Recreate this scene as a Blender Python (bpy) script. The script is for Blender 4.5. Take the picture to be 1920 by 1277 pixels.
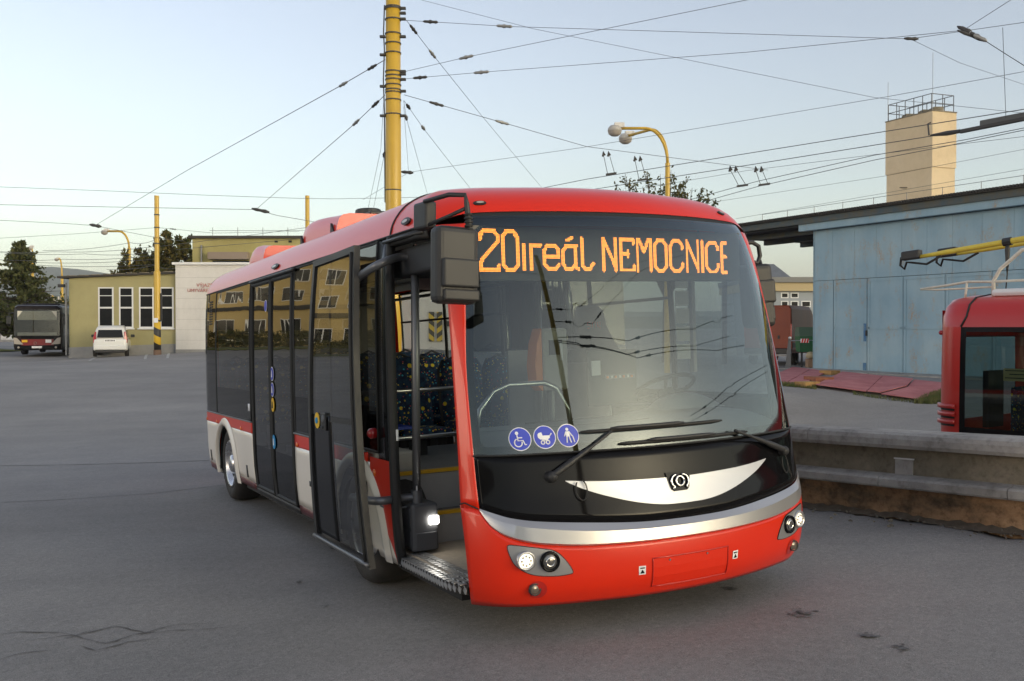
import bpy, bmesh, math, random, bisect
from mathutils import Vector, Matrix, Euler
R = math.radians
random.seed(7)
for o in list(bpy.data.objects):
    bpy.data.objects.remove(o)
scene = bpy.context.scene
col = scene.collection

# ---------------------------------------------------------------- camera, sky, sun, exposure
FPX, CX, CY = 1807.0, 960.0, 638.5          # focal length in pixels of the 1920 px wide photograph
CAM_Z, PITCH = 1.62, R(-0.80)
cam_data = bpy.data.cameras.new('camera')
cam_data.sensor_width = 36.0
cam_data.lens = FPX / 1920 * 36.0
cam_data.clip_start = 0.05
cam_data.clip_end = 9000
cam = bpy.data.objects.new('camera', cam_data)
col.objects.link(cam)
cam.location = (0, 0, CAM_Z)
cam.rotation_euler = (math.pi / 2 + PITCH, 0, 0)
scene.camera = cam

SUN_EL, SUN_AZ = R(8.0), R(231.0)          # sun low behind the camera (azimuth clockwise from +Y)
world = bpy.data.worlds.new('World')
scene.world = world
world.use_nodes = True
wn = world.node_tree
wn.nodes.clear()
sky = wn.nodes.new('ShaderNodeTexSky')
sky.sky_type = 'NISHITA'
sky.sun_disc = False
sky.sun_elevation = SUN_EL
sky.sun_rotation = -SUN_AZ
sky.altitude = 250
sky.air_density = 1.0
sky.dust_density = 2.4
sky.ozone_density = 1.0
bg = wn.nodes.new('ShaderNodeBackground')
bg.inputs['Strength'].default_value = 0.15
wo = wn.nodes.new('ShaderNodeOutputWorld')
hs = wn.nodes.new('ShaderNodeHueSaturation')   # the evening haze greys the blue
hs.inputs['Saturation'].default_value = 0.62
hs.inputs['Hue'].default_value = 0.52
wn.links.new(sky.outputs[0], hs.inputs['Color'])
wn.links.new(hs.outputs[0], bg.inputs[0])
wn.links.new(bg.outputs[0], wo.inputs[0])

sun_data = bpy.data.lights.new('sun', 'SUN')
sun_data.energy = 0.5
sun_data.angle = R(24)
sun_data.color = (1.0, 0.82, 0.62)
sun = bpy.data.objects.new('sun', sun_data)
col.objects.link(sun)
sd = Vector((math.sin(SUN_AZ) * math.cos(SUN_EL), math.cos(SUN_AZ) * math.cos(SUN_EL), math.sin(SUN_EL)))
sun.rotation_euler = (-sd).to_track_quat('-Z', 'Y').to_euler()

scene.view_settings.view_transform = 'Standard'
scene.view_settings.look = 'None'
scene.view_settings.gamma = 1.0
scene.view_settings.use_curve_mapping = False
scene.view_settings.exposure = 1.16
scene.render.engine = 'CYCLES'
scene.cycles.use_denoising = True
scene.cycles.max_bounces = 10
scene.cycles.transparent_max_bounces = 16
scene.cycles.caustics_reflective = False
scene.cycles.caustics_refractive = False
scene.cycles.sample_clamp_indirect = 6

# ---------------------------------------------------------------- helpers
def at(px, py, d):
    """world point at depth d (metres along +Y) on the photograph's pixel"""
    x, z = (px - CX) / FPX, -(py - CY) / FPX
    y2 = math.cos(PITCH) - math.sin(PITCH) * z
    z2 = math.sin(PITCH) + math.cos(PITCH) * z
    k = d / y2
    return Vector((x * k, d, CAM_Z + z2 * k))

def smooth(a, b, x):
    t = min(1.0, max(0.0, (x - a) / (b - a)))
    return t * t * (3 - 2 * t)

def crv(pts):
    xs = [p[0] for p in pts]
    def f(x):
        if x <= xs[0]: return pts[0][1]
        if x >= xs[-1]: return pts[-1][1]
        i = bisect.bisect_right(xs, x)
        g = lambda k: pts[max(0, min(len(pts) - 1, k))]
        p0, p1, p2, p3 = g(i - 2), g(i - 1), g(i), g(i + 1)
        t = (x - p1[0]) / (p2[0] - p1[0])
        m1 = (p2[1] - p0[1]) / max(1e-6, p2[0] - p0[0]) * (p2[0] - p1[0])
        m2 = (p3[1] - p1[1]) / max(1e-6, p3[0] - p1[0]) * (p2[0] - p1[0])
        return ((2*t**3 - 3*t*t + 1) * p1[1] + (t**3 - 2*t*t + t) * m1 + (-2*t**3 + 3*t*t) * p2[1] + (t**3 - t*t) * m2)
    return f

class MB:
    def __init__(s): s.v, s.f = [], []
    def quad(s, a, b, c, d):
        n = len(s.v); s.v += [tuple(a), tuple(b), tuple(c), tuple(d)]; s.f.append((n, n+1, n+2, n+3)); return s
    def ngon(s, pts):
        n = len(s.v); s.v += [tuple(p) for p in pts]; s.f.append(tuple(range(n, n + len(pts)))); return s
    def box(s, x0, x1, y0, y1, z0, z1):
        n = len(s.v)
        s.v += [(x, y, z) for z in (z0, z1) for y in (y0, y1) for x in (x0, x1)]
        for f in ((0,2,3,1), (4,5,7,6), (0,1,5,4), (2,6,7,3), (0,4,6,2), (1,3,7,5)):
            s.f.append(tuple(n + i for i in f))
        return s
    def obox(s, c, ax, ay, az):
        """box from centre and three half-axis vectors"""
        n = len(s.v); c, ax, ay, az = map(Vector, (c, ax, ay, az))
        for k in (-1, 1):
            for j in (-1, 1):
                for i in (-1, 1):
                    s.v.append(tuple(c + ax*i + ay*j + az*k))
        for f in ((0,2,3,1), (4,5,7,6), (0,1,5,4), (2,6,7,3), (0,4,6,2), (1,3,7,5)):
            s.f.append(tuple(n + i for i in f))
        return s
    def tube(s, pts, r, n=8, cap=True):
        pts = [Vector(p) for p in pts]
        rs = r if isinstance(r, (list, tuple)) else [r] * len(pts)
        b = len(s.v); prev = None
        for i, p in enumerate(pts):
            t = (pts[min(i+1, len(pts)-1)] - pts[max(i-1, 0)])
            if t.length < 1e-9: t = Vector((0, 0, 1))
            t.normalize()
            if prev is None:
                u = t.cross(Vector((0, 0, 1)))
                if u.length < 1e-3: u = t.cross(Vector((0, 1, 0)))
            else:
                u = prev - t * prev.dot(t)
            u.normalize(); prev = u
            w = t.cross(u)
            for k in range(n):
                a = 2 * math.pi * k / n
                s.v.append(tuple(p + (u * math.cos(a) + w * math.sin(a)) * rs[i]))
        for i in range(len(pts) - 1):
            for k in range(n):
                k2 = (k + 1) % n
                s.f.append((b + i*n + k, b + i*n + k2, b + (i+1)*n + k2, b + (i+1)*n + k))
        if cap:
            s.f.append(tuple(b + k for k in reversed(range(n))))
            s.f.append(tuple(b + (len(pts)-1)*n + k for k in range(n)))
        return s
    def cyl(s, p0, p1, r0, r1=None, n=16):
        return s.tube([p0, p1], [r0, r0 if r1 is None else r1], n)
    def lathe(s, prof, c, axis, n=32):
        """prof: list of (radius, along)"""
        axis = Vector(axis).normalized(); c = Vector(c)
        u = axis.cross(Vector((0, 0, 1)))
        if u.length < 1e-3: u = axis.cross(Vector((1, 0, 0)))
        u.normalize(); w = axis.cross(u); b = len(s.v)
        for r, h in prof:
            for k in range(n):
                a = 2 * math.pi * k / n
                s.v.append(tuple(c + axis*h + (u*math.cos(a) + w*math.sin(a)) * r))
        for i in range(len(prof) - 1):
            for k in range(n):
                k2 = (k + 1) % n
                s.f.append((b + i*n + k, b + i*n + k2, b + (i+1)*n + k2, b + (i+1)*n + k))
        return s
    def grid(s, fn, nu, nv):
        b = len(s.v)
        for j in range(nv + 1):
            for i in range(nu + 1):
                s.v.append(tuple(fn(i / nu, j / nv)))
        for j in range(nv):
            for i in range(nu):
                a = b + j * (nu + 1) + i
                s.f.append((a, a + 1, a + nu + 2, a + nu + 1))
        return s
    def prism(s, poly, fn, h0, h1):
        """poly 2-D outline; fn(x, y, h) -> 3-D point"""
        b = len(s.v); n = len(poly)
        for h in (h0, h1):
            for x, y in poly: s.v.append(tuple(fn(x, y, h)))
        s.f.append(tuple(b + i for i in range(n))[::-1]); s.f.append(tuple(b + n + i for i in range(n)))
        for i in range(n):
            j = (i + 1) % n
            s.f.append((b + i, b + j, b + n + j, b + n + i))
        return s
    def loft(s, rings, closed=True, caps=True):
        b = len(s.v); n = len(rings[0])
        for r in rings: s.v += [tuple(p) for p in r]
        for i in range(len(rings) - 1):
            for k in range(n if closed else n - 1):
                k2 = (k + 1) % n
                s.f.append((b + i*n + k, b + i*n + k2, b + (i+1)*n + k2, b + (i+1)*n + k))
        if caps:
            s.f.append(tuple(b + k for k in reversed(range(n)))); s.f.append(tuple(b + (len(rings)-1)*n + k for k in range(n)))
        return s
    def build(s, name, mat, parent=None, sm=False, bevel=0.0, solid=0.0, seg=2, weld=False):
        me = bpy.data.meshes.new(name)
        me.from_pydata(s.v, [], s.f)
        if weld:
            bm = bmesh.new(); bm.from_mesh(me); bmesh.ops.remove_doubles(bm, verts=bm.verts, dist=1e-5); bm.to_mesh(me); bm.free()
        me.materials.append(mat)
        if sm: me.polygons.foreach_set('use_smooth', [True] * len(me.polygons))
        me.update()
        o = bpy.data.objects.new(name, me)
        col.objects.link(o)
        if parent is not None: o.parent = parent
        if solid:
            m = o.modifiers.new('thick', 'SOLIDIFY'); m.thickness = abs(solid); m.offset = -1 if solid > 0 else 1
        if bevel:
            m = o.modifiers.new('bevel', 'BEVEL'); m.width = bevel; m.segments = seg; m.limit_method = 'ANGLE'; m.angle_limit = R(35)
            m.harden_normals = False
        return o

def tag(o, label, cat, group=None):
    o['label'] = label; o['category'] = cat
    if group: o['group'] = group
    return o
def empty(name, loc=(0, 0, 0), rz=0.0, label=None, cat=None, group=None):
    o = bpy.data.objects.new(name, None); col.objects.link(o)
    o.empty_display_size = .2
    o.location = loc; o.rotation_euler = (0, 0, rz)
    if label: tag(o, label, cat, group)
    return o
def struct(o): o['kind'] = 'structure'; return o

# ---------------------------------------------------------------- materials
def new_mat(name):
    m = bpy.data.materials.new(name); m.use_nodes = True
    nt = m.node_tree; nt.nodes.clear()
    out = nt.nodes.new('ShaderNodeOutputMaterial')
    return m, nt, out
def N(nt, t, **kw):
    n = nt.nodes.new('ShaderNode' + t)
    for k, v in kw.items():
        if k in n.inputs.keys() if isinstance(k, str) else False: n.inputs[k].default_value = v
        else: setattr(n, k, v)
    return n
def rgba(c): return (c[0], c[1], c[2], 1.0)
def noise(nt, scale, detail=4, rough=.55, vec=None, stretch=None):
    n = nt.nodes.new('ShaderNodeTexNoise'); n.inputs['Scale'].default_value = scale
    n.inputs['Detail'].default_value = detail; n.inputs['Roughness'].default_value = rough
    if vec is None:
        tc = nt.nodes.new('ShaderNodeTexCoord'); vec = tc.outputs['Object']
    if stretch:
        mp = nt.nodes.new('ShaderNodeMapping'); mp.inputs['Scale'].default_value = stretch
        nt.links.new(vec, mp.inputs[0]); vec = mp.outputs[0]
    nt.links.new(vec, n.inputs['Vector'])
    return n
def ramp(nt, src, stops):
    r = nt.nodes.new('ShaderNodeValToRGB')
    e = r.color_ramp.elements
    while len(e) < len(stops): e.new(.5)
    for k, (p, c) in zip(e, stops):
        k.position = p; k.color = rgba(c) if len(c) == 3 else c
    nt.links.new(src, r.inputs[0])
    return r
def mixc(nt, fac, a, b, mode='MIX'):
    m = nt.nodes.new('ShaderNodeMix'); m.data_type = 'RGBA'; m.blend_type = mode
    for sock, v in ((m.inputs[0], fac), (m.inputs[6], a), (m.inputs[7], b)):
        if hasattr(v, 'links') or hasattr(v, 'is_linked'): nt.links.new(v, sock)
        elif isinstance(v, (int, float)): sock.default_value = v
        else: sock.default_value = rgba(v)
    return m.outputs[2]
def pbr(name, c, rough=.5, metal=0.0, coat=0.0, var=None, vscale=3.0, bump=0.0, bscale=60.0, spec=.5, stretch=None, vlo=.35, vhi=.65, rvar=0.0):
    """Principled material; var = second colour mixed in by noise; bump = fine relief"""
    m, nt, out = new_mat(name)
    p = nt.nodes.new('ShaderNodeBsdfPrincipled')
    p.inputs['Base Color'].default_value = rgba(c); p.inputs['Roughness'].default_value = rough
    p.inputs['Metallic'].default_value = metal; p.inputs['Coat Weight'].default_value = coat
    p.inputs['Coat Roughness'].default_value = .04; p.inputs['Specular IOR Level'].default_value = spec
    if var is not None:
        n = noise(nt, vscale, 6, .6, stretch=stretch)
        r = ramp(nt, n.outputs[0], [(vlo, c), (vhi, var)])
        nt.links.new(r.outputs[0], p.inputs['Base Color'])
    if rvar:
        n2 = noise(nt, vscale * 1.7, 5, .6)
        mr = nt.nodes.new('ShaderNodeMapRange'); mr.inputs[3].default_value = max(0, rough - rvar); mr.inputs[4].default_value = min(1, rough + rvar)
        nt.links.new(n2.outputs[0], mr.inputs[0]); nt.links.new(mr.outputs[0], p.inputs['Roughness'])
    if bump:
        nb = noise(nt, bscale, 3, .6)
        b = nt.nodes.new('ShaderNodeBump'); b.inputs['Strength'].default_value = bump; b.inputs['Distance'].default_value = .01
        nt.links.new(nb.outputs[0], b.inputs['Height']); nt.links.new(b.outputs[0], p.inputs['Normal'])
    nt.links.new(p.outputs[0], out.inputs[0])
    return m
def emit(name, c, strength):
    m, nt, out = new_mat(name)
    e = nt.nodes.new('ShaderNodeEmission'); e.inputs[0].default_value = rgba(c); e.inputs[1].default_value = strength
    nt.links.new(e.outputs[0], out.inputs[0]); return m
def glass(name, tint, ior=1.5, gain=1.7, gcol=(1, 1, 1), rough=0.0, wob=0.0):
    """thin window pane: tinted see-through plus a Fresnel reflection"""
    m, nt, out = new_mat(name)
    t = nt.nodes.new('ShaderNodeBsdfTransparent'); t.inputs[0].default_value = rgba(tint)
    g = nt.nodes.new('ShaderNodeBsdfGlossy'); g.inputs['Roughness'].default_value = rough; g.inputs[0].default_value = rgba(gcol)
    if wob:
        nb = noise(nt, 1.3, 2, .5)
        b = nt.nodes.new('ShaderNodeBump'); b.inputs['Strength'].default_value = wob; b.inputs['Distance'].default_value = .02
        nt.links.new(nb.outputs[0], b.inputs['Height']); nt.links.new(b.outputs[0], g.inputs['Normal'])
    f = nt.nodes.new('ShaderNodeFresnel')
    ge = nt.nodes.new('ShaderNodeNewGeometry'); mr = nt.nodes.new('ShaderNodeMapRange')       # a pane reflects alike from both faces
    mr.inputs[3].default_value = ior; mr.inputs[4].default_value = 1 / ior
    nt.links.new(ge.outputs['Backfacing'], mr.inputs[0]); nt.links.new(mr.outputs[0], f.inputs[0])
    mul = nt.nodes.new('ShaderNodeMath'); mul.operation = 'MULTIPLY'; mul.use_clamp = True; mul.inputs[1].default_value = gain
    nt.links.new(f.outputs[0], mul.inputs[0])
    mx = nt.nodes.new('ShaderNodeMixShader')
    nt.links.new(mul.outputs[0], mx.inputs[0]); nt.links.new(t.outputs[0], mx.inputs[1]); nt.links.new(g.outputs[0], mx.inputs[2])
    nt.links.new(mx.outputs[0], out.inputs[0])
    return m

M = {}
RED = (.66, .022, .003)
M['red'] = pbr('red_paint', RED, .34, coat=.35, spec=.35)
M['cream'] = pbr('cream_paint', (.82, .77, .69), .35, coat=.4, var=(.78, .73, .64), vscale=1.5)
M['maroon'] = pbr('maroon_paint', (.10, .012, .014), .4, coat=.3)
M['black_gloss'] = pbr('black_gloss', (.006, .006, .007), .06, spec=.13)
M['black_panel'] = pbr('black_panel', (.008, .008, .009), .2, spec=.2)
M['rubber'] = pbr('rubber', (.014, .014, .014), .65, bump=.1, bscale=200)
M['tyre'] = pbr('tyre', (.020, .019, .018), .8, var=(.034, .03, .027), vscale=9, bump=.3, bscale=90)
M['plastic'] = pbr('dark_plastic', (.022, .022, .023), .5, bump=.08, bscale=300, rvar=.08)
M['grey_plastic'] = pbr('grey_plastic', (.075, .078, .085), .5, bump=.05, bscale=200)
M['silver'] = pbr('silver_paint', (.46, .46, .47), .32, metal=.75, coat=.3)
M['chrome'] = pbr('chrome', (.75, .74, .72), .12, metal=1.0)
M['steel'] = pbr('brushed_steel', (.55, .55, .54), .3, metal=1.0)
M['steel_dull'] = pbr('dull_steel', (.16, .165, .175), .42, metal=.6, rvar=.1)
M['rim'] = pbr('alloy_rim', (.62, .62, .64), .28, metal=.9, rvar=.1, vscale=8)
M['white_paint'] = pbr('white_paint', (.72, .72, .72), .35, coat=.3)
M['silver_white'] = pbr('satin_silver_white', (.58, .59, .61), .35, metal=.25, coat=.3)
M['led_off'] = pbr('display_face', (.010, .010, .012), .45)
M['led'] = emit('led_amber', (1.0, .26, .025), 4.2)
M['led_red'] = emit('led_red', (1.0, .10, .05), .5)
M['lamp_lit'] = emit('lamp_lit', (1.0, .88, .62), 1.0)
M['step_lit'] = emit('step_lamp_lit', (1.0, .95, .85), 11.0)
M['ceil_lit'] = emit('ceiling_lamp_lit', (1.0, .97, .9), 5.0)
M['lamp_off'] = pbr('lamp_lens', (.20, .20, .20), .12, metal=.6)
M['lamp_clear'] = pbr('clear_lens', (.40, .36, .32), .2)
M['fog_lens'] = pbr('fog_lens', (.16, .135, .115), .15, metal=.3)
M['amber'] = pbr('amber_lens', (.75, .14, .01), .25, coat=.5)
M['red_lens'] = pbr('red_lens', (.35, .01, .012), .2, coat=.6)
M['ws_glass'] = glass('windscreen_glass', (.38, .44, .44), 1.5, 2.2, (.92, 1.0, .99), wob=.004)
M['side_glass'] = glass('side_glass', (.16, .165, .155), 1.5, 1.05, wob=.14)
M['black_glass'] = glass('black_glass', (.010, .010, .010), 1.5, .8, wob=.05)
M['door_glass'] = glass('door_glass', (.46, .48, .46), 1.5, 1.15, wob=.03)
M['clear_glass'] = glass('clear_glass', (.60, .64, .62), 1.5, 1.2)
M['sticker_blue'] = pbr('sticker_blue', (.035, .06, .50), .4)
M['sticker_white'] = pbr('sticker_white', (.80, .80, .82), .4)
M['yellow'] = pbr('yellow_paint', (.78, .48, .02), .45)
M['cyan'] = pbr('cyan_sticker', (.02, .30, .62), .4)
M['int_grey'] = pbr('interior_grey', (.46, .445, .42), .6, var=(.40, .39, .37), vscale=5)
M['int_light'] = pbr('interior_light', (.62, .63, .61), .6)
M['int_dark'] = pbr('interior_dark', (.030, .032, .036), .65)
M['dash'] = pbr('dashboard_grey', (.24, .26, .27), .55, bump=.1, bscale=250)
M['floor_tan'] = pbr('floor_vinyl', (.48, .41, .31), .7, var=(.40, .34, .26), vscale=30)
M['floor_grey'] = pbr('floor_vinyl_grey', (.24, .24, .24), .7, var=(.18, .18, .18), vscale=60)
M['orange'] = pbr('orange_plastic', (.80, .22, .03), .4)
M['yellow_edge'] = pbr('step_edge_yellow', (.80, .45, .02), .5)

def fabric():
    m, nt, out = new_mat('seat_fabric')
    p = nt.nodes.new('ShaderNodeBsdfPrincipled'); p.inputs['Roughness'].default_value = .9
    tc = nt.nodes.new('ShaderNodeTexCoord')
    base = noise(nt, 24, 3, .6, tc.outputs['Object'])
    r0 = ramp(nt, base.outputs[0], [(.4, (.006, .012, .045)), (.62, (.012, .05, .10))])
    def spots(scale, lo, colr, prev, off):
        mp = nt.nodes.new('ShaderNodeMapping'); mp.inputs['Location'].default_value = off
        nt.links.new(tc.outputs['Object'], mp.inputs[0])
        v = nt.nodes.new('ShaderNodeTexVoronoi'); v.inputs['Scale'].default_value = scale; nt.links.new(mp.outputs[0], v.inputs['Vector'])
        rr = ramp(nt, v.outputs['Distance'], [(lo, (1, 1, 1)), (lo + .02, (0, 0, 0))])
        return mixc(nt, rr.outputs[0], prev, colr)
    c = spots(30, .20, (.75, .55, .05), r0.outputs[0], (.3, .1, .7))
    c = spots(22, .16, (.05, .40, .55), c, (1.3, 2.1, .2))
    c = spots(9, .17, (.80, .62, .04), c, (3.3, 1.1, 2.2))
    c = spots(26, .14, (.5, .08, .10), c, (4.3, 1.7, 2.9))
    nt.links.new(c, p.inputs['Base Color']); nt.links.new(p.outputs[0], out.inputs[0])
    return m
M['fabric'] = fabric()
# ---------------------------------------------------------------- bus pose (solved from the photograph) and the lie of the land
BC = Vector((-3.35571808, -4.29660199, 1.61143127))
def cam_rot():
    y, p, r = R(-27.76241428), R(0.12420358), R(1.91197039)
    return Matrix.Rotation(y, 3, 'Z') @ Matrix.Rotation(p, 3, 'X') @ Matrix.Rotation(r, 3, 'Y')
M_BUS = (Matrix.Translation((0, 0, CAM_Z)) @ Matrix.Rotation(PITCH, 4, 'X') @ cam_rot().transposed().to_4x4() @ Matrix.Translation(-BC))
_p0 = M_BUS @ Vector((0, 0, 0)); _n0 = (M_BUS.to_3x3() @ Vector((0, 0, 1))).normalized()
def plane_z(x, y): return _p0.z - (_n0.x * (x - _p0.x) + _n0.y * (y - _p0.y)) / _n0.z
WALL_A, WALL_DIR = Vector((3.97, 7.47)), Vector((-.621, .784)).normalized()
WALL_N = Vector((WALL_DIR.y, -WALL_DIR.x))            # points behind the wall
def wall_coord(x, y):
    q = Vector((x, y)) - WALL_A
    return q.dot(WALL_DIR), q.dot(WALL_N)
def yard_z(x, y):
    xc = min(9., max(-13., x)); yc = min(22., max(-4., y))
    near = plane_z(xc, yc)
    far = min(.5, max(-.05, .055 * (x + 22))) * smooth(34, 50, y) * (1 - smooth(-8, 6, x))
    w = smooth(13, 36, y)
    return near * (1 - w) + far * w
def ground_z(x, y):
    t, n = wall_coord(x, y)
    z = yard_z(x, y)
    if n > 0.15:
        low = -.88 * (1 - smooth(8, 21, n))
        k = smooth(.15, 1.3, n) * (1 - smooth(9, 13, t))
        z = z * (1 - k) + low * k
    return z

def asphalt():
    m, nt, out = new_mat('asphalt')
    p = nt.nodes.new('ShaderNodeBsdfPrincipled'); p.inputs['Specular IOR Level'].default_value = .3
    tc = nt.nodes.new('ShaderNodeTexCoord'); V = tc.outputs['Object']
    big = noise(nt, .16, 5, .6, V)
    c = ramp(nt, big.outputs[0], [(.30, (.195, .188, .183)), (.5, (.250, .241, .232)), (.72, (.305, .292, .279))]).outputs[0]
    mid = noise(nt, 1.1, 6, .7, V)
    c = mixc(nt, .55, c, ramp(nt, mid.outputs[0], [(.25, (.72, .72, .73)), (.5, (1, 1, 1)), (.75, (1.15, 1.14, 1.12))]).outputs[0], 'MULTIPLY')
    st = noise(nt, .7, 4, .6, V, stretch=(.25, 1.6, 1))
    c = mixc(nt, .35, c, ramp(nt, st.outputs[0], [(.3, (.75, .75, .75)), (.6, (1.06, 1.05, 1.04))]).outputs[0], 'MULTIPLY')
    fine = noise(nt, 160, 2, .7, V)
    c = mixc(nt, .8, c, ramp(nt, fine.outputs[0], [(.30, (.52, .52, .52)), (.5, (1, 1, 1)), (.70, (1.55, 1.53, 1.5))]).outputs[0], 'MULTIPLY')
    v = nt.nodes.new('ShaderNodeTexVoronoi'); v.inputs['Scale'].default_value = 42
    nt.links.new(V, v.inputs['Vector'])
    c = mixc(nt, .30, c, ramp(nt, v.outputs['Color'], [(.15, (.7, .7, .7)), (.5, (1, 1, 1)), (.88, (1.35, 1.34, 1.32))]).outputs[0], 'MULTIPLY')
    # cracks: warped cell edges, only where a broad mask lets them through
    wv = nt.nodes.new('ShaderNodeVectorMath'); wv.operation = 'MULTIPLY_ADD'
    wn_ = noise(nt, 2.5, 5, .65, V); wv.inputs[1].default_value = (.5, .5, .5)
    nt.links.new(wn_.outputs['Color'], wv.inputs[0]); nt.links.new(V, wv.inputs[2])
    ve = nt.nodes.new('ShaderNodeTexVoronoi'); ve.feature = 'DISTANCE_TO_EDGE'; ve.inputs['Scale'].default_value = .5
    nt.links.new(wv.outputs[0], ve.inputs['Vector'])
    ck = ramp(nt, ve.outputs['Distance'], [(.0, (1, 1, 1)), (.006, (0, 0, 0))]).outputs[0]
    mk = noise(nt, .22, 3, .6, V)
    mk = ramp(nt, mk.outputs[0], [(.60, (0, 0, 0)), (.70, (.6, .6, .6))]).outputs[0]
    ckm = mixc(nt, 1.0, ck, mk, 'MULTIPLY')
    c = mixc(nt, ckm, c, (.030, .029, .028))
    nt.links.new(c, p.inputs['Base Color'])
    rr = nt.nodes.new('ShaderNodeMapRange'); rr.inputs[3].default_value = .62; rr.inputs[4].default_value = .92
    nt.links.new(mid.outputs[0], rr.inputs[0]); nt.links.new(rr.outputs[0], p.inputs['Roughness'])
    b = nt.nodes.new('ShaderNodeBump'); b.inputs['Strength'].default_value = .55; b.inputs['Distance'].default_value = .006
    nt.links.new(fine.outputs[0], b.inputs['Height']); nt.links.new(b.outputs[0], p.inputs['Normal'])
    nt.links.new(p.outputs[0], out.inputs[0])
    return m
M['asphalt'] = asphalt()

def axis_list(near0, near1, step, far0, far1):
    a = []
    x = near0
    while x <= near1 + 1e-6: a.append(x); x += step
    s, x = step, near1
    while x < far1: s *= 1.35; x += s; a.append(min(x, far1))
    s, x = step, near0
    while x > far0: s *= 1.35; x -= s; a.insert(0, max(x, far0))
    return a
gx = axis_list(-30, 24, .6, -3000, 3000); gy = axis_list(-6, 60, .6, -1500, 6000)
mb = MB()
for y in gy:
    for x in gx: mb.v.append((x, y, ground_z(x, y)))
nx = len(gx)
for j in range(len(gy) - 1):
    for i in range(nx - 1):
        a = j * nx + i; mb.f.append((a, a + 1, a + nx + 1, a + nx))
ground = struct(mb.build('asphalt_ground', M['asphalt'], sm=True))

# tar joints, cracks, stains and parking lines: thin sheets on the asphalt
M['crack'] = pbr('crack', (.105, .10, .097), .9)
M['tar'] = pbr('tar_joint', (.12, .117, .114), .85, var=(.07, .069, .068), vscale=3)
M['oil'] = pbr('oil_stain', (.075, .073, .072), .6, var=(.16, .157, .153), vscale=22)
M['line_white'] = pbr('worn_white_line', (.55, .55, .53), .8, var=(.25, .25, .25), vscale=9)
M['patch'] = pbr('asphalt_patch', (.085, .084, .084), .85, var=(.11, .108, .106), vscale=14, bump=.5, bscale=150)
def strip(name, pts, w, mat, lift, jit=0.0, taper=False):
    mb = MB(); P = []
    for (x0, y0), (x1, y1) in zip(pts, pts[1:]):
        n = max(1, int(math.hypot(x1 - x0, y1 - y0) / (.04 if taper else .12)))
        P += [(x0 + (x1 - x0) * i / n, y0 + (y1 - y0) * i / n) for i in range(n)]
    P.append(pts[-1]); L, Rr = [], []
    jx = jy = 0
    for i, (x, y) in enumerate(P):
        q = P[min(i + 1, len(P) - 1)]; o = P[max(i - 1, 0)]
        t = Vector((q[0] - o[0], q[1] - o[1])).normalized(); nrm = Vector((-t.y, t.x))
        jx = jx * .86 + random.uniform(-jit, jit)
        ww = w * (random.uniform(.15, 1.3) if taper else random.uniform(.45, 1.2)) if jit else w
        if taper: ww *= max(.12, math.sin(math.pi * i / max(1, len(P) - 1)))
        c = Vector((x, y)) + nrm * jx
        for lst, sgn in ((L, 1), (Rr, -1)):
            e = c + nrm * ww * .5 * sgn
            lst.append((e.x, e.y, ground_z(e.x, e.y) + lift))
    for i in range(len(P) - 1): mb.quad(L[i], L[i+1], Rr[i+1], Rr[i])
    return mb.build(name, mat, ground)
def gpt(px, py):
    """ground point seen at a pixel (marching along the ray)"""
    d = 3.0
    while d < 200:
        p = at(px, py, d)
        if p.z <= ground_z(p.x, p.y): return (p.x, p.y)
        d += .05
    return (p.x, p.y)
strip('tar_joint', [gpt(-30, 874), gpt(150, 872), gpt(300, 868), gpt(392, 864)], .034, M['tar'], .004, .006)
strip('tar_joint', [gpt(-30, 945), gpt(120, 938), gpt(280, 926), gpt(420, 911)], .018, M['tar'], .004, .008)
for pts, w in (([(0, 1216), (70, 1203), (130, 1195), (200, 1205), (250, 1190), (330, 1186), (400, 1180), (455, 1173)], .016),
               ([(60, 1225), (90, 1212), (160, 1190), (220, 1180), (270, 1192), (330, 1176), (420, 1172)], .011),
               ([(0, 1240), (40, 1230), (100, 1222)], .016), ([(150, 1216), (180, 1222), (240, 1208), (300, 1199)], .016),
               ([(-20, 1195), (40, 1190), (110, 1193), (150, 1196)], .014), ([(120, 1202), (170, 1188), (230, 1172)], .012)):
    strip('asphalt_crack', [gpt(*p) for p in pts], w, M['crack'], .0045, .009, True)
for px, py, rx, ry in ((1502, 1153, .085, .05), (1632, 1196, .06, .035), (1691, 1218, .05, .03), (1370, 1108, .05, .03), (560, 1094, .03, .02), (612, 1141, .022, .014), (640, 778 + 250, .12, .05)):
    x, y = gpt(px, py); mb = MB()
    for b in range(34):
        cx_, cy_ = x + random.gauss(0, rx * .42), y + random.gauss(0, ry * .85); r0 = rx * random.uniform(.05, .26); ring = []
        for k in range(9):
            a = 2 * math.pi * k / 9; f = random.uniform(.6, 1.25)
            X, Y = cx_ + r0 * f * math.cos(a), cy_ + r0 * f * math.sin(a); ring.append((X, Y, ground_z(X, Y) + .004 + .0002 * b))
        mb.ngon(ring)
    o = mb.build('oil_stain', M['oil'], ground); o['kind'] = 'stuff'
for a, b in (((168, 677), (192, 664)), ((272, 674), (279, 661)), ((314, 672), (321, 658)), ((272, 673), (316, 671))):
    strip('parking_line', [gpt(*a), gpt(*b)], .12, M['line_white'], .012)
HW=1.2625
K=.2; A1=.93
_t1=math.atan(2*K*A1); _r=(HW-A1)/(1-math.sin(_t1))
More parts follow.
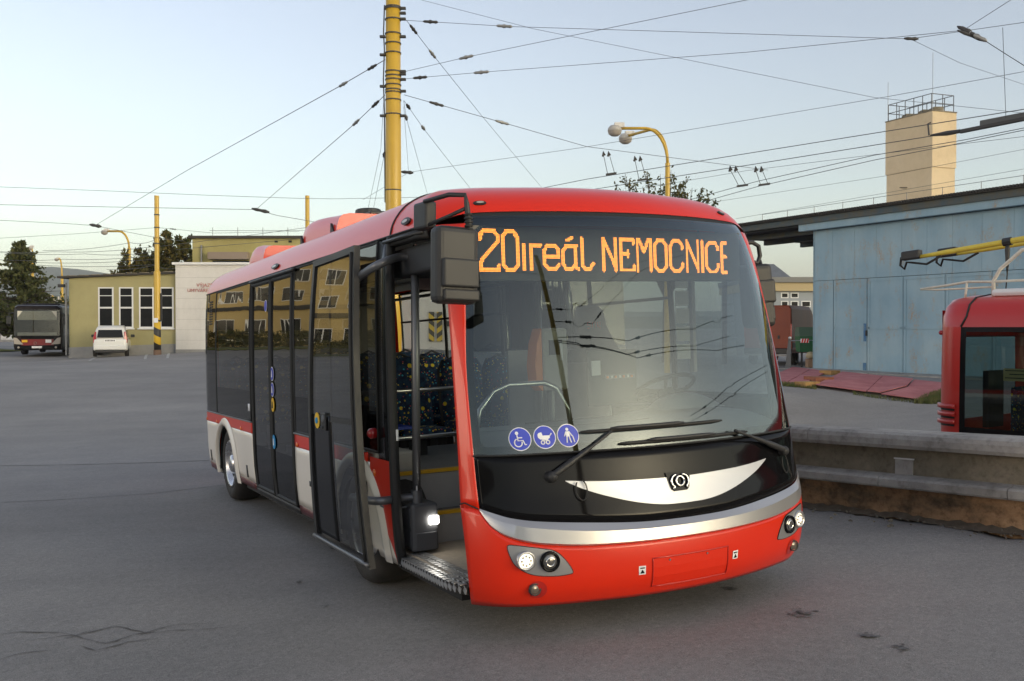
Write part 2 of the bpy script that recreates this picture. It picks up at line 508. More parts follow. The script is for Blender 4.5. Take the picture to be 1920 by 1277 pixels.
# plan curve samples (arclength u, a, s)
PL=[]
def _plan():
    u=0;pa,ps=0.,0.;pts=[(0,0)]
    n=240
    for i in range(1,n+1):
        a=A1*i/n;pts.append((a,K*a*a))
    s0=K*A1*A1
    for i in range(1,121):
        t=_t1+(math.pi/2-_t1)*i/120
        pts.append((A1+_r*(math.sin(t)-math.sin(_t1)), s0+_r*(math.cos(_t1)-math.cos(t))))
    pts.append((HW,7.45))
    # rear corner r=.3
    r=.35
    for i in range(1,13):
        t=math.pi/2*i/12
        pts.append((HW-r+r*math.cos(t),7.45+r*math.sin(t)))
    pts.append((0,7.82+.1))
    u=0;out=[(0,0,0)]
    for (x0,y0),(x1,y1) in zip(pts,pts[1:]):
        u+=math.hypot(x1-x0,y1-y0);out.append((u,x1,y1))
    return out
PL=_plan();_U=[p[0] for p in PL];UMAX=_U[-1]
def plan(u):
    sg=-1 if u<0 else 1;u=min(abs(u),UMAX)
    i=max(1,min(len(_U)-1,bisect.bisect_left(_U,u)))
    f=(u-_U[i-1])/(_U[i]-_U[i-1]);p,q=PL[i-1],PL[i]
    return sg*(p[1]+f*(q[1]-p[1])),p[2]+f*(q[2]-p[2])
def u_at_s(s):  # side u for a given s
    for i in range(241,len(PL)):
        if PL[i][2]>=s:
            p,q=PL[i-1],PL[i];return p[0]+(s-p[2])/(q[2]-p[2])*(q[0]-p[0])
PROF=[(.17,1.19,.09),(.21,1.21,.06),(.28,1.232,.02),(.36,1.245,.004),(.48,1.255,.0),(.60,1.26,.015),(.8,1.2625,.065),(1.02,1.2625,.105),(1.3,1.261,.171),(1.6,1.256,.246),(1.9,1.248,.327),(2.15,1.235,.405),(2.30,1.22,.468),
(2.36,1.203,.51),(2.42,1.168,.55),(2.48,1.115,.62),(2.53,1.04,.72),(2.57,.94,.86),(2.598,.78,1.05),(2.615,.5,1.3),(2.622,.0,1.5)]
def _cr(p0,p1,p2,p3,t):
    return .5*((2*p1)+(-p0+p2)*t+(2*p0-5*p1+4*p2-p3)*t*t+(-p0+3*p1-3*p2+p3)*t**3)
def prof(z):
    zs=[p[0] for p in PROF];z=min(max(z,zs[0]),zs[-1])
    i=max(1,min(len(zs)-1,bisect.bisect_left(zs,z)));f=(z-zs[i-1])/(zs[i]-zs[i-1])
    g=lambda k:PROF[max(0,min(len(PROF)-1,k))]
    p0,p1,p2,p3=g(i-2),g(i-1),g(i),g(i+1);h=p2[0]-p1[0];t=f;out=[]
    for c in (1,2):
        m1=(p2[c]-p0[c])/max(1e-6,p2[0]-p0[0])*h;m2=(p3[c]-p1[c])/max(1e-6,p3[0]-p1[0])*h
        out.append((2*t**3-3*t*t+1)*p1[c]+(t**3-2*t*t+t)*m1+(-2*t**3+3*t*t)*p2[c]+(t**3-t*t)*m2)
    return tuple(out)
def S(u,z,off=0.):
    a,b=plan(u);hw,c=prof(z)
    fd=max(0.,1-b/1.6);fd=fd*fd*(3-2*fd) if b>0 else 1
    if b<.05: fd=1
    p=(a*hw/HW,b+c*fd,z)
    if off:
        e=.004
        q=S(u+e,z);w=S(u,z+e)
        du=[q[i]-p[i] for i in range(3)];dz=[w[i]-p[i] for i in range(3)]
        n=(du[1]*dz[2]-du[2]*dz[1],du[2]*dz[0]-du[0]*dz[2],du[0]*dz[1]-du[1]*dz[0])
        L=math.sqrt(sum(x*x for x in n)) or 1
        p=tuple(p[i]+off*n[i]/L for i in range(3))
    return p
# ---------------------------------------------------------------- the bus: everything below is in bus axes (x = its left, y = rearwards, z = up)
U = u_at_s
bus = empty('city_bus', label='red and cream city bus with its front door open and lit orange destination display', cat='bus')
bus.matrix_world = M_BUS
def const(v): return (lambda u: v)
def band(mb, u0, u1, zl, zh, nu, nz, off=0.0):
    zl = zl if callable(zl) else const(zl); zh = zh if callable(zh) else const(zh)
    def fn(i, j):
        u = u0 + (u1 - u0) * i; z = zl(u) + (zh(u) - zl(u)) * j
        return S(u, z, off(i, j) if callable(off) else off)
    return mb.grid(fn, nu, nz)
def bandz(mb, z0, z1, ul, uh, nu, nz, off=0.0):
    ul = ul if callable(ul) else const(ul); uh = uh if callable(uh) else const(uh)
    def fn(i, j):
        z = z0 + (z1 - z0) * j; u = ul(z) + (uh(z) - ul(z)) * i
        return S(u, z, off)
    return mb.grid(fn, nu, nz)
def spoly(mb, poly, off, rings=3):
    """filled outline laid on the body surface"""
    cu = sum(p[0] for p in poly) / len(poly); cz = sum(p[1] for p in poly) / len(poly)
    n = len(poly); b = len(mb.v)
    for k in range(1, rings + 1):
        for u, z in poly: mb.v.append(S(cu + (u - cu) * k / rings, cz + (z - cz) * k / rings, off))
    mb.v.append(S(cu, cz, off)); c = len(mb.v) - 1
    for k in range(n): mb.f.append((c, b + k, b + (k + 1) % n))
    for r in range(rings - 1):
        for k in range(n):
            k2 = (k + 1) % n
            mb.f.append((b + r*n + k, b + (r+1)*n + k, b + (r+1)*n + k2, b + r*n + k2))
    return mb
def circ(u, z, r, n=28, rz=None): return [(u + r * math.cos(2*math.pi*k/n), z + (rz or r) * math.sin(2*math.pi*k/n)) for k in range(n)]
def smooth_poly(pts, sub=5):
    out = []; n = len(pts)
    for i in range(n):
        p0, p1, p2, p3 = pts[i-1], pts[i], pts[(i+1) % n], pts[(i+2) % n]
        for k in range(sub):
            t = k / sub
            out.append(tuple(_cr(p0[c], p1[c], p2[c], p3[c], t) for c in (0, 1)))
    return out
def stube(mb, pts, r, off, n=6):
    return mb.tube([S(u, z, off) for u, z in pts], r, n)
def dense(pts, n=6):
    out = []
    for a, b in zip(pts, pts[1:]): out += [(a[0] + (b[0]-a[0])*k/n, a[1] + (b[1]-a[1])*k/n) for k in range(n)]
    return out + [pts[-1]]

# --- roof
SEAM = 2.30
zb = crv([(0, 2.372), (.66, 2.372), (1.0, 2.366), (1.12, 2.355), (1.22, 2.33), (1.36, SEAM)])       # lower edge of the red brow
zbrow = lambda u: zb(abs(u))
capu = U(1.28)
def roof_band(mb, u0, u1, nu, zlow):
    zr = [2.36, 2.40, 2.44, 2.48, 2.515, 2.545, 2.57, 2.587, 2.60, 2.609, 2.615, 2.620, 2.622]
    b = len(mb.v)
    for j in range(len(zr) + 1):
        for i in range(nu + 1):
            u = u0 + (u1 - u0) * i / nu
            zl = zlow(u); z = zl if j == 0 else max(zr[j-1], zl + .003 * j)
            mb.v.append(S(u, z))
    for j in range(len(zr)):
        for i in range(nu):
            a = b + j * (nu + 1) + i; mb.f.append((a, a + 1, a + nu + 2, a + nu + 1))
roof_front = MB(); roof_band(roof_front, -capu, capu, 120, zbrow)
roof_front.build('front_roof_cap', M['red'], bus, sm=True)
m2 = MB(); roof_band(m2, -UMAX, -capu - .012, 60, const(SEAM)); roof_band(m2, capu + .012, UMAX, 60, const(SEAM))
m2.build('roof', M['red'], bus, sm=True)
for sg in (-1, 1):
    stube(MB(), [(sg * capu, z) for z in [2.28 + .33 * k / 40 for k in range(41)]], .008, 0.0).build('roof_seam', M['rubber'], bus)
# brow clearance lamps and roof-edge marker lamps
for u in (-.995, .985):
    h = spoly(MB(), circ(u, 2.425, .042, 24, .013), .006).build('clearance_lamp', M['plastic'], bus, solid=.02)
    spoly(MB(), circ(u + .003, 2.425, .025, 18, .007), .010).build('lens', M['lamp_clear'], h)
for s, L in ((.86, .13), (4.24, .12)):
    for sg in (-1, 1):
        u = sg * U(s)
        h = spoly(MB(), circ(u, 2.355, L, 26, .022), .012).build('marker_lamp', M['plastic'], bus, solid=.025)
        spoly(MB(), circ(u, 2.353, L * .62, 20, .010), .017).build('lens', M['lamp_clear'], h)
# rain gutter line along the roof seam
for sg in (-1, 1):
    stube(MB(), [(sg * (1.30 + (UMAX - 1.6) * k / 80), SEAM - .004) for k in range(81)], .007, .002).build('roof_gutter', M['rubber'], bus)

# --- roof pods (battery and cooling units)
def pod(y0, y1, hw, top, nose, lid):
    rings = []
    n = 14
    for k in range(n + 1):
        t = k / n; y = y0 + (y1 - y0) * t
        h = 2.56 + (top - .05 * (1 - smooth(0, .5, t)) - 2.56) * min(1, smooth(-.02, nose, 1 - t) + .001)
        w = hw * (1 - .10 * smooth(.6, 1, t))
        ring = []
        for x, q in ((-1, 0), (-.985, .5), (-.96, .80), (-.92, .94), (-.85, 1), (.85, 1), (.92, .94), (.96, .80), (.985, .5), (1, 0)):
            ring.append((x * w, y, 2.55 + (h - 2.55) * q))
        rings.append(ring)
    p = MB().loft(rings, closed=True).build('roof_pod', M['red'], bus, sm=True, weld=True)
    m = p.modifiers.new('edge', 'EDGE_SPLIT'); m.split_angle = R(50)
    if lid:
        MB().box(-hw*.62, hw*.62, y0 + .02, y0 + .62, top - .052, top - .018).build('lid', M['plastic'], p, bevel=.01)
        MB().lathe([(0, .06), (.10, .06), (.115, .05), (.12, 0)], (-.42, y0 + .36, top - .018), (0, 0, 1), 20).build('fan_cap', M['plastic'], p, sm=False)
        MB().box(-hw*.55, hw*.55, y0 - .012, y0 + .01, 2.68, 2.71).build('vent', M['plastic'], p)
        for yy in (y0 + .10, y0 + 1.05):
            MB().prism([(yy - .05, 2.60), (yy + .05, 2.60), (yy + .03, 2.69)], lambda a, b, h: (-hw * .985 - h, a, b), .0, .02).build('bracket', M['plastic'], p)
    return p
pod(3.62, 5.25, .84, 2.815, .40, True)
pod(6.25, 7.35, .84, 2.815, .55, False)

# --- front: bumper, silver band, black mask, grin-shaped inlay
kb = crv([(0, .608), (.3, .612), (.6, .632), (.9, .658), (1.04, .681), (1.12, .704), (1.205, .73)])
kl = crv([(0, .580), (.33, .584), (.64, .600), (.9, .630), (1.04, .655), (1.12, .68), (1.2, .722)])
ks = crv([(0, .507), (.34, .508), (.65, .515), (.8, .527), (.94, .546), (1.08, .589), (1.16, .648), (1.205, .722)])
BOT = .195
def top_of_bumper(u):
    a = abs(u)
    return ks(a) if a < 1.2 else .728 + (a - 1.2) * .16
mb = MB(); band(mb, -1.325, 1.325, BOT, top_of_bumper, 90, 14)
mb.build('front_bumper', M['red'], bus, sm=True, solid=.012)
mb = MB(); band(mb, -1.33, 1.33, lambda u: BOT - .022, BOT, 90, 2, lambda i, j: -.02 * (1 - j)); mb.build('bumper_lip', M['red'], bus, sm=True)
mb = MB()
def silver_fn(i, j):
    u = -1.203 + 2.406 * i; a = abs(u); e = 1 - smooth(.95, 1.2, a)
    rows = [(ks(a), .002), (ks(a) + (kl(a) - ks(a)) * .12, .018 * e + .004), (kl(a) - (kl(a) - ks(a)) * .10, .020 * e + .004), (kl(a), .016 * e + .003), (kb(a), .001)]
    z, o = rows[j]; return S(u, z, o)
b0 = len(mb.v); nu = 100
for j in range(5):
    for i in range(nu + 1): mb.v.append(silver_fn(i / nu, j))
for j in range(4):
    for i in range(nu):
        a = b0 + j * (nu + 1) + i; mb.f.append((a, a + 1, a + nu + 2, a + nu + 1))
o = mb.build('silver_band', M['silver'], bus, sm=True)
m = o.modifiers.new('edge', 'EDGE_SPLIT'); m.split_angle = R(28)
WSB = 1.005
mb = MB(); band(mb, -1.205, 1.205, lambda u: kb(abs(u)), lambda u: WSB + .012 * smooth(1.0, 1.2, abs(u)), 90, 8)
mb.build('black_front_mask', M['black_gloss'], bus, sm=True, solid=.01)
stube(MB(), [(-1.205 + 2.41 * k / 90, WSB + .002) for k in range(91)], .006, .003).build('mask_edge_trim', M['rubber'], bus)
gu = crv([(0, .828), (.24, .833), (.45, .839), (.60, .848), (.715, .858)]); gl = crv([(0, .686), (.15, .690), (.3, .712), (.45, .750), (.6, .800), (.70, .846), (.718, .857)])
mb = MB(); band(mb, -.716, .716, lambda u: gl(abs(u)), lambda u: gu(abs(u)) + .0005, 70, 5, .004)
grin = mb.build('grin_inlay', M['silver_white'] if 'silver_white' in M else M['white_paint'], bus, sm=True)
# emblem: dark shield with a chrome ring and two horn arcs
LU, LZ = -.035, .805
sh = spoly(MB(), [(LU - .085, .856), (LU + .085, .856), (LU + .062, .765), (LU + .045, .752), (LU - .045, .752), (LU - .062, .765)], .008).build('emblem', M['black_gloss'], bus)
mb = MB(); stube(mb, circ(LU, LZ, .026, 20) + [(LU + .026, LZ)], .007, .016); mb.build('emblem_ring', M['chrome'], sh, sm=True)
for sg in (-1, 1):
    pts = [(LU + sg * (.018 + .040 * math.sin(t)), LZ + .036 * math.cos(t)) for t in [2.6 * k / 10 for k in range(11)]] + [(LU + sg * .052, LZ - .04)]
    stube(MB(), pts, .006, .016).build('emblem_horn', M['chrome'], sh, sm=True)
# headlights
HLP = [(-1.076, .538), (-1.03, .540), (-.984, .533), (-.90, .518), (-.828, .500), (-.775, .450), (-.738, .388), (-.755, .374), (-.838, .369), (-.954, .383), (-1.035, .428), (-1.065, .477)]
for sg in (1, -1):
    poly = smooth_poly([(u * sg, z) for u, z in HLP], 4)
    h = spoly(MB(), poly, .005, 5).build('headlight', M['silver'], bus, sm=True)
    stube(MB(), poly + [poly[0]], .003, .003, 5).build('rim_joint', M['rubber'], h)
    for u, z, mt, r in ((-.990, .461, 'lamp_lit', .040), (-.862, .449, 'lamp_off', .042)):
        c = Vector(S(u * sg, z, .0)); nrm = (Vector(S(u * sg, z, .05)) - c).normalized(); nrm = (nrm * .5 + Vector((0, -.5, 0))).normalized()
        rg = MB().lathe([(r + .013, .004), (r + .012, .020), (r + .002, .024), (r - .003, .012)], c, nrm, 28).build('bezel', M['black_gloss'] if mt == 'lamp_off' else M['silver'], h, sm=True)
        MB().lathe([(r - .002, .012), (r * .8, .017), (r * .4, .021), (.001, .022)], c, nrm, 24).build('lens', M[mt], h, sm=True)
        if mt == 'lamp_off':
            MB().lathe([(r * .62, .0225), (r * .55, .026), (r * .45, .0225)], c, nrm, 20).build('reflector_ring', M['chrome'], h, sm=True)
        else:
            for q in range(8):
                aa = 2 * math.pi * q / 8; t1 = nrm.cross(Vector((0, 0, 1))).normalized(); t2 = nrm.cross(t1)
                pc = c + nrm * .0205 + (t1 * math.cos(aa) + t2 * math.sin(aa)) * r * .62
                MB().lathe([(r * .17, 0), (r * .10, .006), (.0005, .007)], pc, nrm, 8).build('led_bead', M['lamp_clear'], h)
    # fog lamp in its scooped recess
    f = spoly(MB(), circ(-.935 * sg, .300, .052, 26, .048), .004).build('fog_lamp', pbr('red_scoop', (.42, .015, .01), .3, coat=.5), bus, sm=True)
    c = Vector(S(-.953 * sg, .303, .0)); nrm = Vector((0, -1, 0))
    MB().lathe([(.034, .0), (.033, .018), (.026, .014)], c, nrm, 24).build('bezel', M['plastic'], f, sm=True)
    MB().lathe([(.024, .012), (.016, .016), (.0005, .017)], c, nrm, 20).build('lens', M['fog_lens'], f, sm=True)
# number-plate recess and jacking-point stickers
pl = [(-.268, .412), (.262, .412), (.268, .252), (-.266, .252)]
mb = MB(); stube(mb, dense(pl + [pl[0]], 10), .004, .003, 5); plate = mb.build('plate_recess', pbr('red_recess', (.48, .016, .009), .35, coat=.4), bus, sm=True)
mb = MB(); band(mb, -.262, .258, .258, .406, 14, 3, -.002 + .004); mb.build('plate_field', M['red'], plate)
for u, z in ((-.16, .392), (.10, .395)):
    spoly(MB(), circ(u, z, .006, 10), .006).build('screw', M['chrome'], plate)
for u in (-.334, .325):
    q = MB(); band(q, u - .021, u + .021, .329, .377, 3, 3, .003); q = q.build('jacking_sticker', M['sticker_white'], bus)
    spoly(MB(), [(u - .014, .336), (u + .014, .336), (u, .358)], .0045, 1).build('triangle_mark', M['black_panel'], q)
    a = MB(); band(a, u - .014, u + .014, .362, .369, 2, 1, .0045); a.build('bar_mark', M['black_panel'], q)

# --- windscreen
uw = crv([(WSB, 1.205), (1.25, 1.198), (1.5, 1.185), (1.75, 1.155), (2.0, 1.125), (2.2, 1.098), (2.32, 1.08), (2.372, 1.06)])
mb = MB(); bandz(mb, WSB, 2.345, lambda z: -uw(z), lambda z: uw(z), 120, 60, .0)
ws = mb.build('windscreen', M['ws_glass'], bus, sm=True)
mb = MB(); band(mb, -1.075, 1.075, 2.335, lambda u: zbrow(u), 70, 2, -.004); mb.build('windscreen_top_seal', M['rubber'], bus, sm=True)
for sg in (-1, 1):
    mb = MB(); bandz(mb, WSB, 2.34, lambda z: sg * (uw(z) - .045), lambda z: sg * uw(z), 3, 24, -.006); mb.build('windscreen_side_border', M['black_panel'], ws, sm=True)
mb = MB(); band(mb, -1.2, 1.2, WSB, WSB + .05, 70, 2, -.006); mb.build('windscreen_lower_border', M['black_panel'], ws, sm=True)
# sun-band across the top behind the glass
mb = MB(); band(mb, -1.07, 1.07, 2.285, 2.34, 60, 2, -.012); mb.build('sun_band', pbr('navy_band', (.012, .02, .04), .5), ws, sm=True)
# red corner pillars
ub = crv([(.70, 1.322), (1.0, 1.305), (1.4, 1.282), (1.83, 1.262), (2.1, 1.262), (SEAM, 1.33)])
for sg in (-1, 1):
    mb = MB(); bandz(mb, .728, 2.30, lambda z: sg * uw(max(z, WSB)) , lambda z: sg * ub(z), 6, 30, .0)
    mb.build('corner_pillar', M['red'], bus, sm=True, solid=.03 if sg > 0 else -.03)
stube(MB(), dense([(-1.325, .748), (-1.29, .757), (-1.25, .742), (-1.21, .728)], 4), .004, .002, 5).build('bumper_joint', M['rubber'], bus)

# round blue access stickers on the glass
def pict(n, u, z, mb):
    k = .052 / .06
    W = lambda pts, close=False: stube(mb, [(u + x * k, z + y * k) for x, y in pts], .0036, .006, 5)
    F = lambda pts: spoly(mb, [(u + x * k, z + y * k) for x, y in pts], .006, 1)
    if n == 0:   # wheelchair user
        F([(-.018 + .011*math.cos(t), .036 + .011*math.sin(t)) for t in [6.283*i/12 for i in range(12)]])
        W([(-.018, .024), (-.014, -.010), (.018, -.010), (.028, -.036), (.038, -.034)]); W([(-.016, .008), (.014, .008)])
        W([(-.014 + .024*math.cos(t), -.022 + .024*math.sin(t)) for t in [1.9 + 4.6*i/16 for i in range(17)]])
    elif n == 1:  # pram
        F([(-.045, .016), (-.038, .026), (-.018, .030), (-.014, .010), (.034, .010), (.032, -.006), (.018, -.014), (-.030, -.014), (-.043, -.002)])
        W([(.034, .008), (.044, .022)])
        for cx in (-.016, .016): W([(cx + .011*math.cos(t), -.032 + .011*math.sin(t)) for t in [6.283*i/12 for i in range(13)]])
        W([(-.02, -.018), (.02, -.018)])
    else:        # person with a stick
        F([(-.004 + .010*math.cos(t), .038 + .010*math.sin(t)) for t in [6.283*i/12 for i in range(12)]])
        F([(-.016, .026), (.010, .026), (.010, -.006), (-.014, -.006)])
        W([(-.013, .024), (-.022, .004), (-.026, -.004)]); W([(.008, .022), (.020, .002), (.028, -.006)])
        W([(-.009, -.004), (-.012, -.028), (-.013, -.044)]); W([(.005, -.004), (.010, -.028), (.014, -.044)]); W([(.028, -.006), (.036, -.042)])
for n, (u, z) in enumerate(((-.936, 1.090), (-.800, 1.094), (-.668, 1.096))):
    st = spoly(MB(), circ(u, z, .0625), .002).build('access_sticker', M['sticker_white'], ws)
    spoly(MB(), circ(u, z, .058), .004).build('blue_field', M['sticker_blue'], st)
    mb = MB(); pict(n, u, z, mb); mb.build('pictogram', M['sticker_white'], st)

# wipers
def wiper(piv, elbow, b0, b1):
    w = MB(); arm = [(piv[0] + (elbow[0]-piv[0])*t, piv[1] + (elbow[1]-piv[1])*t) for t in [k/12 for k in range(13)]]
    w.tube([S(u, z, .035) for u, z in arm], [.020]*5 + [.014]*3 + [.009]*5, 8)
    w = w.build('wiper', M['plastic'], bus, sm=True)
    MB().lathe([(.03, -.02), (.03, .03), (.022, .045), (.001, .05)], S(piv[0], piv[1], .01), (0, -1, .1), 16).build('pivot_cap', M['plastic'], w, sm=True)
    mb = MB(); bl = [(b0[0] + (b1[0]-b0[0])*t, b0[1] + (b1[1]-b0[1])*t) for t in [k/20 for k in range(21)]]
    mb.tube([S(u, z, .016) for u, z in bl], [.006] + [.011]*19 + [.005], 6)
    mb.build('wiper_blade', M['rubber'], w, sm=True)
    mb = MB(); bl2 = [(b0[0] + (b1[0]-b0[0])*t, b0[1] + (b1[1]-b0[1])*t) for t in [.18 + .5*k/10 for k in range(11)]]
    mb.tube([S(u, z + .008, .030) for u, z in bl2], [.006] + [.012]*9 + [.006], 6); mb.build('wiper_bridge', M['plastic'], w, sm=True)
    hu, hz = piv[0] * .80 if piv[0] < 0 else piv[0], piv[1] - .02
    mb = MB(); mb.tube([S(hu + .045*math.sin(t) * .7, hz - .05 + .055*math.cos(t) - .01, .02) for t in [.4 + 5.2*k/18 for k in range(19)]], .004, 5)
    mb.build('washer_hose', M['rubber'], w, sm=True)
wiper((-.797, .884), (-.43, 1.100), (-.60, 1.108), (.345, 1.112))
wiper((.90, .884), (.42, 1.045), (-.38, 1.034), (.55, 1.032))

# --- destination display behind the glass, amber dot matrix
disp = MB().box(-1.0, .96, .635, .70, 1.97, 2.285).build('destination_display', M['led_off'], bus)
mb = MB()
PITCHD = .0080
GL = {
 '2': [[(.04, .78), (.06, .88), (.22, .98), (.75, .98), (.96, .84), (.96, .72), (.10, .28), (.06, .2), (.06, .03), (.96, .03), (.96, .14)]],
 '0': [[(.30, .98), (.68, .98), (.95, .84), (.95, .16), (.68, .03), (.30, .03), (.06, .16), (.06, .84), (.30, .98)]],
 'i': [[(.3, .97), (.3, .03)], [(.7, .97), (.7, .03)]],
 'r': [[(.15, .97), (.15, .03)], [(.15, .85), (.45, .96), (.95, .96)]],
 'e': [[(.08, .52), (.92, .52), (.92, .78), (.70, .96), (.28, .96), (.08, .78), (.08, .22), (.28, .04), (.72, .04), (.92, .20)]],
 'a': [[(.90, .96), (.30, .96), (.08, .76), (.08, .22), (.26, .04), (.58, .04), (.84, .24)], [(.84, .96), (.84, .10), (.98, .04)]],
 'l': [[(.12, .98), (.12, .16), (.34, .04), (.66, .04), (.95, .2)]],
 'N': [[(.10, .02), (.10, .98), (.88, .08), (.88, .02), (.88, .98)]],
 'E': [[(.96, .84), (.96, .97), (.10, .97), (.10, .03), (.96, .03), (.96, .16)], [(.10, .52), (.60, .52)], [(.58, .43), (.58, .61)]],
 'M': [[(.08, .02), (.08, .98), (.20, .98), (.5, .58), (.80, .98), (.92, .98), (.92, .02)]],
 'O': [[(.30, .97), (.70, .97), (.92, .82), (.92, .18), (.70, .03), (.30, .03), (.08, .18), (.08, .82), (.30, .97)]],
 'C': [[(.92, .74), (.92, .82), (.70, .97), (.30, .97), (.08, .82), (.08, .18), (.30, .03), (.70, .03), (.92, .18), (.92, .26)]],
 'I': [[(.5, .02), (.5, .98)]],
 'F': [[(.90, .97), (.22, .97), (.22, .03), (.95, .03)], [(.22, .52), (.90, .52)]],
 "'": [[(.05, .1), (.9, .9)]],
}
TXT = [('2', -.950, -.826, 2.022, 2.262), ('0', -.806, -.700, 2.022, 2.262), ('i', -.676, -.652, 2.035, 2.185), ('r', -.628, -.550, 2.035, 2.185), ('e', -.535, -.420, 2.035, 2.185),
       ('a', -.410, -.290, 2.035, 2.185), ("'", -.372, -.330, 2.208, 2.228), ('l', -.278, -.182, 2.032, 2.232), ('N', -.122, -.010, 2.030, 2.232), ('E', .002, .115, 2.030, 2.232), ('M', .130, .247, 2.030, 2.232),
       ('O', .262, .370, 2.028, 2.230), ('C', .386, .496, 2.026, 2.228), ('N', .512, .626, 2.026, 2.228), ('I', .634, .664, 2.024, 2.226), ('C', .674, .786, 2.022, 2.224), ('F', .796, .850, 2.020, 2.222)]
def segd(px, py, a, b):
    dx, dy = b[0]-a[0], b[1]-a[1]; L = dx*dx + dy*dy
    t = 0 if L == 0 else max(0, min(1, ((px-a[0])*dx + (py-a[1])*dy) / L))
    return math.hypot(px - a[0] - t*dx, py - a[1] - t*dy)
lit = set()
for ch, x0, x1, z0, z1 in TXT:
    for pl_ in GL[ch]:
        P = [(x0 + (x1 - x0) * x, z0 + (z1 - z0) * y) for x, y in pl_]
        hw = .0120 if ch in '20' else .0112 if ch not in ("'", 'i') else .0095
        for i in range(int((x0 - .02) / PITCHD) - 2, int((x1 + .02) / PITCHD) + 3):
            for k in range(int((z0 - .02) / PITCHD), int((z1 + .02) / PITCHD) + 2):
                gx_, gz_ = i * PITCHD, k * PITCHD
                if gx_ > .852: continue
                if any(segd(gx_, gz_, a, b) < hw for a, b in zip(P, P[1:])): lit.add((i, k))
h = PITCHD * .33
for i, k in lit:
    x, z = i * PITCHD, k * PITCHD
    mb.quad((x - h, .631, z - h), (x + h, .631, z - h), (x + h, .631, z + h), (x - h, .631, z + h))
o = mb.build('lit_dots', M['led'], disp); o['kind'] = 'stuff'
# --- right (door) side and left side panels
BELT, STR, CRM, SK = .930, .815, .335, .262
FW, RW, ARCH = 2.02, 6.42, .50
def side_lo(base):
    def f(u):
        s = S(u, .8)[1]; z = base
        for c in (FW, RW):
            if abs(s - c) < ARCH: z = max(z, .36 + math.sqrt(max(0, ARCH**2 - (s - c)**2)) * .93)
        return z
    return f
def panel(name, sg, s0, s1, z0, z1, mat, off=0.0, ns=None, nz=8, solid=.015, parent=None):
    ns = ns or max(2, int((s1 - s0) / .12))
    mb = MB(); band(mb, sg * U(s0), sg * U(s1), z0, z1, ns, nz, off)
    return mb.build(name, mat, parent or bus, sm=True, solid=solid if sg > 0 else -solid)
def frame_on(parent, name, sg, s0, s1, z0, z1, r, off, mat):
    u0, u1 = sg * U(s0), sg * U(s1)
    mb = MB(); pts = dense([(u0, z0), (u1, z0), (u1, z1), (u0, z1), (u0, z0)], 10)
    stube(mb, pts, r, off, 6); return mb.build(name, mat, parent, sm=True)
def lower_side(sg, s0, s1, front=False):
    n = max(6, int((s1 - s0) / .05))
    panel('red_stripe', sg, s0, s1, lambda u: max(STR, side_lo(0)(u)), BELT - .012, M['red'], ns=n)
    mb = MB(); band(mb, sg * U(s0), sg * U(s1), side_lo(CRM), STR, n, 8); mb.build('cream_panel', M['cream'], bus, sm=True, solid=.015 if sg > 0 else -.015)
    # maroon skirt, skipped across the arches
    segs = [(s0, s1)]
    for c in (FW, RW):
        new = []
        for a, b in segs:
            if b <= c - ARCH or a >= c + ARCH: new.append((a, b))
            else:
                if a < c - ARCH: new.append((a, c - ARCH))
                if b > c + ARCH: new.append((c + ARCH, b))
        segs = new
    for a, b in segs:
        if b - a > .05: panel('maroon_skirt', sg, a, b, SK, CRM - .001, M['maroon'], nz=2)
    mb = MB(); stube(mb, [(sg * (U(s0) + (U(s1) - U(s0)) * k / 40), BELT - .004) for k in range(41)], .008, .004); mb.build('belt_trim', M['steel_dull'], bus, sm=True)

def window_bay(sg, s0, s1, zglass=1.23):
    w = panel('side_window', sg, s0, s1, zglass, SEAM - .012, M['side_glass'], solid=0)
    p = panel('window_lower_panel', sg, s0, s1, BELT, zglass, M['black_glass'], parent=w, solid=0)
    frame_on(w, 'window_frame', sg, s0, s1, BELT + .01, SEAM - .02, .011, -.004, M['rubber'])
    return w

# right side
lower_side(-1, 5.13, 7.60); lower_side(-1, 2.50 - .02, 3.58)
rp = panel('rear_black_panel', -1, 6.86, 7.62, BELT, SEAM - .005, M['black_glass'], solid=0)
for k in range(10):
    z = 2.20 - k * .028
    for j in range(2):
        panel('vent_slot', -1, 7.06 + j * .10, 7.14 + j * .10, z - .016, z, M['rubber'], off=.003, ns=2, nz=1, solid=.004, parent=rp)
window_bay(-1, 5.16, 6.85)
window_bay(-1, 2.55, 3.55); window_bay(-1, 1.56, 2.54)
# black pillar behind the front door, with the red-and-cream fender tip below
panel('door_pillar', -1, 1.30, 1.56, .745, SEAM - .005, M['black_panel'], solid=.03)
panel('pillar_frame', -1, 1.285, 1.335, .25, SEAM - .01, M['rubber'], off=.012, ns=2, nz=20, solid=.05)
mb = MB(); band(mb, -U(1.335), -U(1.80), lambda u: .25, lambda u: .86, 10, 12); mb.build('fender_cream', M['cream'], bus, sm=True, solid=-.015)
def wedge(i, j):
    z = .255 + (.90 - .255) * j; s_back = 1.355 + (1.72 - 1.355) * smooth(0, .8, j) * 1.0
    s = 1.34 + (s_back - 1.34) * i
    return S(-U(s), z, .004)
MB().grid(wedge, 6, 14).build('fender_red_wedge', M['red'], bus, sm=True)
lower_side(-1, 1.80, 2.48)
MB().lathe([(.024, 0), (.020, .006), (.001, .008)], S(-U(1.64), .80, .004), (-1, 0, 0), 14).build('side_marker', M['amber'], bus, sm=True)
for s in (3.50, 5.62, 6.55 + .9, 6.86):
    MB().lathe([(.022, 0), (.018, .006), (.001, .008)], S(-U(s), .835, .004), (-1, 0, 0), 14).build('side_marker', M['amber'], bus, sm=True)
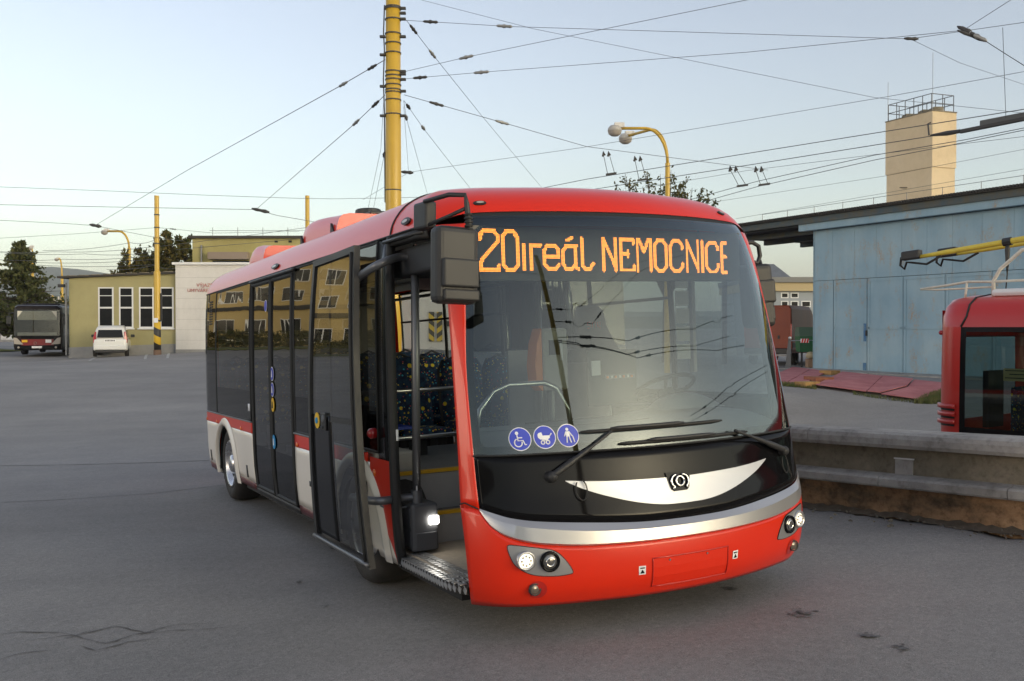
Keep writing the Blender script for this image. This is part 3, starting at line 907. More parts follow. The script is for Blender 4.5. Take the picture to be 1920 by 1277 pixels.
for s, z in ((5.42, .42), (7.30, .42)):
    panel('flap_catch', -1, s, s + .05, z - .06, z + .06, M['plastic'], off=.006, ns=2, nz=2)
panel('filler_lock', -1, 3.13, 3.18, .535, .575, M['plastic'], off=.006, ns=2, nz=2)
panel('white_tag', -1, 5.20, 5.26, 1.03, 1.10, M['sticker_white'], off=.006, ns=2, nz=2)
panel('access_lock', -1, 5.30, 5.34, 1.05, 1.09, M['plastic'], off=.006, ns=2, nz=2)
# wheel-arch lips
for sg in (-1, 1):
    for c in (FW, RW):
        mb = MB(); pts = []
        for k in range(25):
            t = math.pi * k / 24; pts.append((c - ARCH * math.cos(t), .36 + ARCH * .93 * math.sin(t)))
        pts = [(pts[0][0], .26)] + pts + [(pts[-1][0], .26)]
        ring = []
        for s, z in pts:
            p = Vector(S(sg * U(s), max(z, .2))); d = Vector((0, s - c, (z - .36))).normalized()
            ring.append([p + Vector((sg * -.015, 0, 0)) - d * .0, p + Vector((sg * .028, 0, 0)) + d * .0, p + Vector((sg * .030, 0, 0)) + d * .035, p + Vector((sg * .004, 0, 0)) + d * .075])
        mb.loft(ring, closed=False, caps=False); mb.build('wheel_arch', M['cream'], bus, sm=True)

# wheels
def wheel(sg, s):
    c = Vector((sg * (1.2625 - .045), s, .40)); ax = Vector((sg, 0, 0)); r = .40
    w = MB().lathe([(.245, -.02), (.27, .005), (.33, .018), (.37, .005), (.392, -.03), (r, -.07), (r, -.22), (.385, -.27), (.25, -.28)], c, ax, 40).build('wheel', M['tyre'], bus, sm=True)
    MB().lathe([(.252, .0), (.245, .012), (.235, .0), (.20, -.05), (.185, -.07), (.15, -.055), (.11, -.04), (.10, -.02), (.085, .0), (.06, .012), (.001, .014)], c, ax, 40).build('rim', M['rim'], w, sm=True)
    t1, t2 = Vector((0, 1, 0)), Vector((0, 0, 1))
    for k in range(8):
        a = 2 * math.pi * k / 8; d = t1 * math.cos(a) + t2 * math.sin(a)
        MB().cyl(c + d * .150 - ax * .06, c + d * .150 - ax * .025, .013, n=6).build('wheel_nut', M['chrome'], w)
        MB().cyl(c + d * .205 - ax * .052, c + d * .205 - ax * .046, .020, n=10).build('rim_hole', M['rubber'], w)
    return w
for sg in (-1, 1):
    for s in (FW, RW): wheel(sg, s)
for s in (RW + .62, ): MB().box(-1.17, -.75, s, s + .015, .16, .42).build('mud_flap', M['rubber'], bus)
# dark liners above the wheels
for sg in (-1, 1):
    for c in (FW, RW):
        mb = MB(); mb.grid(lambda i, j, c=c, sg=sg: (sg * (1.24 - .34 * j), c - .47 * math.cos(math.pi * i), .30 + (.44 if c == FW else .54) * math.sin(math.pi * i)), 18, 1)
        mb.build('wheel_housing', M['rubber'], bus, sm=True)

# double rear door
def leaf(sg, s0, s1):
    d = panel('door_leaf', sg, s0, s1, .305, 2.255, M['black_panel'], solid=.02, off=-.012)
    # cut-out look: the leaf is a frame and two panes in front of a dark core
    bpy.data.objects.remove(d)
    d = frame_on(bus, 'rear_door_leaf', sg, s0 + .012, s1 - .012, .32, 2.24, .020, -.008, M['rubber'])
    panel('upper_glass', sg, s0 + .02, s1 - .02, .72, 2.235, M['side_glass'], parent=d, solid=0, off=-.006)
    panel('lower_panel', sg, s0 + .02, s1 - .02, .325, .72, M['black_glass'], parent=d, solid=0, off=-.006)
    return d
L1 = leaf(-1, 4.36, 5.08); L2 = leaf(-1, 3.62, 4.34)
panel('rear_door_header', -1, 3.58, 5.13, 2.245, SEAM - .004, M['rubber'], off=.004, nz=2)
mb = MB(); stube(mb, [(-(U(3.50) + (U(5.12) - U(3.50)) * k / 20), 2.272) for k in range(21)], .014, .016); mb.build('rear_door_rail', M['plastic'], bus, sm=True)
panel('rear_door_sill', -1, 3.58, 5.13, .255, .30, M['plastic'], off=.004, nz=2)
def disc(parent, name, s, z, r, mat, off=.004): return spoly(MB(), circ(-U(s), z, r), off).build(name, mat, parent)
for z, c1, c2 in ((1.405, 'sticker_white', 'sticker_blue'), (1.265, 'sticker_white', 'sticker_blue'), (1.13, 'yellow', 'yellow'), (.80, 'cyan', 'cyan')):
    q = disc(L2, 'round_sticker', 4.28, z, .063, M[c1], .002); disc(q, 'sticker_field', 4.28, z, .056, M[c2], .004)
    spoly(MB(), [(-U(4.30), z - .03), (-U(4.26), z - .03), (-U(4.27), z + .03), (-U(4.29), z + .03)], .006, 1).build('sticker_sign', M['sticker_white'] if c1 != 'yellow' else M['black_panel'], q)
q = disc(L1, 'round_sticker', 4.50, 2.02, .055, M['sticker_white'], .002); disc(q, 'sticker_field', 4.50, 2.02, .048, M['sticker_blue'], .004)
for z in (1.42, 1.12):
    MB().tube([S(-U(4.20), z, -.05), S(-U(3.90), z, -.05)], .011, 8).build('grab_bar', M['steel'], L2, sm=True)
# left side: plain panes and panels
lower_side(1, .62, 7.60)
for a, b in ((.60, 1.75), (1.78, 3.2), (3.23, 4.65), (4.68, 6.10), (6.13, 7.5)):
    w = panel('side_window', 1, a, b, 1.20, SEAM - .012, M['clear_glass'], solid=0)
    panel('window_lower_panel', 1, a, b, BELT, 1.20, M['black_panel'], parent=w, solid=.01)
    frame_on(w, 'window_frame', 1, a, b, BELT + .01, SEAM - .02, .014, -.004, M['rubber'])
    if a > 1: MB().tube([S(U(a), 1.92, -.01), S(U((a+b)/2), 1.92, -.01), S(U(b), 1.92, -.01)], .014, 6).build('transom_bar', M['rubber'], w)
mb = MB(); bandz(mb, .728, 2.30, lambda z: ub(z), lambda z: U(.62), 6, 12); mb.build('left_front_quarter', M['black_panel'], bus, sm=True, solid=.015)
mb = MB(); bandz(mb, SK, .728, 1.325, lambda z: U(.62), 6, 8); mb.build('left_front_corner', M['red'], bus, sm=True, solid=.015)
# rear end
mb = MB(); bandz(mb, SK, SEAM, U(7.60), UMAX, 24, 16); bandz(mb, SK, SEAM, -UMAX, -U(7.60), 24, 16); rear = mb.build('rear_cap', M['red'], bus, sm=True)
mb = MB(); bandz(mb, 1.45, 2.2, UMAX - .95, UMAX, 8, 8, .006); bandz(mb, 1.45, 2.2, -UMAX, -UMAX + .95, 8, 8, .006); mb.build('rear_window', M['black_panel'], bus, sm=True)

# --- underside, interior floor, steps
MB().box(-1.17, 1.17, .55, FW - .56, .20, .26).build('underbody', M['rubber'], bus)
MB().box(-.95, .95, FW - .56, FW + .56, .20, .26).build('axle_underbody', M['rubber'], bus)
MB().box(-1.17, 1.17, FW + .56, RW - .56, .20, .26).build('centre_underbody', M['rubber'], bus)
MB().box(-.95, .95, RW - .56, RW + .56, .20, .26).build('rear_axle_underbody', M['rubber'], bus)
MB().box(-1.17, 1.17, RW + .56, 7.6, .22, .28).build('rear_underbody', M['rubber'], bus)
MB().box(-1.17, .35, .72, 1.55, .27, .315).build('entrance_floor', M['floor_tan'], bus)
def step(y, z0, z1):
    q = MB().box(-1.19, 1.15, y, y + .03, z0, z1).build('step_riser', M['int_grey'], bus)
    MB().box(-1.19, .40, y - .012, y + .035, z1, z1 + .022).build('yellow_step_edge', M['yellow_edge'], q)
step(1.55, .27, .498); step(1.78, .49, .745)
MB().box(-1.19, 1.19, 1.585, 1.78, .46, .498).build('step_tread', M['floor_grey'], bus)
MB().box(-1.19, 1.19, 1.815, 3.4, .70, .745).build('front_platform', M['floor_grey'], bus)
for sg in (-1, 1): MB().box(sg * 1.05 - .15, sg * 1.05 + .15, 1.85, 2.6, .747, .90).build('wheel_box', M['int_grey'], bus, bevel=.02)
MB().box(-1.19, 1.19, 3.4, 7.6, .34, .36).build('aisle_floor', M['floor_grey'], bus)
MB().box(.36, 1.19, .75, 2.3, .30, .70).build('driver_podium', M['int_dark'], bus)
MB().box(-1.08, 1.08, 1.0, 7.4, 2.30, 2.33).build('ceiling', M['int_light'], bus)
for x in (-.55, .55):
    MB().box(x - .06, x + .06, 1.6, 7.2, 2.275, 2.299).build('ceiling_light_strip', M['int_light'], bus, bevel=.015)
MB().box(-1.1, 1.1, 7.45, 7.5, .36, 2.3).build('rear_lining', M['int_grey'], bus)
MB().tube([(-.75, 1.5, 2.12), (-.75, 7.0, 2.12)], .016, 8).build('ceiling_rail', M['steel_dull'], bus, sm=True)
MB().tube([(.45, 1.9, 2.12), (.45, 7.0, 2.12)], .016, 8).build('ceiling_rail', M['steel_dull'], bus, sm=True)
for y in (2.05, 2.12, 2.22, 3.0, 3.08):
    st = MB().tube([(.45 + .012*math.sin(t), y + .03*math.sin(t), 2.02 - .11*math.cos(t) - .03) for t in [6.283*k/16 for k in range(17)]], .006, 6).build('strap_loop', M['rubber'], bus, sm=True)
# aluminium chequer tread plate at the front door
tp = MB()
def tread(i, j):
    u = -U(1.325) + (-1.335 + U(1.325)) * i; p = Vector(S(u, .30)); q = Vector((p.x + .17, p.y, .318)); return p.lerp(q, j) if j < 1 else q
tp.grid(lambda i, j: Vector(tread(i, j)) + Vector((0, 0, .006 * 0)), 24, 2)
tp.grid(lambda i, j: Vector(S(-U(1.325) + (-1.335 + U(1.325)) * i, .255 + .045 * j, .002)), 24, 1)
tread_o = tp.build('tread_plate', pbr('tread_base', (.055, .05, .045), .6, metal=.3), bus)
mb = MB()
for r_ in range(4):
    for k in range(17):
        i = (k + (.5 if r_ % 2 else 0)) / 17.3; j = (r_ + .5) / 4
        p = Vector(tread(i, j)) + Vector((0, 0, .005)); a = .020; b = .020
        mb.obox(p, (0, a, 0), (b, 0, 0), (0, 0, .003))
for k in range(22):
    p = Vector(S(-U(1.325) + (-1.335 + U(1.325)) * (k + .5) / 22, .283, .004)); mb.obox(p, (0, .016, .008), (0, -.006, .014), (.003, 0, 0))
o = mb.build('tread_stud', pbr('tread_alu', (.60, .60, .60), .35, metal=.8), tread_o); o['kind'] = 'stuff'

# --- front door: leaf slid outwards along the side
YD = .0
door = empty('entrance_door'); door.parent = bus
xo = crv([(.28, -1.435), (.6, -1.452), (1.0, -1.46), (1.5, -1.452), (1.9, -1.432), (2.22, -1.405)])      # vertical curve of the leaf
sf = crv([(.28, 1.195), (.6, 1.235), (1.0, 1.275), (1.5, 1.315), (1.9, 1.345), (2.22, 1.375)])           # front edge leans like the corner pillar
sb = crv([(.28, 2.400), (.9, 2.395), (1.5, 2.385), (2.22, 2.335)])
def DL(i, j, off=0.0):
    z = .285 + (2.235 - .285) * j
    s = sf(z) + (sb(z) - sf(z)) * i
    return Vector((xo(z) - off - .02 * (1 - i), s, z + .012 * (.5 - i)))
def dgrid(name, i0, i1, j0, j1, mat, off=0.0, solid=0.0, nu=6, nv=20):
    mb = MB(); mb.grid(lambda a, b: DL(i0 + (i1 - i0) * a, j0 + (j1 - j0) * b, off), nu, nv)
    return mb.build(name, mat, door, sm=True, solid=solid)
fr = MB(); per = [(t, 0) for t in [k/8 for k in range(8)]] + [(1, k/24) for k in range(24)] + [(1 - k/8, 1) for k in range(8)] + [(0, 1 - k/24) for k in range(25)]
rings = []
for i, j in per:
    ci, cj = (.5 - i) * 2, (.5 - j) * 2
    i2, j2 = (i + (.052 if i == 0 else -.052 if i == 1 else 0), j + (.022 if j == 0 else -.022 if j == 1 else 0))
    if i in (0, 1) and j in (0, 1): pass
    rings.append([DL(i, j, .018), DL(i2, j2, .018), DL(i2, j2, -.022), DL(i, j, -.022)])
fr.loft(rings, closed=True, caps=False); fr.build('door_frame', M['plastic'], door)
dgrid('door_upper_glass', .06, .94, .452, .972, M['door_glass'], .006)
dgrid('door_lower_glass', .06, .52, .035, .450, M['door_glass'], .006)
dgrid('door_black_panel', .52, .94, .032, .452, M['black_panel'], .008, -.016)
def arcpanel(a, b):
    j = .452 - .018 * b; i = .06 + (.52 - .06) * a
    return DL(i, j, .010)
MB().grid(arcpanel, 6, 2).build('door_glass_divider', M['plastic'], door)
MB().tube([DL(.04, .02 + .96 * k / 20, .022) for k in range(21)], .012, 6).build('door_edge_seal', M['rubber'], door, sm=True)
MB().tube([DL(k / 10, .012, .024) for k in range(11)], .014, 6).build('door_bottom_rail', M['steel_dull'], door, sm=True)
c = DL(.80, .432, .012)
ys = MB().lathe([(.055, 0), (.055, .004), (.001, .004)], c, (-1, 0, 0), 24).build('yellow_button', M['yellow'], door)
MB().lathe([(.022, .005), (.020, .012), (.001, .013)], c, (-1, 0, 0), 16).build('button_cap', M['cyan'], door)
c = DL(.64, .432, .012)
hd = MB().box(c.x - .014, c.x, c.y - .055, c.y + .055, c.z - .06, c.z + .06).build('door_lock', M['plastic'], door, bevel=.012)
MB().lathe([(.026, .014), (.022, .02), (.001, .02)], c + Vector((0, -.01, .02)), (-1, 0, 0), 14).build('lock_cylinder', M['steel_dull'], door)
MB().box(c.x - .022, c.x - .013, c.y - .012, c.y + .035, c.z - .045, c.z - .03).build('lock_handle', M['plastic'], door)
# swing post, arms and the lit step box
P0, P1 = Vector((-1.10, 1.34, .665)), Vector((-1.10, 1.24, 2.16))
MB().tube([P0, P0.lerp(P1, .5), P1], .026, 12).build('door_post', M['steel_dull'], door, sm=True)
for z0, i_, zt in ((2.155, .02, .90), (.672, .30, .195)):
    b = P1 if z0 > 1 else P0; e = DL(.30 if z0 < 1 else .05, zt, -.03)
    mid = [b, b + Vector((-.10, .02, .0)), Vector((-1.36, (b.y + e.y) * .5 - .12, (b.z + e.z) / 2)), e]
    pts = []
    for k in range(len(mid) - 1):
        p0_, p1_, p2_, p3_ = mid[max(k-1, 0)], mid[k], mid[k+1], mid[min(k+2, len(mid)-1)]
        for t in range(6): pts.append(tuple(_cr(p0_[c_], p1_[c_], p2_[c_], p3_[c_], t / 6) for c_ in range(3)))
    pts.append(tuple(mid[-1]))
    MB().tube(pts, .026, 10).build('door_arm', M['steel_dull'], door, sm=True)
    MB().cyl(b - Vector((0, 0, .045)), b + Vector((0, 0, .045)), .036, n=14).build('arm_bearing', M['steel_dull'], door)
    MB().cyl(b + Vector((-.005, -.02, .03)), b + Vector((-.005, -.02, .075)), .012, n=8).build('bearing_bolt', M['chrome'], door)
MB().tube([P0 + Vector((-.02, 0, -.05)), P0 + Vector((-.14, .08, -.075)), P0 + Vector((-.2, .3, -.05)), P0 + Vector((-.22, .5, -.03))], .007, 6).build('arm_cable', M['steel_dull'], door, sm=True)
sbx = MB().box(-1.16, -.98, 1.28, 1.56, .33, .63).build('step_box', M['grey_plastic'], bus, bevel=.02)
MB().box(-1.14, -1.0, 1.270, 1.279, .34, .45).build('box_cover', M['grey_plastic'], sbx, bevel=.006)
MB().box(-1.05, -.985, 1.262, 1.279, .495, .548).build('step_lamp', M['step_lit'], sbx, bevel=.008)
MB().box(-1.165, -1.161, 1.30, 1.54, .36, .46).build('box_side_cover', M['grey_plastic'], sbx, bevel=.006)
MB().box(-1.165, -1.161, 1.30, 1.54, .48, .60).build('box_side_cover', M['grey_plastic'], sbx, bevel=.006)
# red lamp and white catch on the pillar
c = Vector(S(-U(1.60), 1.06, .01))
MB().lathe([(.035, 0), (.034, .03), (.02, .045), (.001, .048)], c, (-1, -.3, 0), 18).build('red_lamp', M['red_lens'], bus, sm=True)
MB().box(-1.24, -1.225, 1.29, 1.31, 1.03, 1.10).build('door_catch', M['white_paint'], bus, bevel=.004)
# door header and inner runner
panel('front_door_header', -1, .48, 1.33, 2.235, SEAM - .006, M['rubber'], off=.0, nz=3, solid=.05)
MB().tube([S(-U(.50), 2.262, .01), S(-U(.9), 2.262, .014), S(-U(1.38), 2.262, .014)], .012, 6).build('drip_rail', M['plastic'], bus, sm=True)
MB().box(-1.15, -.80, .85, 1.55, 2.05, 2.22).build('door_drive_cover', M['int_dark'], bus, bevel=.02)
MB().tube([(-1.08, .62, 2.02), (-.6, 1.0, 2.02), (-.2, 1.5, 2.05)], .014, 6).build('header_bar', M['plastic'], bus)
for x in (-.86, -.66):
    MB().box(x - .07, x + .07, 1.60, 1.62, 1.98, 2.14).build('blind_and_reflection_panel', pbr('blind_pink', (.34, .26, .25), .7), bus, bevel=.008)  # pink sun blinds hanging above the entrance steps

# --- seats, rails, driver's place
def seat(x, y, z, parent=bus, w=.42):
    s_ = MB().box(x - w/2, x + w/2, y - .38, y + .02, z + .38, z + .46).build('passenger_seat', M['fabric'], parent, bevel=.03)
    rings = []
    for t, dy, wv, th in ((0, .0, .98, .06), (.3, .03, 1.0, .07), (.6, .07, .98, .07), (.85, .12, .86, .06), (1, .15, .62, .04)):
        zz = z + .42 + .60 * t; yy = y + dy
        rings.append([(x - w/2*wv, yy, zz), (x - w/2*wv*.8, yy - th/2, zz), (x + w/2*wv*.8, yy - th/2, zz), (x + w/2*wv, yy, zz), (x + w/2*wv*.8, yy + th/2, zz), (x - w/2*wv*.8, yy + th/2, zz)])
    MB().loft(rings).build('backrest', M['fabric'], s_, sm=True)
    rings2 = [[(p[0], p[1] + .012 + (.03 if k > 2 else 0), p[2] + .005) for k, p in enumerate(r)] for r in rings]
    MB().loft([[((p[0]-x)*1.07 + x, p[1] + .03, p[2]) for p in r] for r in rings]).build('seat_shell', M['int_dark'], s_, sm=True)
    MB().box(x - .04, x + .04, y - .25, y - .05, z, z + .38).build('seat_leg', M['int_dark'], s_)
    MB().tube([(x - .15, y + .17, z + .98), (x, y + .19, z + 1.05), (x + .15, y + .17, z + .98)], .013, 6).build('seat_handle', M['int_dark'], s_, sm=True)
for y, z in ((3.95, .45), (4.75, .45), (5.6, .50), (6.4, .52), (7.2, .52)):
    for x in (.45, .92): seat(x, y, z)
for y in (3.05, 5.6, 6.4, 7.2):
    for x in (-.92, -.45): seat(x, y, .50)
MB().box(-.78, -.55, 2.72, 3.0, .965, .985).build('blue_folder', pbr('blue_plastic', (.015, .05, .42), .4), bus)
for z in (1.28, .93):
    MB().tube([(-1.16, 2.42, z), (-.28, 2.42, z)], .016, 8).build('barrier_rail', M['steel'], bus, sm=True)
MB().tube([(-.28, 2.42, .745), (-.28, 2.42, 2.28)], .017, 8).build('grab_pole', M['steel'], bus, sm=True)
MB().tube([(-.02, 1.62, .36), (-.02, 1.62, 2.28)], .017, 8).build('grab_pole', M['steel'], bus, sm=True)
MB().tube([(.20, 1.55, 1.55), (.16, 1.55, 2.28)], .022, 8).build('grab_pole', M['steel'], bus, sm=True)
MB().tube([(-1.02, .80, .5), (-1.02, .80, 1.9)], .016, 8).build('grab_pole', M['steel'], bus, sm=True)
hp = [(-1.0, .66, 1.10), (-.96, .68, 1.23), (-.86, .70, 1.33), (-.76, .70, 1.365), (-.52, .70, 1.365), (-.44, .70, 1.33), (-.36, .70, 1.20), (-.34, .70, 1.05)]
MB().tube(hp, .016, 8).build('dash_hoop_rail', M['steel'], bus, sm=True)
vd = MB().box(-.17, .03, 1.32, 1.46, 1.28, 1.70).build('ticket_machine', M['int_grey'], bus, bevel=.02)
MB().prism([(-.17, 1.70), (-.205, 1.60), (-.225, 1.45), (-.215, 1.32), (-.17, 1.28)], lambda a, b, h: (a, h, b), 1.33, 1.45).build('orange_side', M['orange'], vd)
MB().box(-.12, -.02, 1.312, 1.32, 1.52, 1.62).build('ticket_screen', M['int_dark'], vd)
MB().cyl((-.03, 1.315, 1.48), (-.03, 1.315, 1.60), .012, n=8).build('ticket_slot', M['white_paint'], vd)
MB().cyl((-.07, 1.4, .36), (-.07, 1.4, 1.28), .03, n=10).build('machine_post', M['steel_dull'], vd)
# dashboard following the windscreen
def dash(i, j):
    u = -1.12 + 2.24 * i
    p = Vector(S(u, 1.03, -.035)); q = Vector((p.x * .93, .98 + .10 * i, 1.10 + .035 * smooth(.55, .75, i)))
    r_ = p.lerp(q, j); r_.z += .035 * math.sin(math.pi * min(1, j * 1.2)); return r_
db = MB().grid(dash, 30, 8).build('dashboard', M['dash'], bus, sm=True)
MB().grid(lambda i, j: Vector((-.50 + 1.54 * i, .98 + .10 * i + .01, 1.11 + .03 * smooth(.55, .75, i) - .55 * j)), 20, 2).build('dashboard_front', M['int_dark'], db, sm=True)
MB().grid(lambda i, j: Vector(dash(.02 + .60 * i, .62 + .03 * j)) + Vector((0, 0, .003)), 20, 1).build('dashboard_groove', M['int_dark'], db)
rings = []
for k in range(9):
    t = k / 8; rings.append([(.42 + .52 * t, .80 + .02 * a_, 1.135 + .10 * math.sin(math.pi * t) ** .6 * b_ + .004) for a_, b_ in ((0, 0), (2, .7), (5, 1), (9, .9), (12, 0))])
MB().loft(rings, closed=False, caps=False).build('instrument_hood', M['dash'], db, sm=True)
sc_ = Vector((.70, 1.16, 1.26)); ax_ = Vector((0, .45, .9)).normalized(); t1 = Vector((1, 0, 0)); t2 = ax_.cross(t1)
swl = MB().tube([sc_ + (t1*math.cos(a) + t2*math.sin(a)) * .215 for a in [6.2832*k/32 for k in range(33)]], .015, 8).build('steering_wheel', M['int_dark'], bus, sm=True)
for a in (.2, 2.2, 4.2): MB().tube([sc_ - ax_*.03, sc_ + (t1*math.cos(a) + t2*math.sin(a)) * .21], .012, 6).build('spoke', M['int_dark'], swl)
MB().cyl(sc_ - ax_*.5, sc_ - ax_*.02, .045, .06, 12).build('steering_column', M['int_dark'], swl)
# driver's seat with high back and red lettering patch
ds = MB().box(.40, .92, 1.45, 1.95, 1.0, 1.13).build('driver_seat', M['int_dark'], bus, bevel=.04)
rings = []
for zz, w_, yy, th in ((1.08, .26, 1.90, .12), (1.3, .27, 1.93, .12), (1.5, .25, 1.97, .12), (1.62, .19, 2.0, .10), (1.72, .15, 2.02, .10), (1.84, .13, 2.04, .08), (1.88, .09, 2.05, .05)):
    rings.append([(.66 + w_*math.cos(a), yy + th*.5*math.sin(a), zz) for a in [6.2832*k/14 for k in range(14)]])
MB().loft(rings).build('driver_backrest', M['int_dark'], ds, sm=True)
for k, (dx) in enumerate((-.045, 0.0, .045)):   # three red blocks of lettering on the headrest: S O R
    mbq = MB(); G3 = ([(.9,.95),(.1,.95),(.1,.52),(.9,.52),(.9,.05),(.1,.05)], [(.1,.05),(.9,.05),(.9,.95),(.1,.95),(.1,.05)], [(.1,.05),(.1,.95),(.9,.95),(.9,.52),(.1,.52),(.9,.05)])[k]
    mbq.tube([(.66 + dx - .016 + .032*x, 1.972, 1.70 + .05*y) for x, y in G3], .004, 5)
    mbq.build('headrest_letter', pbr('red_stitch', (.5, .02, .02), .7), ds)
MB().box(.50, .82, 1.55, 1.90, .70, 1.0).build('seat_pedestal', M['int_dark'], ds)
M['desk_grey'] = pbr('desk_grey', (.085, .09, .095), .6)
# cab partition and cab side box with papers
MB().box(.30, .32, 1.25, 2.3, .70, 1.45).build('cab_partition', M['int_grey'], bus)
MB().box(.10, 1.2, 2.34, 2.37, .70, 1.55).build('cab_rear_panel', M['int_grey'], bus)
MB().box(.10, 1.2, 2.345, 2.35, 1.56, 2.25).build('cab_rear_glass', M['side_glass'], bus)
cb = MB().box(.12, .52, 1.22, 1.245, 1.16, 1.54).build('cash_desk', M['desk_grey'], bus, bevel=.01)
MB().box(.145, .215, 1.212, 1.219, 1.37, 1.47).build('paper_note', M['sticker_white'], cb)
MB().box(.25, .50, 1.212, 1.219, 1.34, 1.37).build('switch_row', M['steel_dull'], cb)
for k in range(7): MB().box(.26 + k*.033, .275 + k*.033, 1.205, 1.211, 1.347, 1.362).build('switch', M['sticker_white'] if k % 2 else M['orange'], cb)
MB().box(1.12, 1.15, 1.35, 1.40, 1.35, 2.1).build('notice_strip_holder', M['int_grey'], bus)
for k in range(5): MB().box(.98, 1.10, 1.36, 1.365, 1.45 + k*.13, 1.56 + k*.13).build('notice_sheet', M['int_light'], bus)
MB().lathe([(.12, 0), (.115, -.012), (.001, -.016)], (.30, 2.0, 2.29), (0, 0, 1), 20).build('ceiling_lamp', M['ceil_lit'], bus)

# --- mirrors
def rbox(name, c, hx, hy, hz, rot, mat, parent, bev=.03):
    mb = MB(); m3 = rot.to_3x3(); mb.obox(c, m3 @ Vector((hx, 0, 0)), m3 @ Vector((0, hy, 0)), m3 @ Vector((0, 0, hz)))
    return mb.build(name, mat, parent, bevel=bev, seg=3)
mir = empty('door_side_mirror'); mir.parent = bus
rt = Matrix.Rotation(R(6), 4, 'Z') @ Matrix.Rotation(R(2.5), 4, 'Y')
cm = Vector((-1.236, .36, 2.030))
rbox('mirror_housing', cm, .126, .055, .205, rt, M['plastic'], mir, .035)
rbox('mirror_bulge', cm + Vector((.006, -.052, -.045)), .108, .030, .075, rt, M['plastic'], mir, .012)
rbox('mirror_lower_bulge', cm + Vector((.008, -.045, -.160)), .108, .028, .030, rt, M['plastic'], mir, .012)
rbox('mirror_glass', cm + Vector((0, .058, -.01)), .112, .004, .185, rt, M['chrome'], mir, .002)
rbox('mirror_mount', (-1.285, .62, 2.325), .035, .075, .075, rt, M['plastic'], mir, .015)
MB().tube([(-1.31, .56, 2.395), (-1.235, .40, 2.412), (-1.165, .345, 2.405), (-1.160, .34, 2.36), (-1.150, .34, 2.24), (-1.145, .34, 2.18)], [.013]*3 + [.015, .018, .014], 8).build('mirror_arm', M['plastic'], mir, sm=True)
MB().tube([(-1.30, .56, 2.265), (-1.23, .43, 2.300), (-1.162, .345, 2.335)], .011, 8).build('mirror_strut', M['plastic'], mir, sm=True)
for k in range(6): MB().lathe([(.019, -.007), (.026, 0), (.019, .007)], (-1.153, .338, 2.30 - .02*k), (.03, 0, -1), 14).build('gaiter_ring', M['rubber'], mir, sm=True)
mir2 = empty('driver_side_mirror'); mir2.parent = bus
rt2 = Matrix.Rotation(R(-14), 4, 'Z') @ Matrix.Rotation(R(-3), 4, 'Y')
cm2 = Vector((1.41, .98, 1.885))
rbox('mirror_housing', cm2, .10, .08, .225, rt2, M['plastic'], mir2, .035)
rbox('mirror_bulge', cm2 + Vector((.02, -.06, .03)), .075, .035, .085, rt2, M['plastic'], mir2, .02)
rbox('mirror_lower_bulge', cm2 + Vector((.02, -.05, -.13)), .075, .035, .055, rt2, M['plastic'], mir2, .02)
rbox('mirror_glass', cm2 + Vector((0, .073, 0)), .075, .004, .18, rt2, M['chrome'], mir2, .002)
MB().tube([(1.22, .95, 2.26), (1.36, .95, 2.265), (1.415, .95, 2.24), (1.425, .95, 2.17), (1.40, .95, 2.12), (1.30, .95, 2.13)], .016, 8).build('mirror_arm', M['plastic'], mir2, sm=True)
MB().tube([(1.42, .95, 2.14), (1.455, .96, 2.03), (1.46, .96, 1.97)], [.014, .02, .016], 8).build('mirror_stem', M['plastic'], mir2, sm=True)
rbox('mirror_mount', (1.24, .95, 2.19), .03, .05, .09, rt2, M['plastic'], mir2, .015)
# ---------------------------------------------------------------- parapet wall on the right
def stained(name, c1, c2, c3, scale=2.2, stretch=(1, 1, 1), bump=.4, grime=None):
    m, nt, out = new_mat(name)
    p = nt.nodes.new('ShaderNodeBsdfPrincipled'); p.inputs['Roughness'].default_value = .9; p.inputs['Specular IOR Level'].default_value = .2
    tc = nt.nodes.new('ShaderNodeTexCoord'); V = tc.outputs['Object']
    a = noise(nt, scale, 8, .65, V, stretch=stretch); b = noise(nt, scale * 6, 6, .7, V)
    c = ramp(nt, a.outputs[0], [(.38, c1), (.52, c2), (.66, c3)]).outputs[0]
    c = mixc(nt, (.7 if bump >= .2 else .12) if grime is None else grime, c, ramp(nt, b.outputs[0], [(.28, (.45, .43, .42)), (.5, (1, 1, 1)), (.75, (1.2, 1.18, 1.15))]).outputs[0], 'MULTIPLY')
    nt.links.new(c, p.inputs['Base Color'])
    bp = nt.nodes.new('ShaderNodeBump'); bp.inputs['Strength'].default_value = bump; bp.inputs['Distance'].default_value = .02
    nt.links.new(b.outputs[0], bp.inputs['Height']); nt.links.new(bp.outputs[0], p.inputs['Normal'])
    nt.links.new(p.outputs[0], out.inputs[0]); return m
M['conc'] = stained('weathered_concrete', (.26, .25, .235), (.34, .325, .305), (.41, .395, .37), 1.6)
M['conc_dark'] = stained('dirty_concrete', (.17, .15, .11), (.22, .195, .145), (.28, .245, .19), 2.2)
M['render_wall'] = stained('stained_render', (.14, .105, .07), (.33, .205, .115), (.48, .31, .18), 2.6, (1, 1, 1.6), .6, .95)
wall = empty('parapet_wall', label='low stained concrete parapet wall with rounded coping to the right of the bus', cat='wall')
def WP(t, n, z):
    q = WALL_A + WALL_DIR * t + WALL_N * n
    return Vector((q.x, q.y, z))
T0, T1 = -3.2, 12.0
def wz(t):
    q = WALL_A + WALL_DIR * t; return yard_z(q.x, q.y)
def wall_top(t): return wz(t) + .70 + .018 * (t - 1) * 0
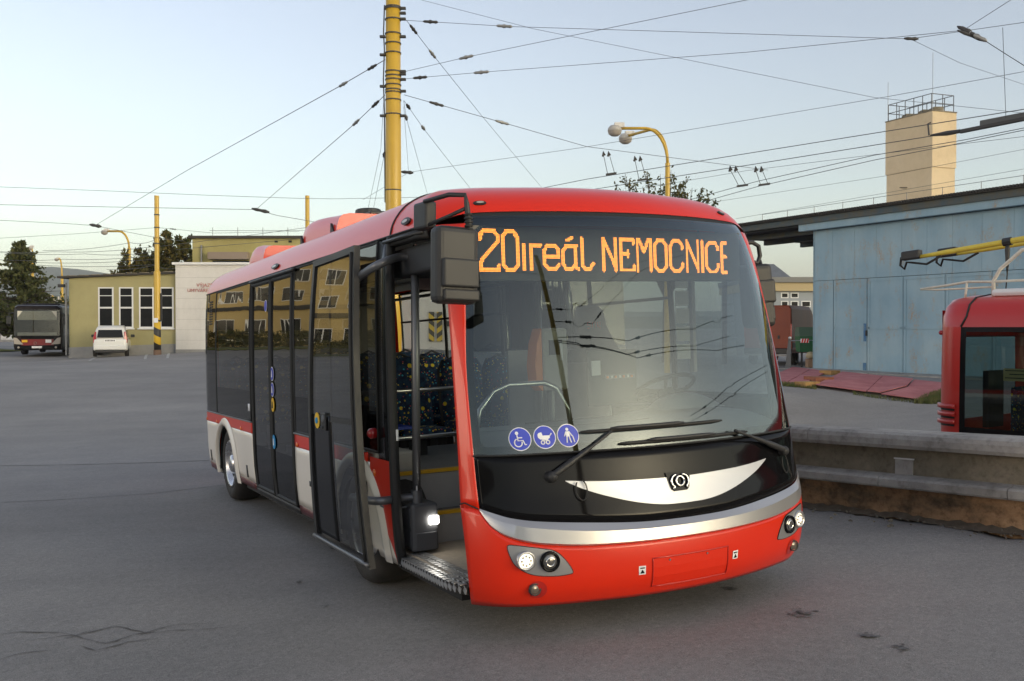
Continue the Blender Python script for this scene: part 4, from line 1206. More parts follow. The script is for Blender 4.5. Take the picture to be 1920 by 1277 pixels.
def sweep(prof_, name, mat, parent, t0=T0, t1=T1, n=40, sm=False, jit=0.0):
    rings = []
    for k in range(n + 1):
        t = t0 + (t1 - t0) * k / n; b = wz(t)
        rings.append([WP(t, nn + random.uniform(-jit, jit), b + zz + random.uniform(-jit, jit)) for nn, zz in prof_])
    return MB().loft(rings).build(name, mat, parent, sm=sm)
cap = [(-.10, .60), (-.115, .63), (-.115, .68), (-.10, .715), (-.06, .735), (.10, .74), (.22, .735), (.25, .70), (.25, .60)]
nseg = 6
for k in range(nseg):
    a = T0 + (T1 - T0) * k / nseg; b = T0 + (T1 - T0) * (k + 1) / nseg
    sweep(cap, 'coping', M['conc'], wall, a + .004, b - .004, 8)
sweep([(.0, .36), (.0, .60), (.20, .60), (.20, .36)], 'upper_band', M['conc_dark'], wall, n=60, jit=.003)
for k in range(14):
    a = T0 + (T1 - T0) * k / 14; b = T0 + (T1 - T0) * (k + 1) / 14
    sweep([(-.13, .265), (-.14, .28), (-.14, .335), (-.12, .352), (.0, .372), (.2, .372), (.2, .265)], 'ledge_block', M['conc'], wall, a + .003, b - .003, 6)
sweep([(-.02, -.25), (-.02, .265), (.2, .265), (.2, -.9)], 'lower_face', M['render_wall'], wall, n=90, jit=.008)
for t, w_, mt in ((.98, .16, 'conc'), (-.62, .0, 'conc'), (2.42, .16, 'conc'), (-.9, .16, 'conc'), (4.0, .16, 'conc')):
    if not w_: continue
    b = wz(t); sweep([(-.012, .372), (-.012, .50), (.02, .50), (.02, .372)], 'wall_stud', M['conc'], wall, t - w_ / 2, t + w_ / 2, 1)
    sweep([(-.016, .50), (-.016, .512), (.02, .512), (.02, .50)], 'stud_cap', M['white_paint'] if t > -.5 else M['red'], wall, t - w_ / 2 - .01, t + w_ / 2 + .01, 1)
# soil and dead leaves washed against the foot of the wall
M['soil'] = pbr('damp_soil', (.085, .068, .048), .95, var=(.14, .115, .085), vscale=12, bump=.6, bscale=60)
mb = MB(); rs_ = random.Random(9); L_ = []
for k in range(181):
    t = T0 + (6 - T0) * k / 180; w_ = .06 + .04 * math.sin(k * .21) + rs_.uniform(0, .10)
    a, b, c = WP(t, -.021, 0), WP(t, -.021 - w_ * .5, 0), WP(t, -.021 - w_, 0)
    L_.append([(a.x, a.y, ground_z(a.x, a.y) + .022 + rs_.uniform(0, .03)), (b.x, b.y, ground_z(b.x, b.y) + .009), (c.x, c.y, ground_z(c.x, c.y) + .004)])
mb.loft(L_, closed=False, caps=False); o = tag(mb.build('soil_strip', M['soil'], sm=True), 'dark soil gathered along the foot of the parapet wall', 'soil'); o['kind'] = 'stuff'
# grit along the foot of the wall
mb = MB()
M['grit'] = pbr('grit', (.13, .115, .09), .95, var=(.22, .20, .165), vscale=40)
rg = random.Random(3)
for k in range(260):
    t = rg.uniform(T0, 6); n_ = -.03 - abs(rg.gauss(0, .22)); p = WP(t, n_, 0); p.z = ground_z(p.x, p.y) + .004
    r_ = rg.uniform(.004, .014) * (2.4 if rg.random() < .03 else 1)
    e = [Vector((rg.gauss(0, 1), rg.gauss(0, 1), rg.gauss(0, 1))).normalized() * r_ for _ in range(3)]
    mb.obox(p, e[0], e[1] * .7, Vector((0, 0, r_ * .6)))
o = mb.build('grit', M['grit']); tag(o, 'loose grit and crumbs along the foot of the parapet wall', 'grit'); o['kind'] = 'stuff'

# ---------------------------------------------------------------- red trolleybus behind the wall
TB_DIR = Vector((-.62, .785)).normalized()      # towards its rear
TB_L = Vector((TB_DIR.y, -TB_DIR.x))            # its left
tbz = -.87
corner = Vector((at(1749, 620, 12.0).x, 12.0)) # near rear corner of its door side
LEN = 9.4
org = corner + TB_L * 1.255 - TB_DIR * LEN
tb = empty('red_trolleybus', (org.x, org.y, tbz), 0, 'red trolleybus with lowered yellow current poles behind the parapet wall', 'trolleybus')
tb.matrix_world = Matrix(((TB_L.x, TB_DIR.x, 0, org.x), (TB_L.y, TB_DIR.y, 0, org.y), (0, 0, 1, tbz), (0, 0, 0, 1)))
half = [(1.20, .30), (1.245, .50), (1.258, 1.0), (1.258, 1.6), (1.245, 2.2), (1.228, 2.48), (1.205, 2.62), (1.13, 2.76), (.97, 2.85), (.6, 2.895), (0, 2.91)]
def tb_x(z):
    for (x0, z0), (x1, z1) in zip(half, half[1:]):
        if z0 <= z <= z1: return x0 + (x1 - x0) * (z - z0) / (z1 - z0)
    return half[0][0]
def tb_plan(e):  # rear corner rounding: e in metres from the rear end
    r = .28
    if e >= r: return 1.0
    return 1 - (r - math.sqrt(max(0, r*r - (r - e)**2))) / 1.255
def tb_side(name, sg, y0, y1, z0, z1, mat, off=0.0, parent=None, ny=10, nz=10):
    mb = MB(); mb.grid(lambda i, j: (sg * (tb_x(z0 + (z1 - z0) * j) * tb_plan(LEN - (y0 + (y1 - y0) * i)) + off), y0 + (y1 - y0) * i, z0 + (z1 - z0) * j), ny, nz)
    return mb.build(name, mat, parent or tb, sm=True)
WT = 2.49
M['trolley_glass'] = glass('trolley_glass', (.36, .46, .45), 1.5, 1.2)
M['tb_red'] = pbr('trolley_red', (.50, .020, .014), .32, coat=.5, var=(.46, .022, .016), vscale=1.2)
mb = MB()
ys = [0 + (LEN - .3) * k / 30 for k in range(31)] + [LEN - .28 + .28 * math.sin(math.pi / 2 * k / 10) for k in range(1, 11)]
prof_r = [(x, z) for x, z in half if z >= 2.48]; prof_r[0] = (tb_x(WT), WT)
rings = [[(x * tb_plan(LEN - y), y, z - .10 * (1 - tb_plan(LEN - y)) * 3 * (z > 2.7)) for x, z in prof_r] + [(-x * tb_plan(LEN - y), y, z - .10 * (1 - tb_plan(LEN - y)) * 3 * (z > 2.7)) for x, z in reversed(prof_r[:-1])] for y in ys]
mb.loft(rings, closed=False, caps=False); mb.build('roof_band', M['tb_red'], tb, sm=True)
MB().box(-.92, .92, .3, LEN - .55, 2.86, 2.955).build('white_roof_cover', M['white_paint'], tb, bevel=.04)
for sg in (-1, 1):
    tb_side('rear_corner', sg, LEN - .34, LEN, .35, WT, M['tb_red'], ny=16)
    tb_side('skirt', sg, 0, LEN - .34, .35, .98, M['tb_red'], ny=30)
    y1 = LEN - .34
    k = 0
    while y1 > 1.0:
        y0 = max(.0, y1 - 1.65)
        w = tb_side('side_window', sg, y0 + .07, y1 - .07, 1.28, WT - .06, M['trolley_glass'], parent=tb)
        for a, b in ((y0, y0 + .07), (y1 - .07, y1)): tb_side('window_post', sg, a, b, .98, WT, M['black_panel'], parent=w, ny=2)
        tb_side('lower_glass_panel', sg, y0 + .07, y1 - .07, .98, 1.28, M['black_panel'], parent=w, ny=4, nz=2)
        tb_side('upper_border', sg, y0 + .07, y1 - .07, WT - .06, WT, M['black_panel'], parent=w, ny=4, nz=1)
        y1 = y0 - .0
for nm, z0, z1, mt in (('rear_panel', .35, 1.30, 'tb_red'), ('rear_window', 1.30, 2.36, 'clear_glass'), ('rear_header', 2.36, 2.70, 'tb_red')):
    mb = MB(); mb.grid(lambda i, j: (-1.03 + 2.06 * i, LEN - .004 + .02 * math.sin(math.pi * i), z0 + (z1 - z0) * j), 8, 4); mb.build(nm, M[mt], tb, sm=True)
MB().box(-1.12, 1.12, .3, LEN - .3, 2.50, 2.53).build('ceiling', M['int_light'], tb)
stz = [WT + .001] + [z for x, z in half if z > WT]
for sg in (-1, 1): MB().tube([(sg * (tb_x(z) + .002), LEN - .40 + .06 * (z < 2.55), z) for z in stz], .014, 6).build('roof_seam', M['rubber'], tb, sm=True)
for k in range(3):
    z = 1.545 - .095 * k
    tb_side('louvre', -1, LEN - .30, LEN - .005, z - .052, z, M['tb_red'], off=.022, ny=10, nz=2).modifiers.new('t', 'SOLIDIFY').thickness = .03
    tb_side('louvre_gap', -1, LEN - .285, LEN - .04, z - .082, z - .052, M['rubber'], off=.003, ny=8, nz=1)
MB().lathe([(.03, 0), (.03, .03), (.001, .045)], (-1.06, LEN - .02, 2.42), (-.5, 1, 0), 12).build('rear_marker_lamp', M['red_lens'], tb, sm=True)
MB().box(-1.1, 1.1, .2, LEN - .15, .32, .36).build('underbody', M['rubber'], tb)
MB().box(-1.1, 1.1, .2, LEN - .15, .75, .78).build('interior_floor', M['floor_grey'], tb)
for y in (LEN - .95, LEN - 1.75, LEN - 2.6, LEN - 3.5):
    for x in (.45, .9, -.9, -.45):
        q = MB().box(x - .2, x + .2, y - .38, y, 1.12, 1.2).build('passenger_seat', M['fabric'], tb, bevel=.02)
        MB().box(x - .2, x + .2, y, y + .08, 1.15, 1.78).build('backrest', M['fabric'], q, bevel=.03)
MB().box(-.85, -.45, LEN - .50, LEN - .43, 1.25, 1.95).build('equipment_cabinet', M['int_dark'], tb)
sg_ = tb_side('window_notice', -1, LEN - 1.13, LEN - .86, 1.86, 2.005, pbr('notice_buff', (.62, .44, .20), .6), off=-.006, ny=3, nz=2)
for k, w in enumerate((.22, .17, .22)):
    tb_side('notice_text_line', -1, LEN - 1.10, LEN - 1.10 + w, 1.975 - .043 * k, 1.985 - .043 * k, M['int_dark'], off=-.0045, parent=sg_, ny=2, nz=1)
for sg in (-1, 1):
    for y in (2.2, LEN - 2.9):
        w = MB().lathe([(.30, 0), (.42, .02), (.47, -.02), (.48, -.08), (.48, -.25), (.3, -.28)], (sg * 1.22, y, .48), (sg, 0, 0), 28).build('wheel', M['tyre'], tb, sm=True)
        MB().lathe([(.30, .01), (.27, -.04), (.12, -.03), (.001, .0)], (sg * 1.22, y, .48), (sg, 0, 0), 24).build('rim', M['rim'], w, sm=True)
# white pole cradle on the roof
M['cradle'] = pbr('cradle_white', (.70, .66, .56), .5, var=(.58, .54, .46), vscale=12)
cr_ = MB().tube([(-.78, LEN - .52, 2.84), (-.78, LEN - .52, 3.06), (-.78, LEN - .60, 3.20), (-.78, LEN - .86, 3.42), (-.78, LEN - 1.0, 3.44), (-.78, LEN - 2.4, 3.44)], .024, 8).build('pole_cradle', M['cradle'], tb, sm=True)
MB().tube([(-.78, LEN - 1.42, 2.9), (-.78, LEN - 1.42, 3.42)], .024, 8).build('cradle_post', M['cradle'], cr_, sm=True)
MB().tube([(-.78, LEN + .42, 2.985), (-.78, LEN + .02, 3.03), (-.78, LEN - .20, 3.06), (-.78, LEN - .5, 3.05), (-.78, LEN - 2.4, 3.07)], .016, 8).build('cradle_rail', M['cradle'], cr_, sm=True)
MB().tube([(-.78, LEN + .42, 2.985), (-.78, LEN + .2, 2.97), (-.78, LEN - .5, 2.985)], .012, 8).build('cradle_lower_rail', M['cradle'], cr_, sm=True)
MB().tube([(-.78, LEN - .16, 2.80), (-.78, LEN - .19, 3.05)], .016, 8).build('cradle_stay', M['cradle'], cr_, sm=True)
MB().tube([(.78, LEN - .52, 2.84), (.78, LEN - .52, 3.06), (.78, LEN - .86, 3.42), (.78, LEN - 2.4, 3.44)], .024, 8).build('cradle_far_side', M['cradle'], cr_, sm=True)
MB().box(-.81, -.75, LEN - 1.0, LEN - .95, 2.98, 3.06).build('amber_beacon', M['amber'], cr_, bevel=.008)
# yellow current poles with collector heads
M['pole_yellow'] = pbr('pole_yellow', (.72, .56, .06), .5, var=(.55, .42, .06), vscale=6)
for x, y1, z1 in ((-.62, LEN + .55, 3.42), (-.10, LEN + .32, 3.47)):
    a = Vector((x, LEN - 3.6, 3.86)); b = Vector((x, y1, z1))
    pm = MB().tube([a, a.lerp(b, .5), a.lerp(b, .9), b], [.048, .042, .034, .024], 10).build('current_pole', M['pole_yellow'], tb, sm=True)
    MB().obox(b + Vector((0, .09, .03)), (.055, 0, 0), (0, .13, -.01), (0, 0, .06)).build('collector_head', M['plastic'], pm, bevel=.02)
    MB().tube([b + Vector((0, .16, .04)), b + Vector((0, .24, .0)), b + Vector((0, .25, -.10)), b + Vector((0, .19, -.15)), b + Vector((0, .16, -.06)), b + Vector((0, .08, -.07)), b + Vector((0, -.12, -.10)), b + Vector((0, -.32, .0))], .016, 6).build('collector_cable', M['rubber'], pm, sm=True)
    c = a.lerp(b, .72); MB().cyl(c - (b-a).normalized()*.05, c + (b-a).normalized()*.05, .052, n=10).build('pole_clamp', M['plastic'], pm)
    MB().tube([c, c - Vector((0, 0, .10)), c - Vector((0, 0, .25)), c - Vector((0, 0, .40)), c - Vector((0, -.03, .75))], [.018, .03, .022, .008, .008], 6).build('rope_insulator', M['plastic'], pm, sm=True)
MB().tube([(-.66, LEN - 1.46, 3.10), (-.66, LEN - 1.46, 3.72), (-.66, LEN - 1.52, 3.80), (-.4, LEN - 1.55, 3.80)], .028, 8).build('pole_hook', pbr('hook_ochre', (.45, .27, .05), .6), tb, sm=True)
# ---------------------------------------------------------------- left: olive workshop, white gate hall, cars, far bus
M['olive'] = stained('olive_render', (.36, .325, .165), (.385, .345, .175), (.41, .37, .19), .35, bump=.08)
M['olive_up'] = stained('olive_render_upper', (.33, .29, .12), (.36, .32, .14), (.40, .35, .16), .4, bump=.1)
M['grey_base'] = stained('grey_plinth', (.26, .255, .25), (.30, .295, .285), (.33, .325, .31), .8, bump=.1)
M['gate_white'] = stained('gate_white', (.62, .60, .57), (.67, .65, .62), (.70, .68, .65), .5, (1, 1, .3), .05)
M['frame_white'] = pbr('window_frame_white', (.74, .74, .73), .45)
M['win_dark'] = pbr('dark_window', (.014, .015, .017), .08, spec=.16)
M['roof_edge'] = pbr('roof_felt', (.05, .045, .04), .8)
M['text_red'] = pbr('red_lettering', (.50, .20, .18), .6)
def text_mesh(body, size, mat, name, parent, mat_world, depth=.01):
    cu = bpy.data.curves.new(name, 'FONT'); cu.body = body; cu.size = size; cu.extrude = depth; cu.align_x = 'CENTER'
    t = bpy.data.objects.new('tmp_text', cu); col.objects.link(t)
    dg = bpy.context.evaluated_depsgraph_get(); me = bpy.data.meshes.new_from_object(t.evaluated_get(dg))
    bpy.data.objects.remove(t); me.name = name; me.materials.clear(); me.materials.append(mat)
    o = bpy.data.objects.new(name, me); col.objects.link(o); o.parent = parent; o.matrix_world = mat_world
    return o
D1 = 52.0
def X(px, d): return (px - CX) / FPX * d
def Z(py, d): return at(960, py, d).z
wl, wr = X(130, D1), X(332, D1)
ws_ = empty('olive_workshop', (wl, D1, 0), 0, 'low olive workshop with four white framed windows behind the parked white car', 'building')
def LB(mb_name, mat, parent, *b, **k): return MB().box(*b).build(mb_name, mat, parent, **k)
W_ = wr - wl
MB().prism([(0, .0), (W_, .25), (W_, Z(513, D1)), (0, Z(522, D1))], lambda a, b, h: (a, h, b), 0, 14).build('wall', M['olive'], ws_)
MB().prism([(-.03, -.4), (W_, -.2), (W_, .72), (-.03, .52)], lambda a, b, h: (a, h, b), -.03, 14.03).build('plinth', M['grey_base'], ws_)
MB().prism([(-.55, Z(522, D1) + .005), (W_ + .1, Z(513, D1) + .005), (W_ + .1, Z(513, D1) + .11), (-.55, Z(522, D1) + .11)], lambda a, b, h: (a, h, b), -.22, 14.1).build('roof', M['roof_edge'], ws_)
for k in range(9):
    a = W_ * k / 9; LB('roof_tile_end', M['conc_dark'], ws_, a, a + W_ / 9 - .12, -.25, .3, Z(522, D1) + .112 + .028 * k, Z(522, D1) + .15 + .028 * k)
zs0, zs1 = Z(616, D1), Z(538.5, D1)
for a, b in ((184.5, 213.5), (223.5, 250.5), (261, 289), (300, 326)):
    x0, x1 = X(a, D1) - wl, X(b, D1) - wl
    w = LB('window', M['frame_white'], ws_, x0, x1, -.012, .02, zs0, zs1)
    xm = .085; zm = Z(577, D1)
    LB('pane', M['win_dark'], w, x0 + xm, x1 - xm, -.018, -.013, zs0 + .10, zm - .045)
    LB('pane', M['win_dark'], w, x0 + xm, x1 - xm, -.018, -.013, zm + .045, zs1 - .07)
    LB('mullion', M['frame_white'], w, x0 + xm, x1 - xm, -.030, -.0185, zm - .04, zm + .04)
    LB('sill', M['frame_white'], w, x0 - .06, x1 + .06, -.10, -.014, zs0 - .05, zs0 + .02)
    LB('blind_rail', M['frame_white'], w, x0 + xm, x1 - xm, -.022, -.0185, zs1 - .48, zs1 - .44)
MB().tube([(-.12, -.1, .1), (-.12, -.1, 4.0)], .06, 8).build('downpipe', M['steel_dull'], ws_)
LB('flood_lamp', M['plastic'], ws_, -.45, -.15, -.35, -.1, 3.75, 3.92)
# white hall with gates; olive upper storey set back
hx0, hx1 = X(332.5, D1), X(1040, D1)
hall = empty('white_gate_hall', (hx0, D1 - .25, 0), 0, 'white gate hall with red lettering and olive upper storey behind the bus', 'building')
HWD = hx1 - hx0; HT = Z(497, D1)
LB('wall', M['gate_white'], hall, 0, HWD, 0, 12, -.3, HT)
LB('parapet_cap', M['frame_white'], hall, -.15, HWD, -.12, .3, HT + .002, HT + .13)
for k in range(9): LB('gate_board_joint', M['grey_base'], hall, .02, 3.2, -.003, -.001, .35 + k * .56, .358 + k * .56)
LB('gate_sill', M['grey_base'], hall, 0, 3.0, -.05, -.002, .1, .42)
gm = hall.matrix_world.copy()
def wtext(body, px, py, size, parent, mat, d, dx=0):
    p = at(px, py, d); return text_mesh(body, size, mat, 'lettering', parent, Matrix.Translation(p) @ Matrix.Rotation(math.pi / 2, 4, 'X'))
bpy.context.view_layer.update()
wtext('VÝJAZD', 385, 538, .27, hall, M['text_red'], D1 - .27)
wtext('UMYVÁREŇ VOZIDIEL', 394, 547.5, .25, hall, M['text_red'], D1 - .27)
ux0, ux1 = X(362, D1 + 7) - hx0, X(575, D1 + 7) - hx0
LB('upper_storey', M['olive_up'], hall, ux0, ux0 + 24, 7.2, 13, HT, Z(447, D1 + 7))
LB('upper_roof_edge', M['roof_edge'], hall, ux0 - .2, ux0 + 24.2, 6.95, 13.2, Z(447, D1 + 7) + .002, Z(447, D1 + 7) + .14)
LB('loading_canopy', pbr('canopy_rust', (.24, .19, .15), .8), hall, X(396, D1 + 7) - hx0, X(470, D1 + 7) - hx0, 6.6, 7.195, Z(487, D1 + 7), Z(474, D1 + 7))
LB('high_window', M['win_dark'], hall, X(400, D1 + 7) - hx0, X(480, D1 + 7) - hx0, 7.16, 7.19, HT + .02, Z(489, D1 + 7))
for px in (519, 545): LB('wall_vent', M['win_dark'], hall, X(px - 3, D1 + 7) - hx0, X(px + 3, D1 + 7) - hx0, 7.17, 7.19, Z(455, D1 + 7), Z(451, D1 + 7))
MB().tube([(X(380, D1 + 7) - hx0, 7.1, HT), (X(380, D1 + 7) - hx0, 7.1, Z(460, D1 + 7))], .06, 8).build('downpipe', M['steel_dull'], hall)
for k in range(6): MB().tube([(ux0 + 1.0 + k * 1.55, 8, Z(447, D1 + 7)), (ux0 + 1.0 + k * 1.55, 8, Z(447, D1 + 7) + .75)], .018, 5).build('lightning_rod', M['steel_dull'], hall)
MB().tube([(ux0 + .8, 8, Z(447, D1 + 7) + .55), (ux0 + 9, 8, Z(447, D1 + 7) + .55)], .012, 4).build('lightning_wire', M['steel_dull'], hall)
# warning-striped gate posts (seen through the bus windows)
def hazard(name, scale, ang):
    m, nt, out = new_mat(name); p = nt.nodes.new('ShaderNodeBsdfPrincipled'); p.inputs['Roughness'].default_value = .6
    tc = nt.nodes.new('ShaderNodeTexCoord'); mp = nt.nodes.new('ShaderNodeMapping'); mp.inputs['Rotation'].default_value = (0, ang, 0)
    w = nt.nodes.new('ShaderNodeTexWave'); w.bands_direction = 'X'; w.inputs['Scale'].default_value = scale; w.inputs['Distortion'].default_value = 0.3
    nt.links.new(tc.outputs['Object'], mp.inputs[0]); nt.links.new(mp.outputs[0], w.inputs['Vector'])
    r = ramp(nt, w.outputs[0], [(.48, (.62, .43, .03)), (.52, (.03, .03, .03))]); nt.links.new(r.outputs[0], p.inputs['Base Color']); nt.links.new(p.outputs[0], out.inputs[0]); return m
M['haz_a'] = hazard('hazard_left', .75, R(50)); M['haz_b'] = hazard('hazard_right', .75, R(-50))
for px, mt in ((810, 'haz_a'), (825, 'haz_b')):
    LB('striped_gate_post', M[mt], hall, X(px - 5, D1) - hx0, X(px + 5, D1) - hx0, -.10, -.01, Z(640, D1), Z(585, D1))
MB().box(X(838, D1) - hx0, X(845, D1) - hx0, -.2, -.01, Z(612, D1), Z(602, D1)).build('gate_lamp', M['plastic'], hall)
# right part of hall glimpsed through the bus: darker bay
LB('dark_bay', M['win_dark'], hall, X(870, D1) - hx0, X(1000, D1) - hx0, -.04, -.01, .3, 4.2)

# parked white hatchback, seen from behind
def loft_body(sections, name, mat, parent, **k): return MB().loft(sections).build(name, mat, parent, **k)
def ring(y, pts): return [(x, y, z) for x, z in pts] + [(-x, y, z) for x, z in reversed(pts)]
cz = ground_z(X(214, 49), 49.5)
car = empty('parked_car', (X(214, 49.5), 49.0, cz), R(19), 'small white hatchback parked facing the olive workshop', 'car')
M['car_white'] = pbr('car_white', (.72, .72, .70), .3, coat=.6)
low = [(0, .30, .0), (.0, .30, 0)]
def csec(y, w, z0, z1, k=.08): return ring(y, [(w - .06, z0), (w, z0 + .12), (w + .0, (z0 + z1) / 2), (w - .02, z1 - k), (w - .07, z1)])
MB().loft([csec(.0, .74, .34, .92), csec(.06, .80, .27, .95), csec(.35, .85, .24, .97), csec(2.0, .86, .24, .97), csec(3.3, .85, .24, .90), csec(3.85, .80, .26, .80), csec(4.15, .62, .32, .62)]).build('body', M['car_white'], car, sm=True).modifiers.new('s', 'SUBSURF').levels = 1
MB().loft([ring(.10, [(.74, .90), (.73, 1.0)] + [(.68, 1.02)]), ring(.16, [(.76, .90), (.71, 1.25), (.58, 1.42)]), ring(.34, [(.78, .92), (.69, 1.40), (.58, 1.57)]), ring(1.4, [(.79, .93), (.69, 1.46), (.60, 1.61)]), ring(2.2, [(.79, .93), (.69, 1.42), (.60, 1.56)]), ring(3.05, [(.78, .90), (.72, .98), (.60, 1.0)])]).build('cabin', M['car_white'], car, sm=True)
MB().loft([[(-.62, .03, .99), (.62, .03, .99), (.55, .115, 1.38), (-.55, .115, 1.38)], [(-.62, .09, .99), (.62, .09, .99), (.55, .20, 1.38), (-.55, .20, 1.38)]]).build('rear_window', M['win_dark'], car)
for sg in (-1, 1):
    MB().loft([[(sg*.62, .05, .72), (sg*.80, .07, .72), (sg*.80, .10, 1.0), (sg*.72, .13, 1.30), (sg*.66, .12, 1.28), (sg*.66, .06, .95)], [(sg*.62, .15, .72), (sg*.82, .22, .72), (sg*.81, .25, 1.0), (sg*.735, .28, 1.30), (sg*.66, .25, 1.28), (sg*.66, .2, .95)]]).build('tail_light', M['red_lens'], car)
    MB().loft([[(sg*.775, .62, 1.0), (sg*.775, 2.5, 1.0), (sg*.70, 2.2, 1.38), (sg*.70, .75, 1.38)], [(sg*.795, .62, 1.0), (sg*.795, 2.5, 1.0), (sg*.722, 2.2, 1.38), (sg*.722, .75, 1.38)]]).build('side_glass', M['win_dark'], car)
    MB().box(sg*.97 - .10, sg*.97 + .10, 2.3, 2.42, .98, 1.13).build('wing_mirror', M['plastic'], car, bevel=.03)
    for y in (.75, 3.25):
        w = MB().lathe([(.18, .0), (.27, .015), (.31, -.02), (.31, -.17), (.2, -.19)], (sg * .84, y, .31), (sg, 0, 0), 24).build('wheel', M['tyre'], car, sm=True)
        MB().lathe([(.19, .0), (.17, -.03), (.05, -.01), (.001, 0)], (sg * .84, y, .31), (sg, 0, 0), 18).build('rim', M['rim'], w, sm=True)
LB('bumper', M['car_white'], car, -.78, .78, -.06, .10, .36, .60, bevel=.05)
LB('number_plate', M['sticker_white'], car, -.27, .27, -.005, .03, .78, .89)
for k in range(7): LB('plate_character', M['black_panel'], car, -.23 + k * .068, -.19 + k * .068, -.008, -.0052, .80, .87)
LB('lower_valance', M['plastic'], car, -.70, .70, -.02, .10, .22, .37, bevel=.02)

# far low-floor bus, dark red and black, half behind the workshop
fz = .02
fb = empty('distant_bus', (X(70, 54), 54.0, fz), R(17), 'dark red and black bus parked beside the olive workshop, far left', 'bus')
M['fb_dark'] = pbr('far_bus_dark', (.018, .013, .014), .4, spec=.2); M['fb_red'] = pbr('far_bus_red', (.22, .020, .022), .35, coat=.4)
def fsec(y, w, z0, z1): return ring(y, [(w - .05, z0), (w, z0 + .2), (w, z1 - .45), (w - .06, z1 - .12), (w - .22, z1)])
MB().loft([fsec(0, 1.10, .38, 2.72), fsec(.10, 1.22, .32, 2.80), fsec(.4, 1.265, .30, 2.85), fsec(11.5, 1.265, .30, 2.85)]).build('body', M['fb_dark'], fb)
MB().grid(lambda i, j: (-1.16 + 2.32 * i, -.13 + .06 * (2 * i - 1) ** 2 + .08 * j, 1.12 + 1.45 * j), 12, 6).build('windscreen', M['door_glass'], fb, sm=True)
MB().box(-1.0, 1.0, -.05, -.005, 1.12, 1.30).build('dashboard', M['int_grey'], fb)
MB().box(-1.0, 1.0, -.03, -.005, 2.0, 2.5).build('blind_and_reflection_panel', M['cradle'], fb)  # cream panel added in place of the bright reflection across the windscreen top
MB().grid(lambda i, j: (-1.0 + 2.0 * i, -.035 + .05 * (2 * i - 1) ** 2, .52 + .40 * j), 8, 2).build('red_grille', M['fb_red'], fb)
MB().grid(lambda i, j: (-1.2 + 2.4 * i, -.03 + .06 * (2 * i - 1) ** 2, .95 + .14 * j), 8, 1).build('black_strip', M['black_panel'], fb)
MB().box(-1.12, 1.12, -.06, .05, .34, .58).build('bumper', M['black_panel'], fb, bevel=.04)
for sg in (-1, 1):
    MB().prism([(sg * .70, .62), (sg * 1.18, .66), (sg * 1.2, 1.02), (sg * 1.02, .98)], lambda a, b, h: (a, h, b), -.05, .03).build('headlight', M['lamp_clear'], fb)
    MB().lathe([(.06, 0), (.05, .02), (.001, .03)], (sg * .95, -.06, .46), (0, -1, 0), 12).build('fog_lamp', M['lamp_clear'], fb)
    MB().box(sg * 1.42 - .12, sg * 1.42 + .12, -.15, -.05, 1.75, 2.2).build('mirror', M['plastic'], fb, bevel=.04)
    MB().tube([(sg * 1.2, 0, 2.4), (sg * 1.4, -.1, 2.35), (sg * 1.42, -.1, 2.2)], .025, 6).build('mirror_arm', M['plastic'], fb)
    for y in (2.6, 8.6):
        w = MB().lathe([(.3, 0), (.46, .02), (.48, -.03), (.48, -.27), (.3, -.29)], (sg * 1.22, y, .48), (sg, 0, 0), 24).build('wheel', M['tyre'], fb, sm=True)
    for k in range(6): MB().box(sg * 1.262, sg * 1.272, .7 + k * 1.75, 2.3 + k * 1.75, 1.15, 2.35).build('side_window', M['win_dark'], fb)
MB().box(-.28, .24, -.075, -.062, .42, .53).build('number_plate', M['sticker_white'], fb)
MB().box(.42, .72, -.045, -.036, .72, .90).build('white_notice', M['sticker_white'], fb)
MB().box(-.78, -.50, -.05, -.037, .75, .88).build('yellow_notice', M['yellow'], fb)
MB().tube([(-.1 + .07 * math.cos(a), -.06, .70 + .07 * math.sin(a)) for a in [6.283 * k / 14 for k in range(15)]], .014, 5).build('round_emblem', M['chrome'], fb)
MB().box(-1.0, 1.0, 1.2, 5, 2.85, 2.95).build('roof_unit', M['fb_dark'], fb, bevel=.05)

